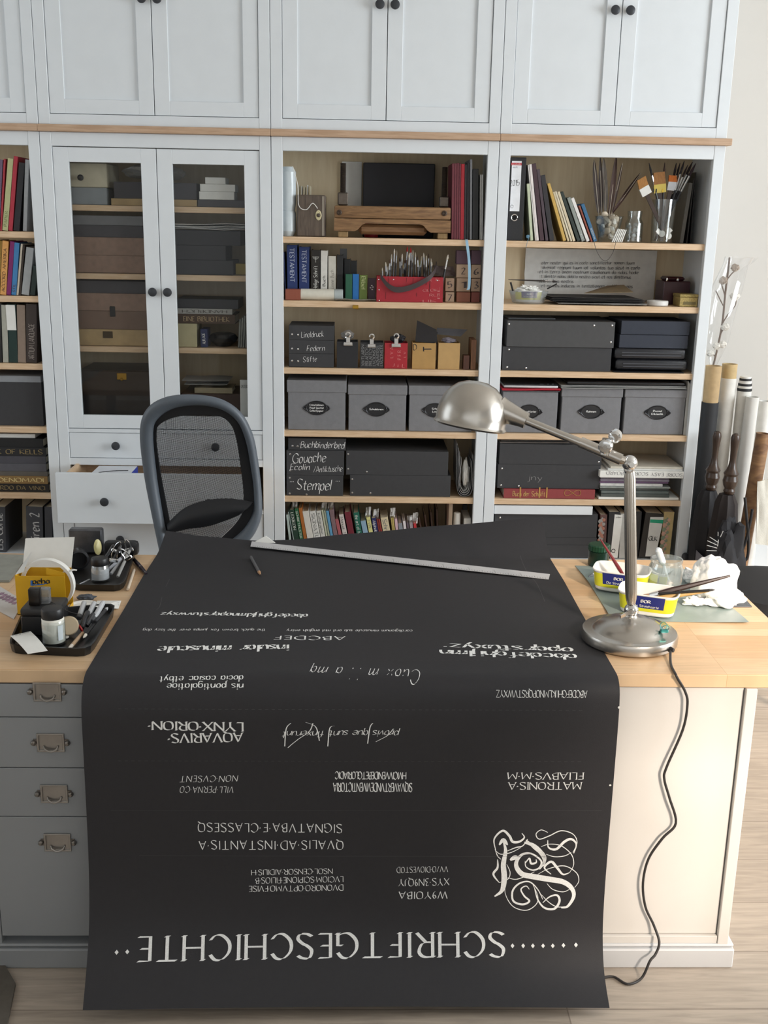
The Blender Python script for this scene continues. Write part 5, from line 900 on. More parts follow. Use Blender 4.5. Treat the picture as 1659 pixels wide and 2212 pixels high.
    obj('lacing', m, mk('b9b9b6', .6), k)
    m = nb(); tube(m, [*[P(x, y, -.31) for x, y in ((1609, 1075), (1614, 1130), (1617, 1170), (1614, 1205), (1603, 1212), (1600, 1200), (1612, 1165), (1622, 1120), (1625, 1100))]], .006, 8, 6); one('black_strap', 'black looped strap hanging right of the umbrellas', 'strap', m, mk('17171a', .5))
    m = nb(); fo = [P(1636, 1040, -.15), P(1700, 1026, -.15), P(1704, 1184, -.15), P(1632, 1174, -.15)]
    grid(m, lambda u, v: (fo[0]*(1-u)+fo[1]*u)*(1-v)+(fo[3]*(1-u)+fo[2]*u)*v+V((0, .012*noise.noise(V((u*6, v*2, 4)))*.5, .004*noise.noise(V((u*3, v, 2))))), 14, 10, .004); one('white_cloth', 'off-white cloth hanging at the right edge', 'cloth', m, mk('e2dfd4', .9, 0, .03, 30, .4, 300))
    # cotton branch in a clear sleeve
    k = thing('cotton_branch', 'dried cotton branch in a clear sleeve by the wall', 'branch', P(1540, 788, .1)); Y = .12; S = mk('6a5648', .8)
    m = nb(); tube(m, [P(1538, 800, Y), P(1548, 760, Y), P(1560, 700, Y), P(1566, 640, Y), P(1572, 590, Y), P(1576, 556, Y)], .0042, 7, 5)
    for pts in (((1560, 700), (1572, 680), (1588, 660), (1590, 645)), ((1566, 640), (1562, 625), (1558, 612)), ((1570, 605), (1580, 592), (1588, 585)), ((1555, 725), (1562, 712), (1566, 706)), ((1550, 755), (1556, 748), (1560, 745)), ((1545, 770), (1540, 765), (1536, 762)), ((1562, 660), (1552, 640), (1546, 628))): tube(m, [P(x, y, Y-.004) for x, y in pts], .0024, 6, 4)
    obj('stem', m, S, k)
    for i, (px, py, r) in enumerate(((1588, 578, .017), (1562, 606, .017), (1587, 640, .019), (1567, 706, .017), (1548, 748, .017), (1561, 744, .016), (1534, 764, .015))):
        c = P(px, py, Y-.01); m = nb(); crumple(m, c, (r, r, r*.9), i+60, .35, 3, 2.5); b = obj('cotton_boll', m, mk('e4dfd6' if i not in (0, 1) else 'a8998a', .95, 0, .05), k); m = nb()
        for q in range(4): t = q*1.57+.4; poly(m, [c+V((0, 0, -r)), c+V((math.cos(t)*r*.5, math.sin(t)*r*.5, -r*.7)), c+V((math.cos(t)*r*1.25, math.sin(t)*r*1.25, -r*.1)), c+V((math.cos(t+.5)*r*.6, math.sin(t+.5)*r*.6, -r*.6))], (0, 0, .001))
        obj('husk', m, mk('5a483c', .8), b)
    m = nb(); A = P(1540, 792, .1); B = P(1592, 560, .13); cs = [(A, .012), (P(1548, 740, .1), .045), (P(1558, 680, .11), .055), (P(1572, 620, .12), .06), (P(1588, 575, .12), .05), (P(1602, 556, .12), .065)]; rs = []
    for i, (p, r) in enumerate(cs): rs.append([m.verts.new(p+V((math.cos(t)*r*1.05*(1+.18*noise.noise(V((t, i, 3)))), math.sin(t)*r*.9, .012*noise.noise(V((t*2, i, 7)))))) for t in [2*math.pi*q/20 for q in range(20)]])
    for a, b in zip(rs, rs[1:]): skin(m, a, b)
    obj('clear_sleeve', m, clear('sleeve2', 'fafafa', .03, .05), k, smooth=60)
    # stool tucked in right of the desk
    k = thing('stool', 'black cushioned stool right behind the desk end', 'stool', (1.80, -1.0, 0)); m = nb(); lathe(m, (1.80, -1.0, .40), [(.14, 0), (.21, .01), (.235, .04), (.225, .075), (.14, .095), (.01, .1)], n=32); obj('seat', m, mk('19191c', .7), k)
    for i in range(4): t = i*1.57+.785; m = nb(); rod(m, (1.80+.12*math.cos(t), -1.0+.12*math.sin(t), .40), (1.80+.2*math.cos(t), -1.0+.2*math.sin(t), 0), .014, .012); obj('leg', m, BLACKPL, k)
    m = nb(); xa = max(1.803, XZ(1486, -.2, .25)); bx(m, xa, XZ(1514, -.2, .25), -.21, -.11, 0, .33, .002); one('grey_crate', 'grey box edge standing on the floor beside the bookcase', 'box', m, mk('77747a', .7))
corner()
# ================================================================ office chair behind the desk
def chair():
    k = thing('office_chair', 'grey office chair with a black mesh back behind the desk', 'chair', (-.17, -1.0, 0)); GR = mk('5c646d', .45, 0, .03); BK = mk('17181c', .6); Yc = -1.0
    O = [(345, 1196), (327, 1110), (310, 1020), (302, 930), (318, 882), (360, 857), (420, 852), (478, 862), (520, 890), (545, 935), (557, 990), (565, 1060), (566, 1110), (552, 1150), (530, 1178)]
    I = [(370, 1196), (352, 1110), (338, 1020), (331, 935), (343, 903), (378, 882), (430, 876), (478, 885), (512, 910), (530, 950), (540, 1000), (548, 1060), (546, 1105), (528, 1140), (498, 1168)]
    def dy(py): t = (1200-py)/350; return Yc+.05*math.sin(t*3.1)-.02*t
    cx = lambda p: P(p[0], p[1], dy(p[1]))
    o = smoothpts([cx(p) for p in O], 5); i = smoothpts([cx(p) for p in I], 5); n = len(o)-1; m = nb(); NC = 10; rs = []
    for a, b in zip(o, i):
        mid = (a+b)/2; h = (b-a)/2; rs.append([m.verts.new(mid+h*math.cos(t)*(1.0)+V((0, .022, 0))*math.sin(t)) for t in [2*math.pi*q/NC for q in range(NC)]])
    for a, b in zip(rs, rs[1:]): skin(m, a, b)
    m.faces.new(rs[0]); m.faces.new(rs[-1]); obj('back_frame', m, GR, k, smooth=60)
    # black fabric rim just inside the frame, wide on the right and bottom
    J = [(376, 1196), (362, 1110), (345, 1020), (336, 940), (348, 915), (386, 900), (430, 897), (474, 900), (498, 918), (510, 950), (518, 1000), (525, 1060), (524, 1105), (506, 1135), (474, 1166)]
    j = smoothpts([cx(p)+V((0, .006, 0)) for p in J], 5); i2 = [a*.65+b*.35+V((0, .012, 0)) for a, b in zip(i, o)]
    m = nb(); grid(m, lambda u, v: (i2[min(int(round(v*n)), n)]*(1-u)+j[min(int(round(v*n)), n)]*u), 1, n, .006); obj('rim_fabric', m, BK, k)
    m = nb(); c = [p+V((0, .012, 0)) for p in j]; h = n//2
    def mesh_at(u, v): q = v*h; a = c[int(q)]; b = c[n-int(q)]; p = a*(1-u)+b*u; return p+V((0, .022*math.sin(u*math.pi), 0))
    grid(m, mesh_at, 14, h); obj('mesh_panel', m, weave('mat_mesh', '1b1c20', .3, 1500.), k)
    L = [(362, 1130), (400, 1095), (450, 1078), (500, 1075), (548, 1082)]; B = [(370, 1150), (405, 1141), (450, 1135), (490, 1122), (515, 1112)]
    l = smoothpts([cx(p)-V((0, .012, 0)) for p in L], 5); b = smoothpts([cx(p)-V((0, .012, 0)) for p in B], 5); N = len(l)-1
    m = nb(); grid(m, lambda u, v: l[int(round(v*N))]*(1-u)+b[int(round(v*N))]*u-V((0, .02*math.sin(u*math.pi), 0)), 5, N, .008); obj('lumbar_support', m, BK, k, smooth=60)
    m = nb(); bx(m, -.42, .06, -1.42, -.98, .43, .49, .03, None, 3); obj('seat', m, BK, k)
    m = nb(); tube(m, [(-.17, -1.02, .40), (-.17, -.93, .42), (-.17, -.95, .56)], .025, 8, 5); obj('back_bracket', m, GR, k)
    m = nb(); rod(m, (-.17, -1.2, .08), (-.17, -1.2, .43), .03); obj('gas_post', m, BLACKPL, k)
    for q in range(5): t = q*1.257; m = nb(); e = V((-.17+.3*math.cos(t), -1.2+.25*math.sin(t), .07)); rod(m, (-.17, -1.2, .1), e, .025, .018); lathe(m, e-V((.012, 0, .042)), [(.026, 0), (.026, .024)], (1, 0, 0), 14); obj('leg', m, BLACKPL, k)
chair()
# ================================================================ desk
DX0, DX1, DYF, DYB, DZ = -1.25, 1.366, -2.325, -1.512, .7255
def desk():
    TOP = planks('mat_beech', 'e4c49e', 'd3ab80', 'c9a27a', .42, .045, .0006, .38, (1.5, 16, 1), .14, .41); DESK_SHADED = mk('909396', .5, 0, .015, 12, .05, 120); PLINTH_LIT = mk('cbccce', .5, 0, .015, 12, .05, 120)  # one paint in two tones: left shade and right light put into the colour
    m = nb(); bx(m, DX0, DX1, DYF, DYB, DZ-.031, DZ, .002); one('worktop', 'beech block worktop of the desk under the black sheet', 'desk', m, TOP)
    k = thing('desk_drawer_unit', 'grey drawer unit under the left side of the desk', 'cabinet', (-.3, -1.95, 0)); zt = DZ-.032
    m = nb(); bx(m, -.52, .32, -2.30, -1.56, .052, zt); bx(m, -.47, -.4405, DYF-.002, -2.30, .052, zt, .001); bx(m, -.158, .32, DYF-.002, -2.30, .052, zt, .001); obj('carcass', m, DESK_SHADED, k)
    m = nb(); bx(m, -.56, .32, -2.338, -1.56, 0, .05, .003); bx(m, -.56, .32, -2.331, -1.56, .0505, .0585, .003); obj('plinth', m, DESK_SHADED, k)
    for z0, z1, hz in ((.618, zt-.001, .677), (.499, .616, .559), (.381, .497, .437), (.078, .379, .318)):
        m = nb(); bx(m, -.439, -.159, DYF-.002, -2.301, z0, z1, .001); d = obj('drawer', m, DESK_SHADED, k); c = V((-.3, DYF-.002, hz)); m = nb(); w, h = .0255, .0185
        for a in ((-w-.004, w+.004, -h-.003, -h+.001), (-w-.004, w+.004, h-.001, h+.003), (-w-.004, -w+.001, -h+.001, h-.001), (w-.001, w+.004, -h+.001, h-.001)): bx(m, c.x+a[0], c.x+a[1], c.y-.0045, c.y-.0002, c.z+a[2], c.z+a[3], .0008)
        bx(m, c.x-w, c.x+w, c.y-.0012, c.y-.0002, c.z-h, c.z+h)
        tube(m, [c+V((-.015, -.002, -h*.45)), c+V((-.012, -.006, -h*.75)), c+V((0, -.009, -h*.98)), c+V((.012, -.006, -h*.75)), c+V((.015, -.002, -h*.45))], .0022, 8, 5)
        hd = obj('label_holder_handle', m, mk('a8a4a0', .3, .85), d); 
        for s in (-1, 1): m = nb(); lathe(m, c+V((s*.036, 0, 0)), [(.0045, 0), (.006, .003), (.0055, .007), (.003, .01)], (0, -1, 0), 12); bx(m, c.x+s*.033-.004, c.x+s*.033+.004, c.y-.002, c.y-.0002, c.z-.008, c.z+.008); obj('screw', m, mk('8a8580', .3, .9), hd)
    k = thing('desk_cupboard', 'pale cupboard under the right side of the desk', 'cabinet', (.77, -1.95, 0)); DESK_LIT = mk('d6d2cd', .5, 0, .012, 12, .05, 120)  # same paint as the drawer unit, paler to stand for the light
    m = nb(); bx(m, .33, 1.213, -2.305, -1.56, .052, zt); bx(m, 1.19, 1.214, DYF-.004, -2.305, .052, zt, .001); bx(m, .33, 1.189, DYF-.001, -2.305, .058, .077, .001); obj('carcass', m, DESK_LIT, k)
    m = nb(); bx(m, .34, 1.188, -2.318, -2.3055, .0785, zt-.001, .001); obj('door_panel', m, DESK_LIT, k)
    m = nb(); bx(m, .33, 1.228, -2.338, -1.545, 0, .05, .003); bx(m, .33, 1.228, -2.331, -1.55, .0505, .0585, .003); obj('plinth', m, PLINTH_LIT, k)
    for x, t in ((-1.22, 0),): m = nb(); bx(m, x, x+.05, -2.28, -2.23, 0, zt); bx(m, x, x+.05, -1.6, -1.55, 0, zt); obj('leg', m, DESK_SHADED, bpy.data.objects['desk_drawer_unit'])
desk()
# ================================================================ the big black sheet
TOPZ = DZ+.0022
LP = [(-2.318, .7280), (-2.340, .7270), (-2.360, .719), (-2.379, .70), (-2.391, .66), (-2.394, .60), (-2.397, .492), (-2.404, .335), (-2.419, .229), (-2.443, .155), (-2.482, .09), (-2.518, .04)]
RP = [(-2.318, .7280), (-2.338, .7266), (-2.354, .718), (-2.366, .70), (-2.372, .66), (-2.374, .60), (-2.374, .492), (-2.374, .33), (-2.376, .225), (-2.388, .13), (-2.425, .06), (-2.49, .02)]
def lens(pr): L = [0]; [L.append(L[-1]+math.hypot(b[0]-a[0], b[1]-a[1])) for a, b in zip(pr, pr[1:])]; return [x/L[-1] for x in L]
LL, RL = lens(LP), lens(RP)
def along(pr, L, s):
    for i in range(len(L)-1):
        if s <= L[i+1] or i == len(L)-2:
            t = (s-L[i])/(L[i+1]-L[i]); p = [pr[max(i-1, 0)], pr[i], pr[i+1], pr[min(i+2, len(pr)-1)]]
            return [.5*(2*p[1][c]+(p[2][c]-p[0][c])*t+(2*p[0][c]-5*p[1][c]+4*p[2][c]-p[3][c])*t*t+(3*p[1][c]-p[0][c]-3*p[2][c]+p[3][c])*t**3) for c in (0, 1)]
XL, XR, YBK = -.214, .906, -1.37
LIFT = [(0, .028), (.1, .012), (.24, .0), (.33, .004), (.5, .026), (.75, .055), (1, .082)]
def lift(u):
    for (a, x), (b, y) in zip(LIFT, LIFT[1:]):
        if u <= b: t = (u-a)/(b-a); t = t*t*(3-2*t)*.4+t*.6; return x+(y-x)*t
    return LIFT[-1][1]
def sheet(u, v):
    """u across (0 left edge, 1 right edge), v along: 0..1 back edge to desk edge, 1..2 hanging down"""
    x = XL+(XR-XL)*u
    if v <= 1:
        y = YBK+(-2.318-YBK)*v; s = max(0, (y+1.53)/.16); wav = .0045*max(0, 1-abs(v-.38)/.25)*(abs(u-.5)*2)**6
        return V((x+.006*math.sin(v*7)*(u if u > .5 else u-1)*0, y, TOPZ+lift(u)*s**1.6+wav))
    a = along(LP, LL, v-1); b = along(RP, RL, v-1); w = .012*(v-1)*math.sin(u*math.pi)
    return V((x, a[0]+(b[0]-a[0])*u+w*.6, a[1]+(b[1]-a[1])*u+(TOPZ-.7280)*max(0, 1-(v-1)*8)))
def nrm(u, v):
    e = 1e-3; d1 = sheet(min(u+e, 1), v)-sheet(max(u-e, 0), v); d2 = sheet(u, min(v+e, 2))-sheet(u, max(v-e, 0)); return d2.cross(d1).normalized()
BP = mk('29282b', .62, 0, .05, 90, .12, 500, (1, 1, 1), .4)
def black_sheet():
    k = thing('paper_sheet', 'large black sheet of calligraphy draped over the desk front', 'paper', (.35, -1.95, DZ)); m = nb(); NU, NV = 36, 150
    grid(m, lambda u, v: sheet(u, v*2), NU, NV, -.0008); obj('sheet', m, BP, k, smooth=60)
    vs = [sheet(i/NU, 2*j/NV) for j in range(NV+1) for i in range(NU+1)]; fs = [(j*(NU+1)+i, j*(NU+1)+i+1, (j+1)*(NU+1)+i+1, (j+1)*(NU+1)+i) for j in range(NV) for i in range(NU)]
    tree = BVHTree.FromPolygons(vs, fs)
    def uv(px, py):
        for _ in range(60):
            loc, n, idx, d = tree.ray_cast(CAM, ray(px, py))
            if loc is not None: break
            px += 3 if px < 750 else -3
        u = (loc.x-XL)/(XR-XL); j = idx//NU; a, b = 2*max(j-.3, 0)/NV, 2*min(j+1.3, NV)/NV
        for _ in range(22):
            m1, m2 = a+(b-a)*.382, a+(b-a)*.618
            if (sheet(u, m1)-loc).length_squared < (sheet(u, m2)-loc).length_squared: b = m2
            else: a = m1
        return u, (a+b)/2
    # metres per unit v on the two zones
    ARC = {}; v = 0
    acc = 0; tab = [(0, 0)]; pr = sheet(.5, 0)
    for i in range(1, 801): q = sheet(.5, i/400); acc += (q-pr).length; pr = q; tab.append((i/400, acc))
    def s_of(v): i = min(int(v*400), 799); return tab[i][1]+(tab[i+1][1]-tab[i][1])*(v*400-i)
    def v_of(s):
        lo, hi = 0, 800
        while hi-lo > 1:
            md = (lo+hi)//2
            if tab[md][1] <= s: lo = md
            else: hi = md
        return tab[lo][0]+(s-tab[lo][1])/(tab[hi][1]-tab[lo][1])/400
    def at(u, s, off=.0006): v = min(max(v_of(s), 0), 2); return sheet(u, v)+nrm(u, v)*off
    WW = XR-XL
    def put(label, lines, mat=CHALK, extra=(), **kw):
        m = nb()
        for pts in extra:
            c = smoothpts([V((*uv(*p), 0)) for p in pts], 6); pv = None
            for q in c:
                cur = [m.verts.new(at(q.x+s*.0011/WW, s_of(q.y))) for s in (-1, 1)]
                if pv: m.faces.new((pv[0], pv[1], cur[1], cur[0]))
                pv = cur
        for text, p0, p1, hpx in lines:
            (u0, v0), (u1, v1) = uv(*p0), uv(*p1); a = V((u0*WW, s_of(v0), 0)); b = V((u1*WW, s_of(v1), 0)); d = (b-a); L = d.length; d.normalize(); up = V((-d.y, d.x, 0))
            if up.y < 0: up = -up
            pm = ((p0[0]+p1[0])/2, (p0[1]+p1[1])/2+hpx); q = uv(*pm); h = abs(s_of(q[1])-(s_of(v0)+s_of(v1))/2)
            def fn(x, y): w = a+d*x+up*y; return at(min(max(w.x/WW, 0), 1), w.y)
            ink(m, text, fn, h, fit=L, **kw); o = obj('lettering', m, mat, k, smooth=0); o['label'] = label; m = nb()
        m.free()
    # upside-down lines: p0 is the right end (start of the line), p1 the left end; letters grow down the picture
    put('title lettering in large white capitals', [('SCHRIFTGESCHICHTE', (1087, 2014), (300, 2024), 50)], nib=1.25, ang=20, serif=True, thin=.3, track=3.2)
    m = nb()
    for x, y in [(1107, 2043), (1130, 2043), (1151, 2043), (1173, 2043), (1194, 2043), (1217, 2042), (1244, 2041), (275, 2056), (252, 2057)]:
        u, v = uv(x, y); s = s_of(v); r = .0042; m.faces.new([m.verts.new(at(u+a*r/WW, s+b*r)) for a, b in ((1, 0), (0, 1.2), (-1, 0), (0, -1.2))])
    lab(obj('ornament_dots', m, CHALK, k, smooth=0), 'row of small white diamonds beside the title')
    put('three small capital lines at lower left', [('NSOL·CENSOR·AIDILIS·H', (718, 1876), (543, 1879), 11), ('LVCIOM·SCIPIONE·FILIOS·B', (741, 1893), (552, 1896), 12), ('DVONORO·OPTVMO·FVISE', (741, 1911), (538, 1914), 12)], nib=.9, serif=False, thin=.35)
    put('loose capital lines at left middle', [('SIGNATVBA·E·CLASSESQ', (738, 1780), (428, 1778), 18), ('QVALIS·AD·INSTANTIS·A', (741, 1816), (430, 1816), 18)], nib=1, thin=.25, jit=.5, track=3)
    put('three archaic letter lines below centre', [('VV/O·DIOVESTOD', (967, 1871), (857, 1873), 12), ('XYS·3N9QJY', (970, 1897), (861, 1899), 15), ('W9YOIBA', (966, 1926), (862, 1926), 15)], nib=1, thin=.3, jit=.4, track=2.6)
    put('slanted capitals at left', [('NON·CVSENT', (514, 1675), (390, 1676), 13), ('VILL·PERNA·CO', (505, 1699), (390, 1699), 13)], nib=.9, slant=.2, jit=.5, track=3)
    put('dense condensed capitals in the middle', [('HVICIVVENIDEBETGLORIADIC', (877, 1668), (724, 1667), 15), ('SIQVAVERTVNDEVIVENTICTORIA', (890, 1692), (720, 1691), 18)], nib=1.5, thin=.4, track=1.2)
    put('two roman capital lines at right', [('FLIABVS·M·M', (1260, 1669), (1097, 1669), 14), ('MATRONIS·A', (1256, 1690), (1099, 1690), 15)], nib=1, serif=True, thin=.3)
    put('two bold roman capital lines at left', [('LYNX·ORION·', (524, 1561), (322, 1558), 18), ('AQVARIVS·', (523, 1583), (364, 1585), 19)], nib=1.5, serif=True, thin=.35, ang=25)
    put('flowing script line in the middle', [('provis que sunt finxerunt', (862, 1578), (612, 1580), 14)], extra=([(615, 1612), (618, 1575), (628, 1562)], [(708, 1612), (712, 1574), (722, 1568)], [(794, 1606), (799, 1572), (805, 1562)], [(676, 1562), (668, 1580), (640, 1600), (622, 1615)], [(812, 1602), (835, 1590), (850, 1574)], [(690, 1600), (682, 1570), (660, 1560)]), nib=.8, slant=.25, thin=.25, jit=.8, track=1.4)
    put('two uncial lines at upper left', [('docia casiac etbyt', (525, 1460), (346, 1462), 13), ('nis pontigalatiae', (525, 1477), (362, 1477), 14)], nib=1.1, thin=.35, ang=10)
    put('large thin cursive letters at centre top', [('Cuox m N a mq', (908, 1448), (675, 1440), 26)], nib=.55, slant=.2, thin=.2, track=3)
    put('narrow alphabet in capitals at right', [('ABCDEFGHIJKLMNOPQRSTVWXYZ', (1268, 1492), (1072, 1491), 15)], nib=1, thin=.35, track=1.4)
    put('insular minuscule line', [('insular minuscule', (622, 1393), (345, 1397), 14)], nib=1.7, thin=.4, ang=15)
    put('round uncial alphabet at right', [('opqrstuxyz·&', (1234, 1400), (950, 1390), 12), ('abcdefghijlmn', (1242, 1414), (952, 1404), 12)], nib=1.4, thin=.35, ang=10, track=1.8)
    put('short capital sequence in the middle', [('ABCDEF', (745, 1375), (593, 1374), 8)], nib=1.1, thin=.3, track=3)
    put('long fine minuscule line', [('the quick brown fox jumps over the lazy dog', (573, 1359), (310, 1359), 5), ('caroligianum minuscule sub ord mid english entry', (890, 1361), (620, 1360), 5)], nib=1.1, thin=.35)
    put('bold minuscule alphabet at upper left', [('abcdefghijklmnopqrstuvwxyz', (664, 1327), (350, 1323), 8)], nib=1.7, thin=.45, ang=20)
    m = nb()
    for y0, x0, x1, y1 in ((1424, 215, 1290, 1428), (1531, 255, 1265, 1534), (1643, 255, 1262, 1645)):
        for i in range(70):
            a, b = i/70, (i+.5)/70; q = [uv(x0+(x1-x0)*t, y0+(y1-y0)*t) for t in (a, b)]; m.faces.new([m.verts.new(at(u, s_of(v)+o)) for (u, v), o in ((q[0], 0), (q[1], 0), (q[1], .0007), (q[0], .0007))])
    for y0, x0, x1, y1 in ((1750, 240, 1300, 1750), (1848, 300, 1180, 1850)):
        for i in range(60):
            q = [uv(x0+(x1-x0)*t, y0+(y1-y0)*t) for t in (i/60, (i+1)/60)]; m.faces.new([m.verts.new(at(u, s_of(v)+o)) for (u, v), o in ((q[0], 0), (q[1], 0), (q[1], .0005), (q[0], .0005))])
    obj('guide_lines', m, mk('504e50', .9), k, smooth=0)
    m = nb()
    for pts in ([(1124, 1200), (1138, 1235), (1160, 1262), (1177, 1300)], [(350, 1290), (345, 1310), (338, 1318)], [(366, 1252), (358, 1268)]):
        c = smoothpts([V((*uv(*p), 0)) for p in pts], 6); pv = None
        for q in c:
            cur = [m.verts.new(at(q.x+s*.0005/WW, s_of(q.y))) for s in (-1, 1)]
            if pv: m.faces.new((pv[0], pv[1], cur[1], cur[0]))
            pv = cur
    obj('pencil_lines', m, mk('5f5d5e', .9), k, smooth=0)
    # flourished initial: broad strokes and hairlines in photo order
    def ribbon(m, pts, w0, w1, nib=None, closed=False):
        c = smoothpts([V((p[0], p[1], 0)) for p in pts], 7, closed); pv = None; N = len(c)
        for i, q in enumerate(c):
            t = i/(N-1); w = w0+(w1-w0)*math.sin(math.pi*t); d = (c[min(i+1, N-1)]-c[max(i-1, 0)]).normalized(); nn = V((-d.y, d.x, 0))
            if nib is not None: a = math.radians(nib); nn = V((math.cos(a), math.sin(a), 0))
            cur = []
            for s in (-1, 1):
                u, v = uv(q.x+nn.x*w/2*s, q.y+nn.y*w/2*s); cur.append(m.verts.new(at(u, s_of(v), .0006+.0002*(nib is not None))))
            if pv:
                try: m.faces.new((pv[0], pv[1], cur[1], cur[0]))
                except ValueError: pass
            pv = cur
    m = nb()
    g = lambda s: [(760+float(t.split(',')[0])*.3617, 1740+float(t.split(',')[1])*.3617) for t in s.split()]
    for s, a, b in (('930,270 980,250 1020,240 1050,200', 2, 4), ('1040,205 1090,250 1140,290 1150,330 1120,380', 4, 14), ('975,360 985,320 1030,285 1080,290 1130,330 1120,370 1080,385 1040,365 1035,330', 2, 6),
              ('860,270 850,200 900,150 940,180 960,215 1000,215 1030,190 1015,165', 2, 9), ('860,270 890,290 950,280 1010,250', 1.5, 3), ('870,320 870,370 845,410 880,460', 2, 8), ('880,460 930,440 945,400 925,350', 1.5, 3), ('855,260 870,300 890,320', 2, 3),
              ('1170,160 1130,145 1100,170 1120,200 1180,180 1250,150 1320,170 1345,220 1320,280', 2, 3.5), ('1170,205 1175,250 1220,260 1270,215 1310,200 1340,230 1325,285', 2, 9), ('1130,245 1180,230 1250,240 1310,290 1325,350 1300,400', 1.5, 3), ('1160,290 1210,305 1270,300 1310,280', 1.5, 3),
              ('1190,410 1150,370 1190,335 1225,370 1260,410 1300,400', 2, 9), ('1110,410 1180,375 1270,360 1340,400 1355,450 1330,490', 1.5, 3), ('1165,465 1200,500 1260,515 1300,500', 1.5, 3),
              ('925,440 915,520 960,600 1040,625 1100,590 1110,540 1080,470', 1.5, 3), ('1060,500 1040,480 1010,500 1030,540 1060,570 1020,590 965,570 960,510 1000,465 1060,455 1110,500 1140,560', 2, 7), ('1090,490 1110,560 1150,610 1210,615 1240,570 1225,535 1180,545 1140,580', 2, 8), ('1130,530 1180,580 1230,605 1290,600', 1.5, 3), ('930,430 980,440 1040,420 1090,395', 1.5, 3), ('1035,345 1060,315 1070,345 1100,340 1100,320', 2, 7)):
        ribbon(m, g(s), a*.62, b*.62)
    lab(obj('flourished_initial', m, CHALK, k, smooth=0), 'hairline scrolls round the ornate initial')
    m = nb()
    for s, a, b in (('905,215 918,270 905,350 910,420 905,480 890,515 852,542', 3, 15), ('880,235 905,205 930,235', 3, 10), ('945,325 975,310 1000,320', 4, 12), ('1030,220 1080,235 1125,275 1150,320 1140,360', 5, 12), ('1075,285 1020,290 985,330 985,370 1020,410 1090,425 1180,440 1260,455 1310,490 1325,540 1290,600 1250,610', 3, 15)):
        ribbon(m, g(s), a*.8, b*.8)
    obj('initial_strokes', m, CHALK, k, smooth=0)
    m = nb()
    for x, y in ((1342, 1528), (1318, 1696)):
        u, v = uv(min(x, 1340), y); s = s_of(v); m.faces.new([m.verts.new(at(u+.0025*math.cos(t)/WW, s+.0025*math.sin(t))) for t in [i*.785 for i in range(8)]])
    obj('pin_holes', m, PAPERW, k, smooth=0); return uv
black_sheet()
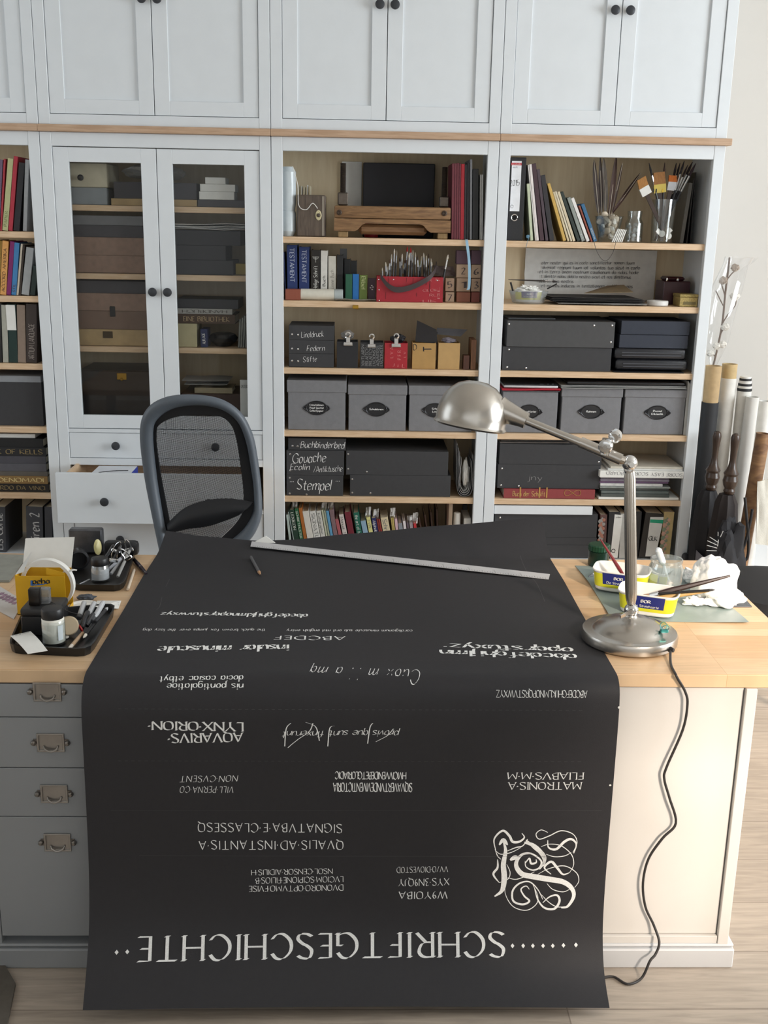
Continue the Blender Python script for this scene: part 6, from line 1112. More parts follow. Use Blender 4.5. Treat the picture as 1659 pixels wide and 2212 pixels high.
# ================================================================ desk lamp
def lamp():
    B = V((.979, -2.139, TOPZ+.0006)); k = thing('desk_lamp', 'brushed nickel desk lamp with a domed shade standing on the black sheet', 'lamp', B); Y = B.y
    m = nb(); lathe(m, B, [(.104, 0), (.1085, .004), (.109, .02), (.1065, .0255), (.101, .0272), (.0875, .0268), (.083, .0282), (.0775, .034), (.068, .0415), (.053, .048), (.034, .0525), (.0185, .0555), (.0135, .061), (.011, .075), (.0115, .085)], n=56); obj('base', m, STEEL, k, smooth=40)
    lo, hi = P(1358, 1318, Y), P(1360, 1000, Y); x = B.x; lo.x = x; lo.y = hi.y = Y
    m = nb(); rod(m, B+V((0, 0, .08)), lo, .0105, .009); g = bmesh.ops.create_icosphere(m, subdivisions=3, radius=.0165, matrix=Matrix.Translation(lo)); obj('lower_joint', m, CHROME, k)
    m = nb(); rod(m, lo+V((-.004, -.018, .002)), lo+V((-.004, .016, 0)), .006); grid(m, lambda u, v: lo+V((-.004-.026*u, -.02+.002*math.sin(u*4), .004+(v-.5)*.012*(1-.4*u)-.012*u)), 5, 3, .003); obj('wing_nut', m, CHROME, k)
    m = nb(); d = (hi-lo); u = d.normalized(); a, b = frame(u); rs = []
    for h, r in ((.016, .0095), (.03, .0125), (.05, .0135), (.9*d.length, .0128), (d.length-.018, .0105)): rs.append([m.verts.new(lo+u*h+(a*math.cos(t)+b*math.sin(t))*r*(1 if q % 2 else .955)) for q in range(36) for t in [2*math.pi*q/36]])
    for p, q in zip(rs, rs[1:]): skin(m, p, q)
    m.faces.new(rs[0]); m.faces.new(rs[-1]); obj('stem', m, STEEL, k, smooth=20)
    m = nb(); bmesh.ops.create_icosphere(m, subdivisions=3, radius=.0175, matrix=Matrix.Translation(hi)); lathe(m, hi+V((0, -.021, 0)), [(.006, 0), (.0085, .003), (.0085, .01)], (0, 1, 0), 16); lathe(m, hi-V((0, 0, .022)), [(.0105, 0), (.012, .008), (.010, .016)], n=18); obj('elbow', m, CHROME, k)
    A0 = P(1342, 993, Y-.004); A1 = P(1200, 932, Y+.05); A2 = P(1130, 906, Y+.075)
    m = nb(); rod(m, A0, A0+(A1-A0)*.62, .0125, .0125, 16); rod(m, A0+V((.008, 0, -.002)), A0+(A1-A0)*.05, .009); obj('arm_sleeve', m, STEEL, k)
    m = nb(); rod(m, A0+(A1-A0)*.3, A2, .0095, .0095, 16); obj('arm', m, STEEL, k)
    p = P(1306, 982, Y); q = P(1313, 948, Y); m = nb(); rod(m, p, q, .0105, .012, 16)
    lathe(m, P(1306, 962, Y)+V((-.004, -.022, 0)), [(.008, -.001), (.0125, 0), (.0155, .004), (.0155, .018), (.011, .022)], (.35, .93, .05), 22); lathe(m, P(1324, 945, Y)+V((.002, -.004, 0)), [(.009, 0), (.0135, .004), (.0145, .01), (.0145, .022), (.01, .026)], (.35, .93, .1), 22); lathe(m, P(1306, 962, Y)+V((-.004, -.0225, 0)), [(.005, 0), (.0045, .0015)], (-.35, -.93, -.05), 12); obj('clamp_knob', m, CHROME, k)
    C0 = P(1090, 889, Y+.09); m = nb(); d = (A2-C0); L = d.length+.006; lathe(m, C0-d.normalized()*.012, [(.031, 0), (.0285, .006), (.0265, .014), (.0195, .014+L-.012), (.0185, .014+L), (.0135, .014+L+.001)], d, 28); obj('collar', m, STEEL, k, smooth=40)
    S = P(1015, 918, Y+.10); ax = (Rt*.19+Up*.97-Fw*.18+V((0, 0, .12))).normalized(); R = .081
    prof = [(R+.001, -.002), (R+.003, .0), (R+.001, .003), (R-.001, .006), (R*.99, .022), (R*.95, .041), (R*.865, .06), (R*.73, .077), (R*.54, .0905), (R*.29, .0985), (.001, .1005)]; inn = [(r*.975, h-.002) for r, h in prof[::-1]]
    m = nb(); lathe(m, S, prof+inn+[(R*.975, -.0025)], ax, 56, (False, False)); obj('shade', m, STEEL, k, smooth=50)
    m = nb(); a, b = frame(ax)
    for q in range(7):
        t = math.pi*(.25+.09*q); c = S+ax*.0975+(a*math.cos(q*.9)+b*math.sin(q*.9))*.022-ax*.0012
        lathe(m, c, [(.0022, 0), (.0018, .0012)], ax, 8)
    obj('vent_rivets', m, CHROME, k); m = nb(); bmesh.ops.create_icosphere(m, subdivisions=3, radius=.026, matrix=Matrix.Translation(S+ax*.03)); obj('bulb', m, mk('e8e6e0', .3), k)
    m = nb(); G = lambda x, y, Yq: P(x, y, Yq); pts = [B+V((.072, -.083, .012)), Q(1449, 1434, DZ+.004), V((XZ(1458, DYF-.003, DZ), DYF-.007, DZ+.003)), P(1464, 1466, DYF-.008)]+[P(x, y, DYF-.007-.002*(i % 2)) for i, (x, y) in enumerate(((1480, 1494), (1485, 1521), (1475, 1576), (1440, 1657), (1435, 1683), (1446, 1723), (1460, 1778), (1431, 1811), (1401, 1855), (1389, 1907), (1394, 1958), (1412, 1998)))]+[P(1424, 2035, DYF-.024), P(1416, 2061, DYF-.034), P(1404, 2076, DYF-.044), V((XZ(1386, -2.378, .006), -2.378, .006)), V((XZ(1356, -2.395, .0035), -2.395, .0035)), Q(1325, 2110, .004), Q(1295, 2114, .004)]
    tube(m, pts, .0029, 8, 6); obj('power_cord', m, mk('2e2b2a', .5), k, smooth=60)
    m = nb(); lathe(m, B+V((.068, -.079, .012)), [(.0075, 0), (.006, .008), (.0045, .014)], (.66, -.75, 0), 14); obj('cord_grommet', m, BLACKPL, k)
    c = B+V((.066, -.045, .0385)); kk = thing('binder_clip', 'small teal binder clip resting on the lamp base', 'clip', c); m = nb(); TE = mk('3f8f8c', .3, .5)
    bx(m, c.x-.009, c.x+.009, c.y-.006, c.y+.006, c.z-.001, c.z+.006, .002); obj('body', m, TE, kk)
    for s in (-1, 1): m = nb(); tube(m, [c+V((-.006, s*.004, .006)), c+V((-.008, s*.008, .014)), c+V((0, s*.011, .02)), c+V((.008, s*.008, .014)), c+V((.006, s*.004, .006))], .0009, 6, 4); obj('wire_handle', m, TE, kk)
lamp()
# ================================================================ things on the desk
ON = DZ+.0008
def D(x, y, z=ON): return Q(x, y, z)
def pen(label, p, q, r, col, tipc=None, name='pen', grp=None, tl=.16, body=.4, cap=None, cat=None):
    p, q = V(p), V(q); u = (q-p).normalized(); L = (q-p).length; k = thing(name, label, cat or name.split('_')[-1], p, grp)
    m = nb(); lathe(m, p, [(r*.85, 0), (r, r*.6), (r, L*(1-tl))], u, 12); obj('barrel', m, mk(col, body), k)
    m = nb(); lathe(m, p+u*L*(1-tl), [(r, 0), (r*.9, L*tl*.5), (r*.18, L*tl)] if not cap else [(r*1.04, 0), (r*1.04, L*tl*.9), (r*.8, L*tl)], u, 12); obj('tip' if not cap else 'cap', m, mk(tipc or col, .5), k); return k
def traybm(cs, h, th, floor):
    m = nb(); cs = [V(c) for c in cs]; ce = sum(cs, V())/len(cs); n = len(cs); out = cs; inn = [c+(ce-c).normalized()*th for c in cs]; z = lambda p, a: p+V((0, 0, a))
    o0 = [m.verts.new(z(ce+(p-ce)*.97, 0)) for p in out]; o1 = [m.verts.new(z(p, h)) for p in out]; i1 = [m.verts.new(z(p, h)) for p in inn]; i0 = [m.verts.new(z(ce+(p-ce)*.97, floor)) for p in inn]
    for a, b in ((o0, o1), (o1, i1), (i1, i0)): skin(m, a, b)
    m.faces.new(o0); m.faces.new(i0); return m
def rounded(cs, k=3, r=.25):
    out = []; n = len(cs)
    for i in range(n):
        a, b, c = cs[i-1], cs[i], cs[(i+1) % n]; p, q = b+(a-b)*r, b+(c-b)*r
        for t in range(k+1): t /= k; out.append(p*(1-t)**2+b*2*t*(1-t)+q*t*t)
    return out
def jar(label, px, py, rp, h, fill, fillc, lidc='1a1a1c', z=ON, name='jar', lidh=.018):
    c = D(px, py, z); s = (D(px+1, py, z)-D(px, py, z)).length; r = rp*s; c = c+V((0, r*.9, 0)); k = thing(name, label, 'jar', c); hb = h-lidh
    m = nb(); lathe(m, c, [(r*.94, 0), (r, .003), (r, hb-.012), (r*.9, hb-.003), (r*.84, hb), (r*.8, hb), (r*.86, hb-.006), (r*.95, hb-.014), (r*.95, .004)], n=32, cap=(True, False)); obj('glass', m, JAR, k)
    m = nb(); lathe(m, c+V((0, 0, .0045)), [(r*.93, 0), (r*.93, fill-.004), (r*.86, fill), (.001, fill)], n=32); obj('contents', m, mk(fillc, .7, 0, .04), k)
    m = nb(); lathe(m, c+V((0, 0, hb-.001)), [(r*.9, 0), (r*.93, .002), (r*.93, lidh-.004), (r*.86, lidh), (r*.4, lidh+.001)], n=40); obj('lid', m, mk(lidc, .4), k); return k, c, r
def left_group():
    m = nb(); poly(m, [Q(x, y, .001) for x, y in ((-60, 2092), (12, 2092), (34, 2130), (14, 2230), (-60, 2240))], (0, 0, .008)); one('floor_patch', 'dark grey mat corner on the floor at the lower left', 'mat', m, mk('5a544c', .9, 0, .1, 60))  # thin dark grey slab laid on the floor
    zd = .60; m = nb(); a = XZ(196, -.17, zd); b = XZ(282, -.17, zd); bx(m, a, b, -.19, -.02, .4705, .645, .002); k = one('flat_pack', 'white pack with a blue end standing in the open drawer', 'pack', m, mk('d5d8de', .6)); m = nb(); bx(m, b+.0002, b+.0012, -.19, -.02, .471, .6445); obj('blue_end', m, mk('2a3fa0', .5), k); m = nb(); tube(m, [(a+.03, -.15, .6455), ((a+b)/2, -.12, .6458), (b-.02, -.11, .6455)], .0022, 6, 4); obj('printed_mark', m, INK, k)

    # grey mat and printed sheet at the frame edge
    m = nb(); poly(m, [D(-60, 1258), D(20, 1258), D(62, 1203), D(-30, 1200)], (0, 0, .006)); one('cutting_mat', 'grey mat lying at the left edge of the desk', 'mat', m, mk('8f9088', .7, 0, .1, 30))
    m = nb(); poly(m, [D(-40, 1300), D(30, 1338), D(52, 1300), D(-10, 1262)], (0, 0, .002)); k = one('magazine', 'colourful printed magazine left of the yellow box', 'magazine', m, mk('c9c6c4', .4)); m = nb()
    for q in range(10): c = D(4+7*(q % 5), 1283+8*(q//5)+3*(q % 5), ON+.0022); bx(m, c.x-.006, c.x+.004, c.y-.008, c.y+.01, c.z-.0001, c.z+.0003)
    obj('cover_print', m, mk('8a6f80', .5, 0, .6, 90), k, smooth=0)
    # yellow tape box
    F = D(38, 1328); y = F.y; zt = P(88, 1243, y).z; a, b = XZ(35, y, (ON+zt)/2), XZ(142, y, (ON+zt)/2); YE = mk('dba91c', .5, 0, .03)
    k = thing('tape_box', 'opened yellow box with a white lid and a roll of white tape', 'box', ((a+b)/2, y+.03, ON)); t = .0015; dp = .062
    m = nb(); bx(m, a, b, y, y+t, ON, zt-.002); bx(m, a, b, y+dp-t, y+dp, ON, zt); bx(m, a, a+t, y+t, y+dp-t, ON, zt); bx(m, b-t, b, y+t, y+dp-t, ON, ON+.012); bx(m, a, b, y, y+dp, ON, ON+t); obj('body', m, YE, k)
    yl = y+dp+.03; m = nb(); poly(m, [V((a, y+dp, zt)), V((b, y+dp, zt)), V((b+.004, yl, P(142, 1160, yl).z)), V((a+.002, yl, P(40, 1163, yl).z))], (0, .0015, 0)); l = obj('lid', m, PAPERW, k)
    m = nb(); poly(m, [V((a, y+.004, zt)), V((a, y+dp-.004, zt)), V((a+.026, y+dp-.006, zt+.042)), V((a+.016, y+.012, zt+.004))], (.001, 0, 0)); obj('side_flap', m, PAPERW, k)
    m = nb(); poly(m, [V((b-.045, y+.008, zt+.016)), V((b-.002, y+.008, zt+.004)), V((b-.002, y+.008, zt-.012)), V((b-.045, y+.008, zt+.001))], (0, .001, 0)); obj('inner_flap', m, YE, k)
    write('lettering', 'peha', INK, k, (71, 1261), (107, 1260), 12, y, nib=1.6, thin=.6); write('lettering', 'multifilme', mk('3a6fb0', .6), k, (64, 1275), (110, 1275), 9, y, nib=1.4, thin=.5)
    m = nb()
    for pts in ([(66, 1254), (70, 1254), (70, 1265), (66, 1265)], [(70, 1263), (94, 1261), (105, 1259), (90, 1264), (70, 1265)]): poly(m, [P(px, py, y-.0008) for px, py in pts], (0, .0006, 0))
    obj('logo', m, mk('2f6fc0', .5), k)
    r = .064; c = V((XZ(103, y+dp*.55, .8), y+dp*.55, ON+r+.0025)); m = nb(); lathe(m, c+V((0, -.010, 0)), [(r-.007, 0), (r, 0), (r, .018), (r-.007, .018), (r-.007, 0)], (0, 1, 0), 48, (False, False)); kt = one('tape_roll', 'roll of white paper tape sticking out of the opened yellow box', 'tape', m, PAPERW)
    m = nb(); e = c+V((r*.62, -.008, r*.5)); sheetbm(m, e, (.032, -.004, .006), (0, .012, 0), .003, 4, 8, .0006); obj('loose_end', m, PAPERW, kt)
    # rear dark tray with pens and clips
    cs = rounded([D(152, 1277), D(268, 1279), D(297, 1188), D(165, 1186)], 3, .18); m = traybm(cs, .018, .004, .004); one('pen_tray', 'rear black tray full of pens and clips beside the black sheet', 'tray', m, mk('1c1a18', .35)); zi = ON+.006
    c = D(180, 1200, zi); m = nb(); a, b = XZ(147, c.y+.02, .8), XZ(219, c.y+.02, .8); zt = P(180, 1144, c.y+.02).z; bx(m, a, b, c.y+.02, c.y+.05, zi, zt, .004); one('grey_case', 'scuffed grey upright case at the back of the rear tray', 'case', m, mk('55565a', .3, .4, .3, 30))
    c = D(258, 1212, zi); m = nb(); a, b = XZ(222, c.y+.045, .8), XZ(296, c.y+.045, .8); bx(m, a, b, c.y+.045, c.y+.075, zi, P(260, 1171, c.y+.045).z, .01, None, 2); one('black_case', 'black rounded case behind the metal clips', 'case', m, mk('1f1f21', .4))
    m = nb(); p = D(212, 1196, zi+.03); lathe(m, p+V((0, -.01, .012)), [(.004, 0), (.012, .004), (.013, .01), (.006, .014)], (.5, -.7, .2), 20); bmesh.ops.scale(m, vec=(.8, 1, 1.7), space=Matrix.Translation(-p), verts=m.verts[:]); one('yellow_shell', 'pale yellow oval shell leaning on the grey case', 'shell', m, mk('c9c08a', .4))
    c = D(172, 1232, zi); r = .0275; m = nb(); lathe(m, c+V((-.012, .03, r)), [(r*.98, 0), (r, .002), (r, .028), (r*.8, .03), (r*.8, .012)], (.35, -.9, 0), 32); one('black_tin', 'round black tin tipped on its side in the rear tray', 'tin', m, mk('1f2024', .3))
    jar('small glass jar of white powder with a black lid in the rear tray', 213, 1258, 20.5, .061, .028, 'dad8dc', z=zi)
    for i, (p, q, c, l) in enumerate((((228, 1236), (268, 1200), 'b9bcc4', 'pale grey pen leaning in the rear tray, lowest'), ((240, 1240), (276, 1186), 'a5a7aa', 'silver pen reaching up through the rear tray'), ((254, 1246), (284, 1180), '9a9a98', 'silver pen nearest the dark fountain pen'), ((226, 1208), (246, 1176), '77797c', 'short grey pen beside the jar lid'), ((236, 1226), (262, 1178), '2a2a2c', 'black pen between the silver pens'))):
        pen(l, D(*p, zi+.008), D(*q, zi+.045+.004*i), .0042, c, '4a4a4c', grp='pens in the rear tray', body=.25)
    for i, (x, y, l) in enumerate(((250, 1166, 'metal bulldog clip, left one of the upper pair'), (246, 1186, 'metal bulldog clip lying lower in the rear tray'), (279, 1163, 'metal bulldog clip, right one of the upper pair'), (276, 1181, 'metal bulldog clip below the right upper one'))):
        c = D(x, y+24, zi+.04); k = thing('bulldog_clip', l, 'clip', c, 'metal clips in the rear tray'); R = Matrix.Translation(c) @ Matrix.Rotation(.5-i*.35, 4, 'Y'); m = nb(); bx(m, -.012, .012, -.003, .003, -.006, .004, .002, R); obj('jaw', m, CHROME, k)
        m = nb(); pts = [R @ V((-.007, 0, .004)), R @ V((-.006, -.003, .02)), R @ V((0, -.004, .03)), R @ V((.006, -.003, .02)), R @ V((.007, 0, .004))]; tube(m, pts, .0018, 6, 4); obj('wire_handle', m, CHROME, k)
    k = thing('fountain_pen', 'dark fountain pen with a silver clip beside the rear tray', 'pen', D(290, 1207)); p, q = D(289, 1208, ON+.006), D(316, 1240, ON+.006); u = (q-p).normalized(); L = (q-p).length
    m = nb(); lathe(m, p, [(.002, 0), (.0048, .006), (.006, L*.3), (.006, L*.72), (.0045, L*.95), (.003, L)], u, 16); obj('barrel', m, mk('261c2a', .25), k)
    m = nb(); lathe(m, p+u*L*.55, [(.0063, 0), (.0063, .004)], u, 16); rod(m, p+V((0, 0, .007))+u*L*.06, p+V((0, 0, .007))+u*L*.4, .001); lathe(m, p+u*L*.93, [(.005, 0), (.005, .003)], u, 14); obj('metal_trim', m, CHROME, k)
    pen('pale wooden pencil standing beside the rear tray', D(276, 1273, ON+.004), D(291, 1228, ON+.004), .004, 'd8c8b4', 'b59a80', 'pencil', tl=.1)
    m = nb(); crumple(m, D(186, 1290, ON+.008), (.022, .012, .007), 3, .4); 
    for v in m.verts: v.co.z = max(v.co.z, ON)
    one('grey_eraser', 'kneaded grey eraser lying between the two trays', 'eraser', m, mk('50545c', .8))
    pen('small metal compass point before the rear tray', D(172, 1262, ON+.003), D(195, 1251, ON+.006), .0022, 'b9bbc0', 'd8d8da', 'tool', tl=.2, body=.2)
    # front tray
    cs = rounded([D(17, 1413), D(196, 1421), D(256, 1318), D(50, 1336)], 3, .16); m = traybm(cs, .02, .005, .004); one('pen_tray', 'front black tray with a white jar and silver markers', 'tray', m, mk('17181a', .3)); zi = ON+.006
    c = D(90, 1374, zi); a, b = XZ(44, c.y, .76), XZ(128, c.y, .76); zt = P(88, 1333, c.y).z; z2 = P(88, 1316, c.y).z; k = thing('black_case', 'black lidded case at the back of the front tray', 'case', ((a+b)/2, c.y+.05, zi)); BC = mk('1b1b1d', .45, 0, .1, 40)
    m = nb(); bx(m, a+.001, b-.001, c.y+.001, c.y+.085, zi, zt, .003); obj('body', m, BC, k); m = nb(); bx(m, a, b, c.y, c.y+.087, zt+.0006, z2, .006, None, 2); obj('lid', m, mk('2a2a2b', .45, 0, .1, 40), k)
    for l, x0, x1, yt, yb, mt, nm in (('small dark ink bottle on the black lidded case', 63, 85, 1273, 1309, mk('17120f', .25), 'ink_bottle'), ('small clear plastic box beside the ink bottle', 86, 106, 1272, 1306, clear('pbox', 'e0e2e4', .1, .3, 'a5a7a9'), 'plastic_box')):
        q = D((x0+x1)/2, yb, z2+.0006); h = P((x0+x1)/2, yt, q.y).z-z2; w = (x1-x0)*.00116; m = nb(); bx(m, q.x-w/2, q.x+w/2, q.y, q.y+w*.8, z2+.0006, z2+h, .003, None, 2); one(nm, l, 'bottle' if 'ink' in nm else 'box', m, mt)
    m = nb(); z3 = z2+.0012; tube(m, [D(88, 1300, z3+.002), D(110, 1300, z3+.002), D(130, 1312, z3), D(150, 1322, z3-.012), D(166, 1326, z3-.03)], .0012, 6, 6); one('wire', 'thin bent black wire on the black lidded case', 'wire', m, BLACKPL)
    k, c, r = jar('glass jar of white pigment with a black lid in the front tray', 111, 1396, 26, .082, .056, 'ebe9df', z=zi, lidh=.022)
    m = nb(); a0 = 5.35; grid(m, lambda u, v: c+V((r*1.004*math.cos(a0+.5*u), r*1.004*math.sin(a0+.5*u), .012+.034*v)), 6, 2, .0003); obj('paper_label', m, mk('c9d2d6', .5), k)
    q = D(150, 1370, zi); r = .0215; m = nb(); lathe(m, V((q.x, q.y, zi+r)), [(r*.9, 0), (r, .003), (r, .010), (r*.9, .013)], (.25, -.9, .25), 36); one('wooden_disc', 'round beige disc standing beside the white pigment jar', 'disc', m, mk('b9a78c', .6))
    g = 'markers in the front tray'
    for i, (p, q, l, c, cp) in enumerate((((170, 1336), (182, 1301), 'silver marker, leftmost of the bundle in the front tray', 'b5b7ba', '55575a'), ((187, 1339), (204, 1302), 'silver marker, middle of the bundle in the front tray', 'bcbec1', '3a3c40'), ((199, 1343), (223, 1301), 'silver marker, right of the bundle in the front tray', 'c3c5c8', '4a4c50'), ((176, 1357), (190, 1322), 'dark marker low in the bundle of the front tray', '2c2e32', '17181a'), ((186, 1352), (202, 1326), 'dark marker below the silver ones', '35373b', '17181a'))):
        a, b = D(*p, zi+.012+.006*(i < 3)), D(*q, zi+.03+.008*(i < 3)); pen(l, b, a, .0062, c, cp, 'marker', g, .18, .3, True)
    pen('black pencil with a white tip along the front tray edge', D(230, 1314, zi+.022), D(180, 1378, zi+.008), .0038, '141416', 'ded6c8', 'pencil', tl=.1)
    pen('black and silver pen against the right side of the front tray', D(206, 1343, zi+.02), D(233, 1312, zi+.024), .004, '2a2a2d', 'b9bbbd', 'pen', tl=.2)
    pen('pale wooden stick with a white end in the front tray', D(179, 1367, zi+.006), D(147, 1404, zi+.006), .0042, 'b79a7c', 'd8cfc2', 'stick', tl=.25)
    m = nb(); lathe(m, D(173, 1358, zi+.0135), [(.009, 0), (.009, .003), (.0075, .003), (.0075, 0)], (.7, .5, .3), 20); one('red_band', 'small red band among the markers', 'band', m, mk('a02a2a', .5))
    m = nb(); lathe(m, D(140, 1377, zi), [(.009, 0), (.009, .002)], n=20); one('bottle_stopper', 'small white plastic stopper beside the white pigment jar', 'stopper', m, PAPERW)
    m = nb(); A, Bq, Cq, Dq = D(22, 1374, zi+.022), D(66, 1364, zi+.022), D(103, 1406, zi+.018), D(60, 1413, zi+.018); grid(m, lambda u, v: (A*(1-u)+Bq*u)*(1-v)+(Dq*(1-u)+Cq*u)*v+V((0, 0, .003*math.sin(v*3.1))), 6, 6, .0006); k = one('paper_card', 'white paper card lying on the corner of the front tray', 'card', m, PAPERW)
    m = nb(); ink(m, 'Kalligraphie', lambda x, y: A+(Bq-A).normalized()*(x+.004)+(A-Dq).normalized()*(y-.008)+V((0, 0, .0022)), .004, fit=.036, nib=1.2); obj('lettering', m, INK, k, smooth=0)
    m = nb(); poly(m, [D(205, 1311, ON+.02), D(256, 1315), D(262, 1298), D(210, 1298)], (0, 0, .0008)); k = one('paper_note', 'white note with small writing behind the front tray', 'note', m, PAPERW); m = nb()
    for i in range(3): ink(m, 'noteslinesof', lambda x, y, i=i: D(220, 1302+3.4*i, ON+.004-.0012*i)+V((x, y, 0)), .003, fit=.042, nib=1)
    obj('lettering', m, INK, k, smooth=0)
    m = nb(); lathe(m, D(180, 1312), [(.03, 0), (.034, .003), (.036, .006), (.033, .0055), (.028, .002)], n=36); one('white_dish', 'small white dish half hidden behind the silver markers', 'dish', m, PAPERW)
left_group()
def on_sheet():
    z = TOPZ+.0014
    A, B, Cc, Dd = Q(544, 1170, z+.005), Q(541, 1181, z+.005), Q(1185, 1252, z+.002), Q(1188, 1241, z+.002); k = thing('steel_ruler', 'long pale steel ruler lying across the black sheet', 'ruler', (A+Cc)/2); m = nb(); poly(m, [B, Cc, Dd, A], (0, 0, .0012)); obj('blade', m, mk('c9c8c9', .45, .15, .03, 30), k)
    m = nb(); u = (Cc-B); w = (A-B)
    for i in range(1, 120):
        t = i/120; h = .34 if i % 10 == 0 else .24 if i % 5 == 0 else .15; p = B+u*t+w*.04+V((0, 0, .0015)); d = u.normalized()*.0005; m.faces.new([m.verts.new(q) for q in (p-d, p+d, p+d+w*h, p-d+w*h)])
    obj('tick_marks', m, mk('58585a', .6), k, smooth=0); m = nb()
    for i in range(1, 12):
        o = B+u*(i/12)+w*.45+V((0, 0, .0015)); ink(m, str(i*5), lambda x, y: o+u.normalized()*(x-.004)+w.normalized()*y, .0045, nib=1.2)
    obj('numerals', m, mk('58585a', .6), k, smooth=0)
    p, q = Q(542, 1203, z+.004), Q(564, 1244, z+.004); k = thing('pencil', 'short dark pencil lying alone on the black sheet', 'pencil', p); d = (q-p).normalized(); L = (q-p).length
    m = nb(); lathe(m, p, [(.0042, 0), (.0045, .001), (.0045, L*.8)], d, 6); obj('barrel', m, mk('5b5a5c', .45), k); m = nb(); lathe(m, p+d*L*.8, [(.0045, 0), (.0016, L*.14)], d, 12); obj('wood_tip', m, mk('b58a66', .7), k); m = nb(); lathe(m, p+d*L*.94, [(.0016, 0), (.0003, L*.06)], d, 10); obj('lead', m, DARK, k)
    Yr = A.y+.004; m = nb(); poly(m, [P(546, 1173, Yr), P(598, 1175, Yr), P(574, 1158, Yr+.01)], (0, .004, 0)); one('paper_scrap', 'small white folded paper at the left end of the ruler', 'paper', m, PAPERW)
on_sheet()
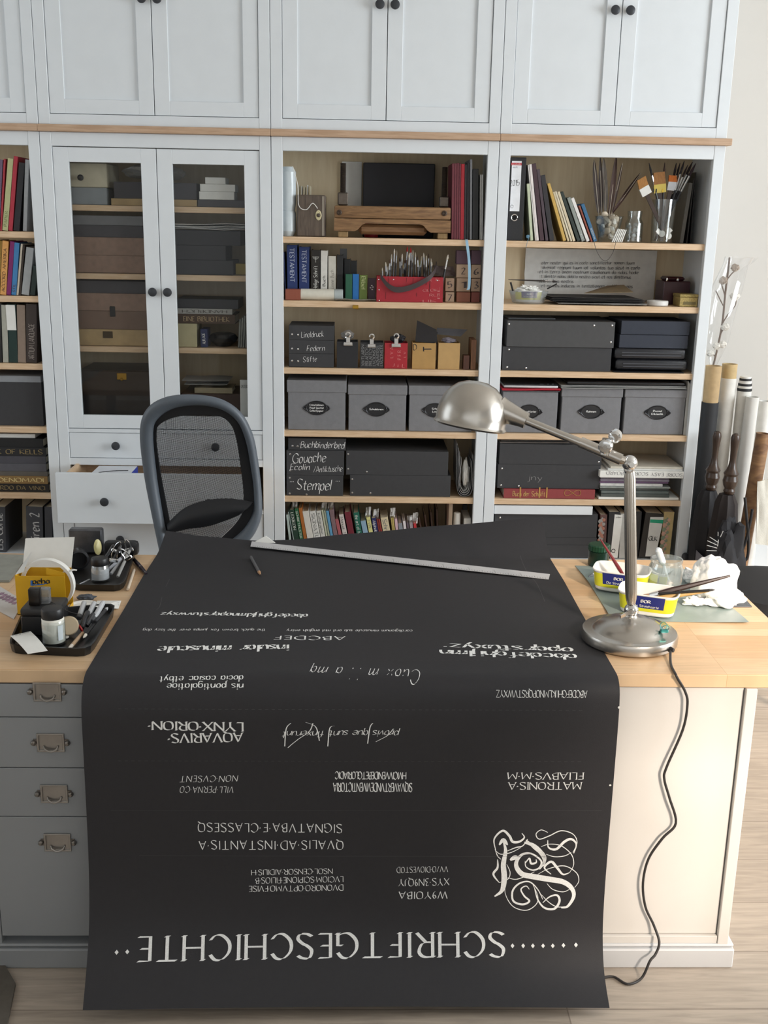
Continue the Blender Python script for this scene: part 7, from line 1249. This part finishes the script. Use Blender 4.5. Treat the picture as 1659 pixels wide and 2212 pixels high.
def right_group():
    A, B, Cc, Dd = D(1242, 1222), D(1320, 1340), D(1618, 1347), D(1492, 1230); m = nb()
    grid(m, lambda u, v: (A*(1-u)+Dd*u)*(1-v)+(B*(1-u)+Cc*u)*v+V((.006*math.sin(v*3.1)*(1-u), 0, .0035*(math.sin(v*5+u*3)**2)*abs(u-.5)*2)), 14, 14, .0007); one('grey_sheet', 'grey green sheet lying under the margarine tubs', 'paper', m, mk('8f9c98', .3, 0, .05, 20, 0, 300)); zs = ON+.0012
    for label, p, q in (('margarine tub behind the lamp post with a red brush in it', (1300, 1275), (1362, 1283)), ('margarine tub right of the lamp post with two brushes lying in it', (1356, 1324), (1430, 1334))):
        a, b = D(*p, zs+.004), D(*q, zs+.004); d = (b-a).normalized(); n = V((-d.y, d.x, 0)); c = a+d*.043+n*.04; tub(c, .142, .095, .054, math.atan2(d.y, d.x), label, 'desk')
        if 'behind' in label: c1 = c
        else: c2 = c
    brush('dark red brush standing in the tub behind the lamp post', P(1297, 1165, c1.y-.0), c1+V((.02, .0, .012)), '6f1f24', .0042, None, '3a2a22', fl=.1, bl=.08)
    m = nb(); T = P(1296, 1158, c1.y); lathe(m, T, [(.003, 0), (.009, .012), (.007, .03), (.001, .042)], (.15, 0, 1), 14); bmesh.ops.scale(m, vec=(1, .6, 1), space=Matrix.Translation(-T), verts=m.verts[:]); one('brush_tip', 'orange tip above the dark red brush handle', 'brush', m, mk('c07a3a', .6)) if False else m.free()
    brush('dark brown thick brush leaning right out of the near tub', P(1577, 1244, c2.y-.01), c2+V((-.025, 0, .03)), '32201c', .0065, 'brushes in the near tub', 'a58a70', fl=.1, bl=.12)
    brush('pale wooden brush leaning right out of the near tub', P(1532, 1277, c2.y-.03), c2+V((-.02, -.012, .03)), 'c09a5c', .005, 'brushes in the near tub', '8a7060', fl=.1, bl=.12)
    pen('thin black pen leaning out beside the pale wooden brush', c2+V((.02, -.02, .05)), P(1545, 1274, c2.y-.05), .0032, '1c1a1a', '3a3a3a', tl=.1)
    # glass jar with pipette
    c = D(1443, 1286, zs)+V((0, .038, 0)); k = thing('water_jar', 'open glass jar of cloudy water with a pipette', 'jar', c); r = .0445; h = .088
    m = nb(); lathe(m, c, [(r*.9, 0), (r, .005), (r, h*.72), (r*.88, h*.86), (r*.86, h*.9), (r*.93, h*.92), (r*.93, h), (r*.86, h), (r*.82, h*.88), (r*.95, h*.7), (r*.95, .006)], n=40, cap=(True, False)); obj('glass', m, clear('jar_thick', 'f6fafa', .17, .05), k)
    m = nb(); lathe(m, c+V((0, 0, .0065)), [(r*.93, 0), (r*.94, .026), (.001, .026)], n=36); obj('water', m, clear('water', 'eef2f3', .1, .5, 'dfe3e6'), k)
    p, q = P(1421, 1184, c.y-.02), P(1442, 1246, c.y-.01); k = thing('pipette', 'frosted plastic pipette standing in the water jar', 'pipette', q); u = (q-p).normalized(); L = (q-p).length; m = nb(); lathe(m, p, [(.004, 0), (.0085, .006), (.0085, L*.5), (.004, L*.6)], u, 18); obj('bulb', m, mk('d5dce2', .3), k); m = nb(); lathe(m, p+u*L*.59, [(.004, 0), (.0035, L*.35), (.0015, L*.7)], u, 14); obj('tube', m, mk('cfd8de', .25), k)
    c = D(1295, 1226)+V((0, .02, 0)); k = thing('green_jar', 'small dark green jar with a ridged lid at the desk back edge', 'jar', c); m = nb(); GN = mk('0c261a', .25); lathe(m, c, [(.027, 0), (.029, .004), (.029, .043), (.026, .046)], n=32); obj('body', m, GN, k); m = nb(); rs = [[m.verts.new(c+V(((.0305-.0012*(q % 2))*s*math.cos(2*math.pi*q/48), (.0305-.0012*(q % 2))*s*math.sin(2*math.pi*q/48), z))) for q in range(48)] for s, z in ((1, .0465), (1, .06), (.9, .063), (.3, .0632))]
    for a, b in zip(rs, rs[1:]): skin(m, a, b)
    m.faces.new(rs[0]); m.faces.new(rs[-1]); obj('lid', m, mk('123a26', .3), k)
    # tissue, dark sheet, nib
    m = nb(); zt = zs+.004; q0 = D(1548, 1302, zs)
    crumple(m, q0+V((0, .03, .05)), (.056, .045, .066), 14, .34, 4, 1.3); crumple(m, q0+V((.012, -.01, .018)), (.05, .035, .03), 5, .4, 4, 1.6); crumple(m, D(1508, 1262, zs)+V((-.005, .02, .015)), (.03, .03, .02), 8, .5, 4, 2); crumple(m, D(1500, 1305, zs)+V((0, 0, .006)), (.03, .02, .012), 11, .5, 4, 2)
    for v in m.verts: v.co.z = max(v.co.z, zs+.003)
    m2 = m; one('paper_tissue', 'heap of crumpled white tissue on the grey green sheet', 'tissue', m2, mk('f2f1ef', .95, 0, .02, 30, .4, 150), smooth=60)
    m = nb(); poly(m, [D(1572, 1312), D(1624, 1312), D(1586, 1268), D(1574, 1280)], (0, 0, .003)); one('dark_sheet', 'shiny dark grey packet behind the tissue near the desk end', 'packet', m, mk('55585e', .25, .2, .1, 30))
    pen('white pen with a metal nib left of the rear tub', D(1300, 1233, zs+.004), D(1271, 1246, zs+.004), .0045, 'e3e5e6', '6a6c70', 'dip_pen', tl=.3, cat='pen')
right_group()
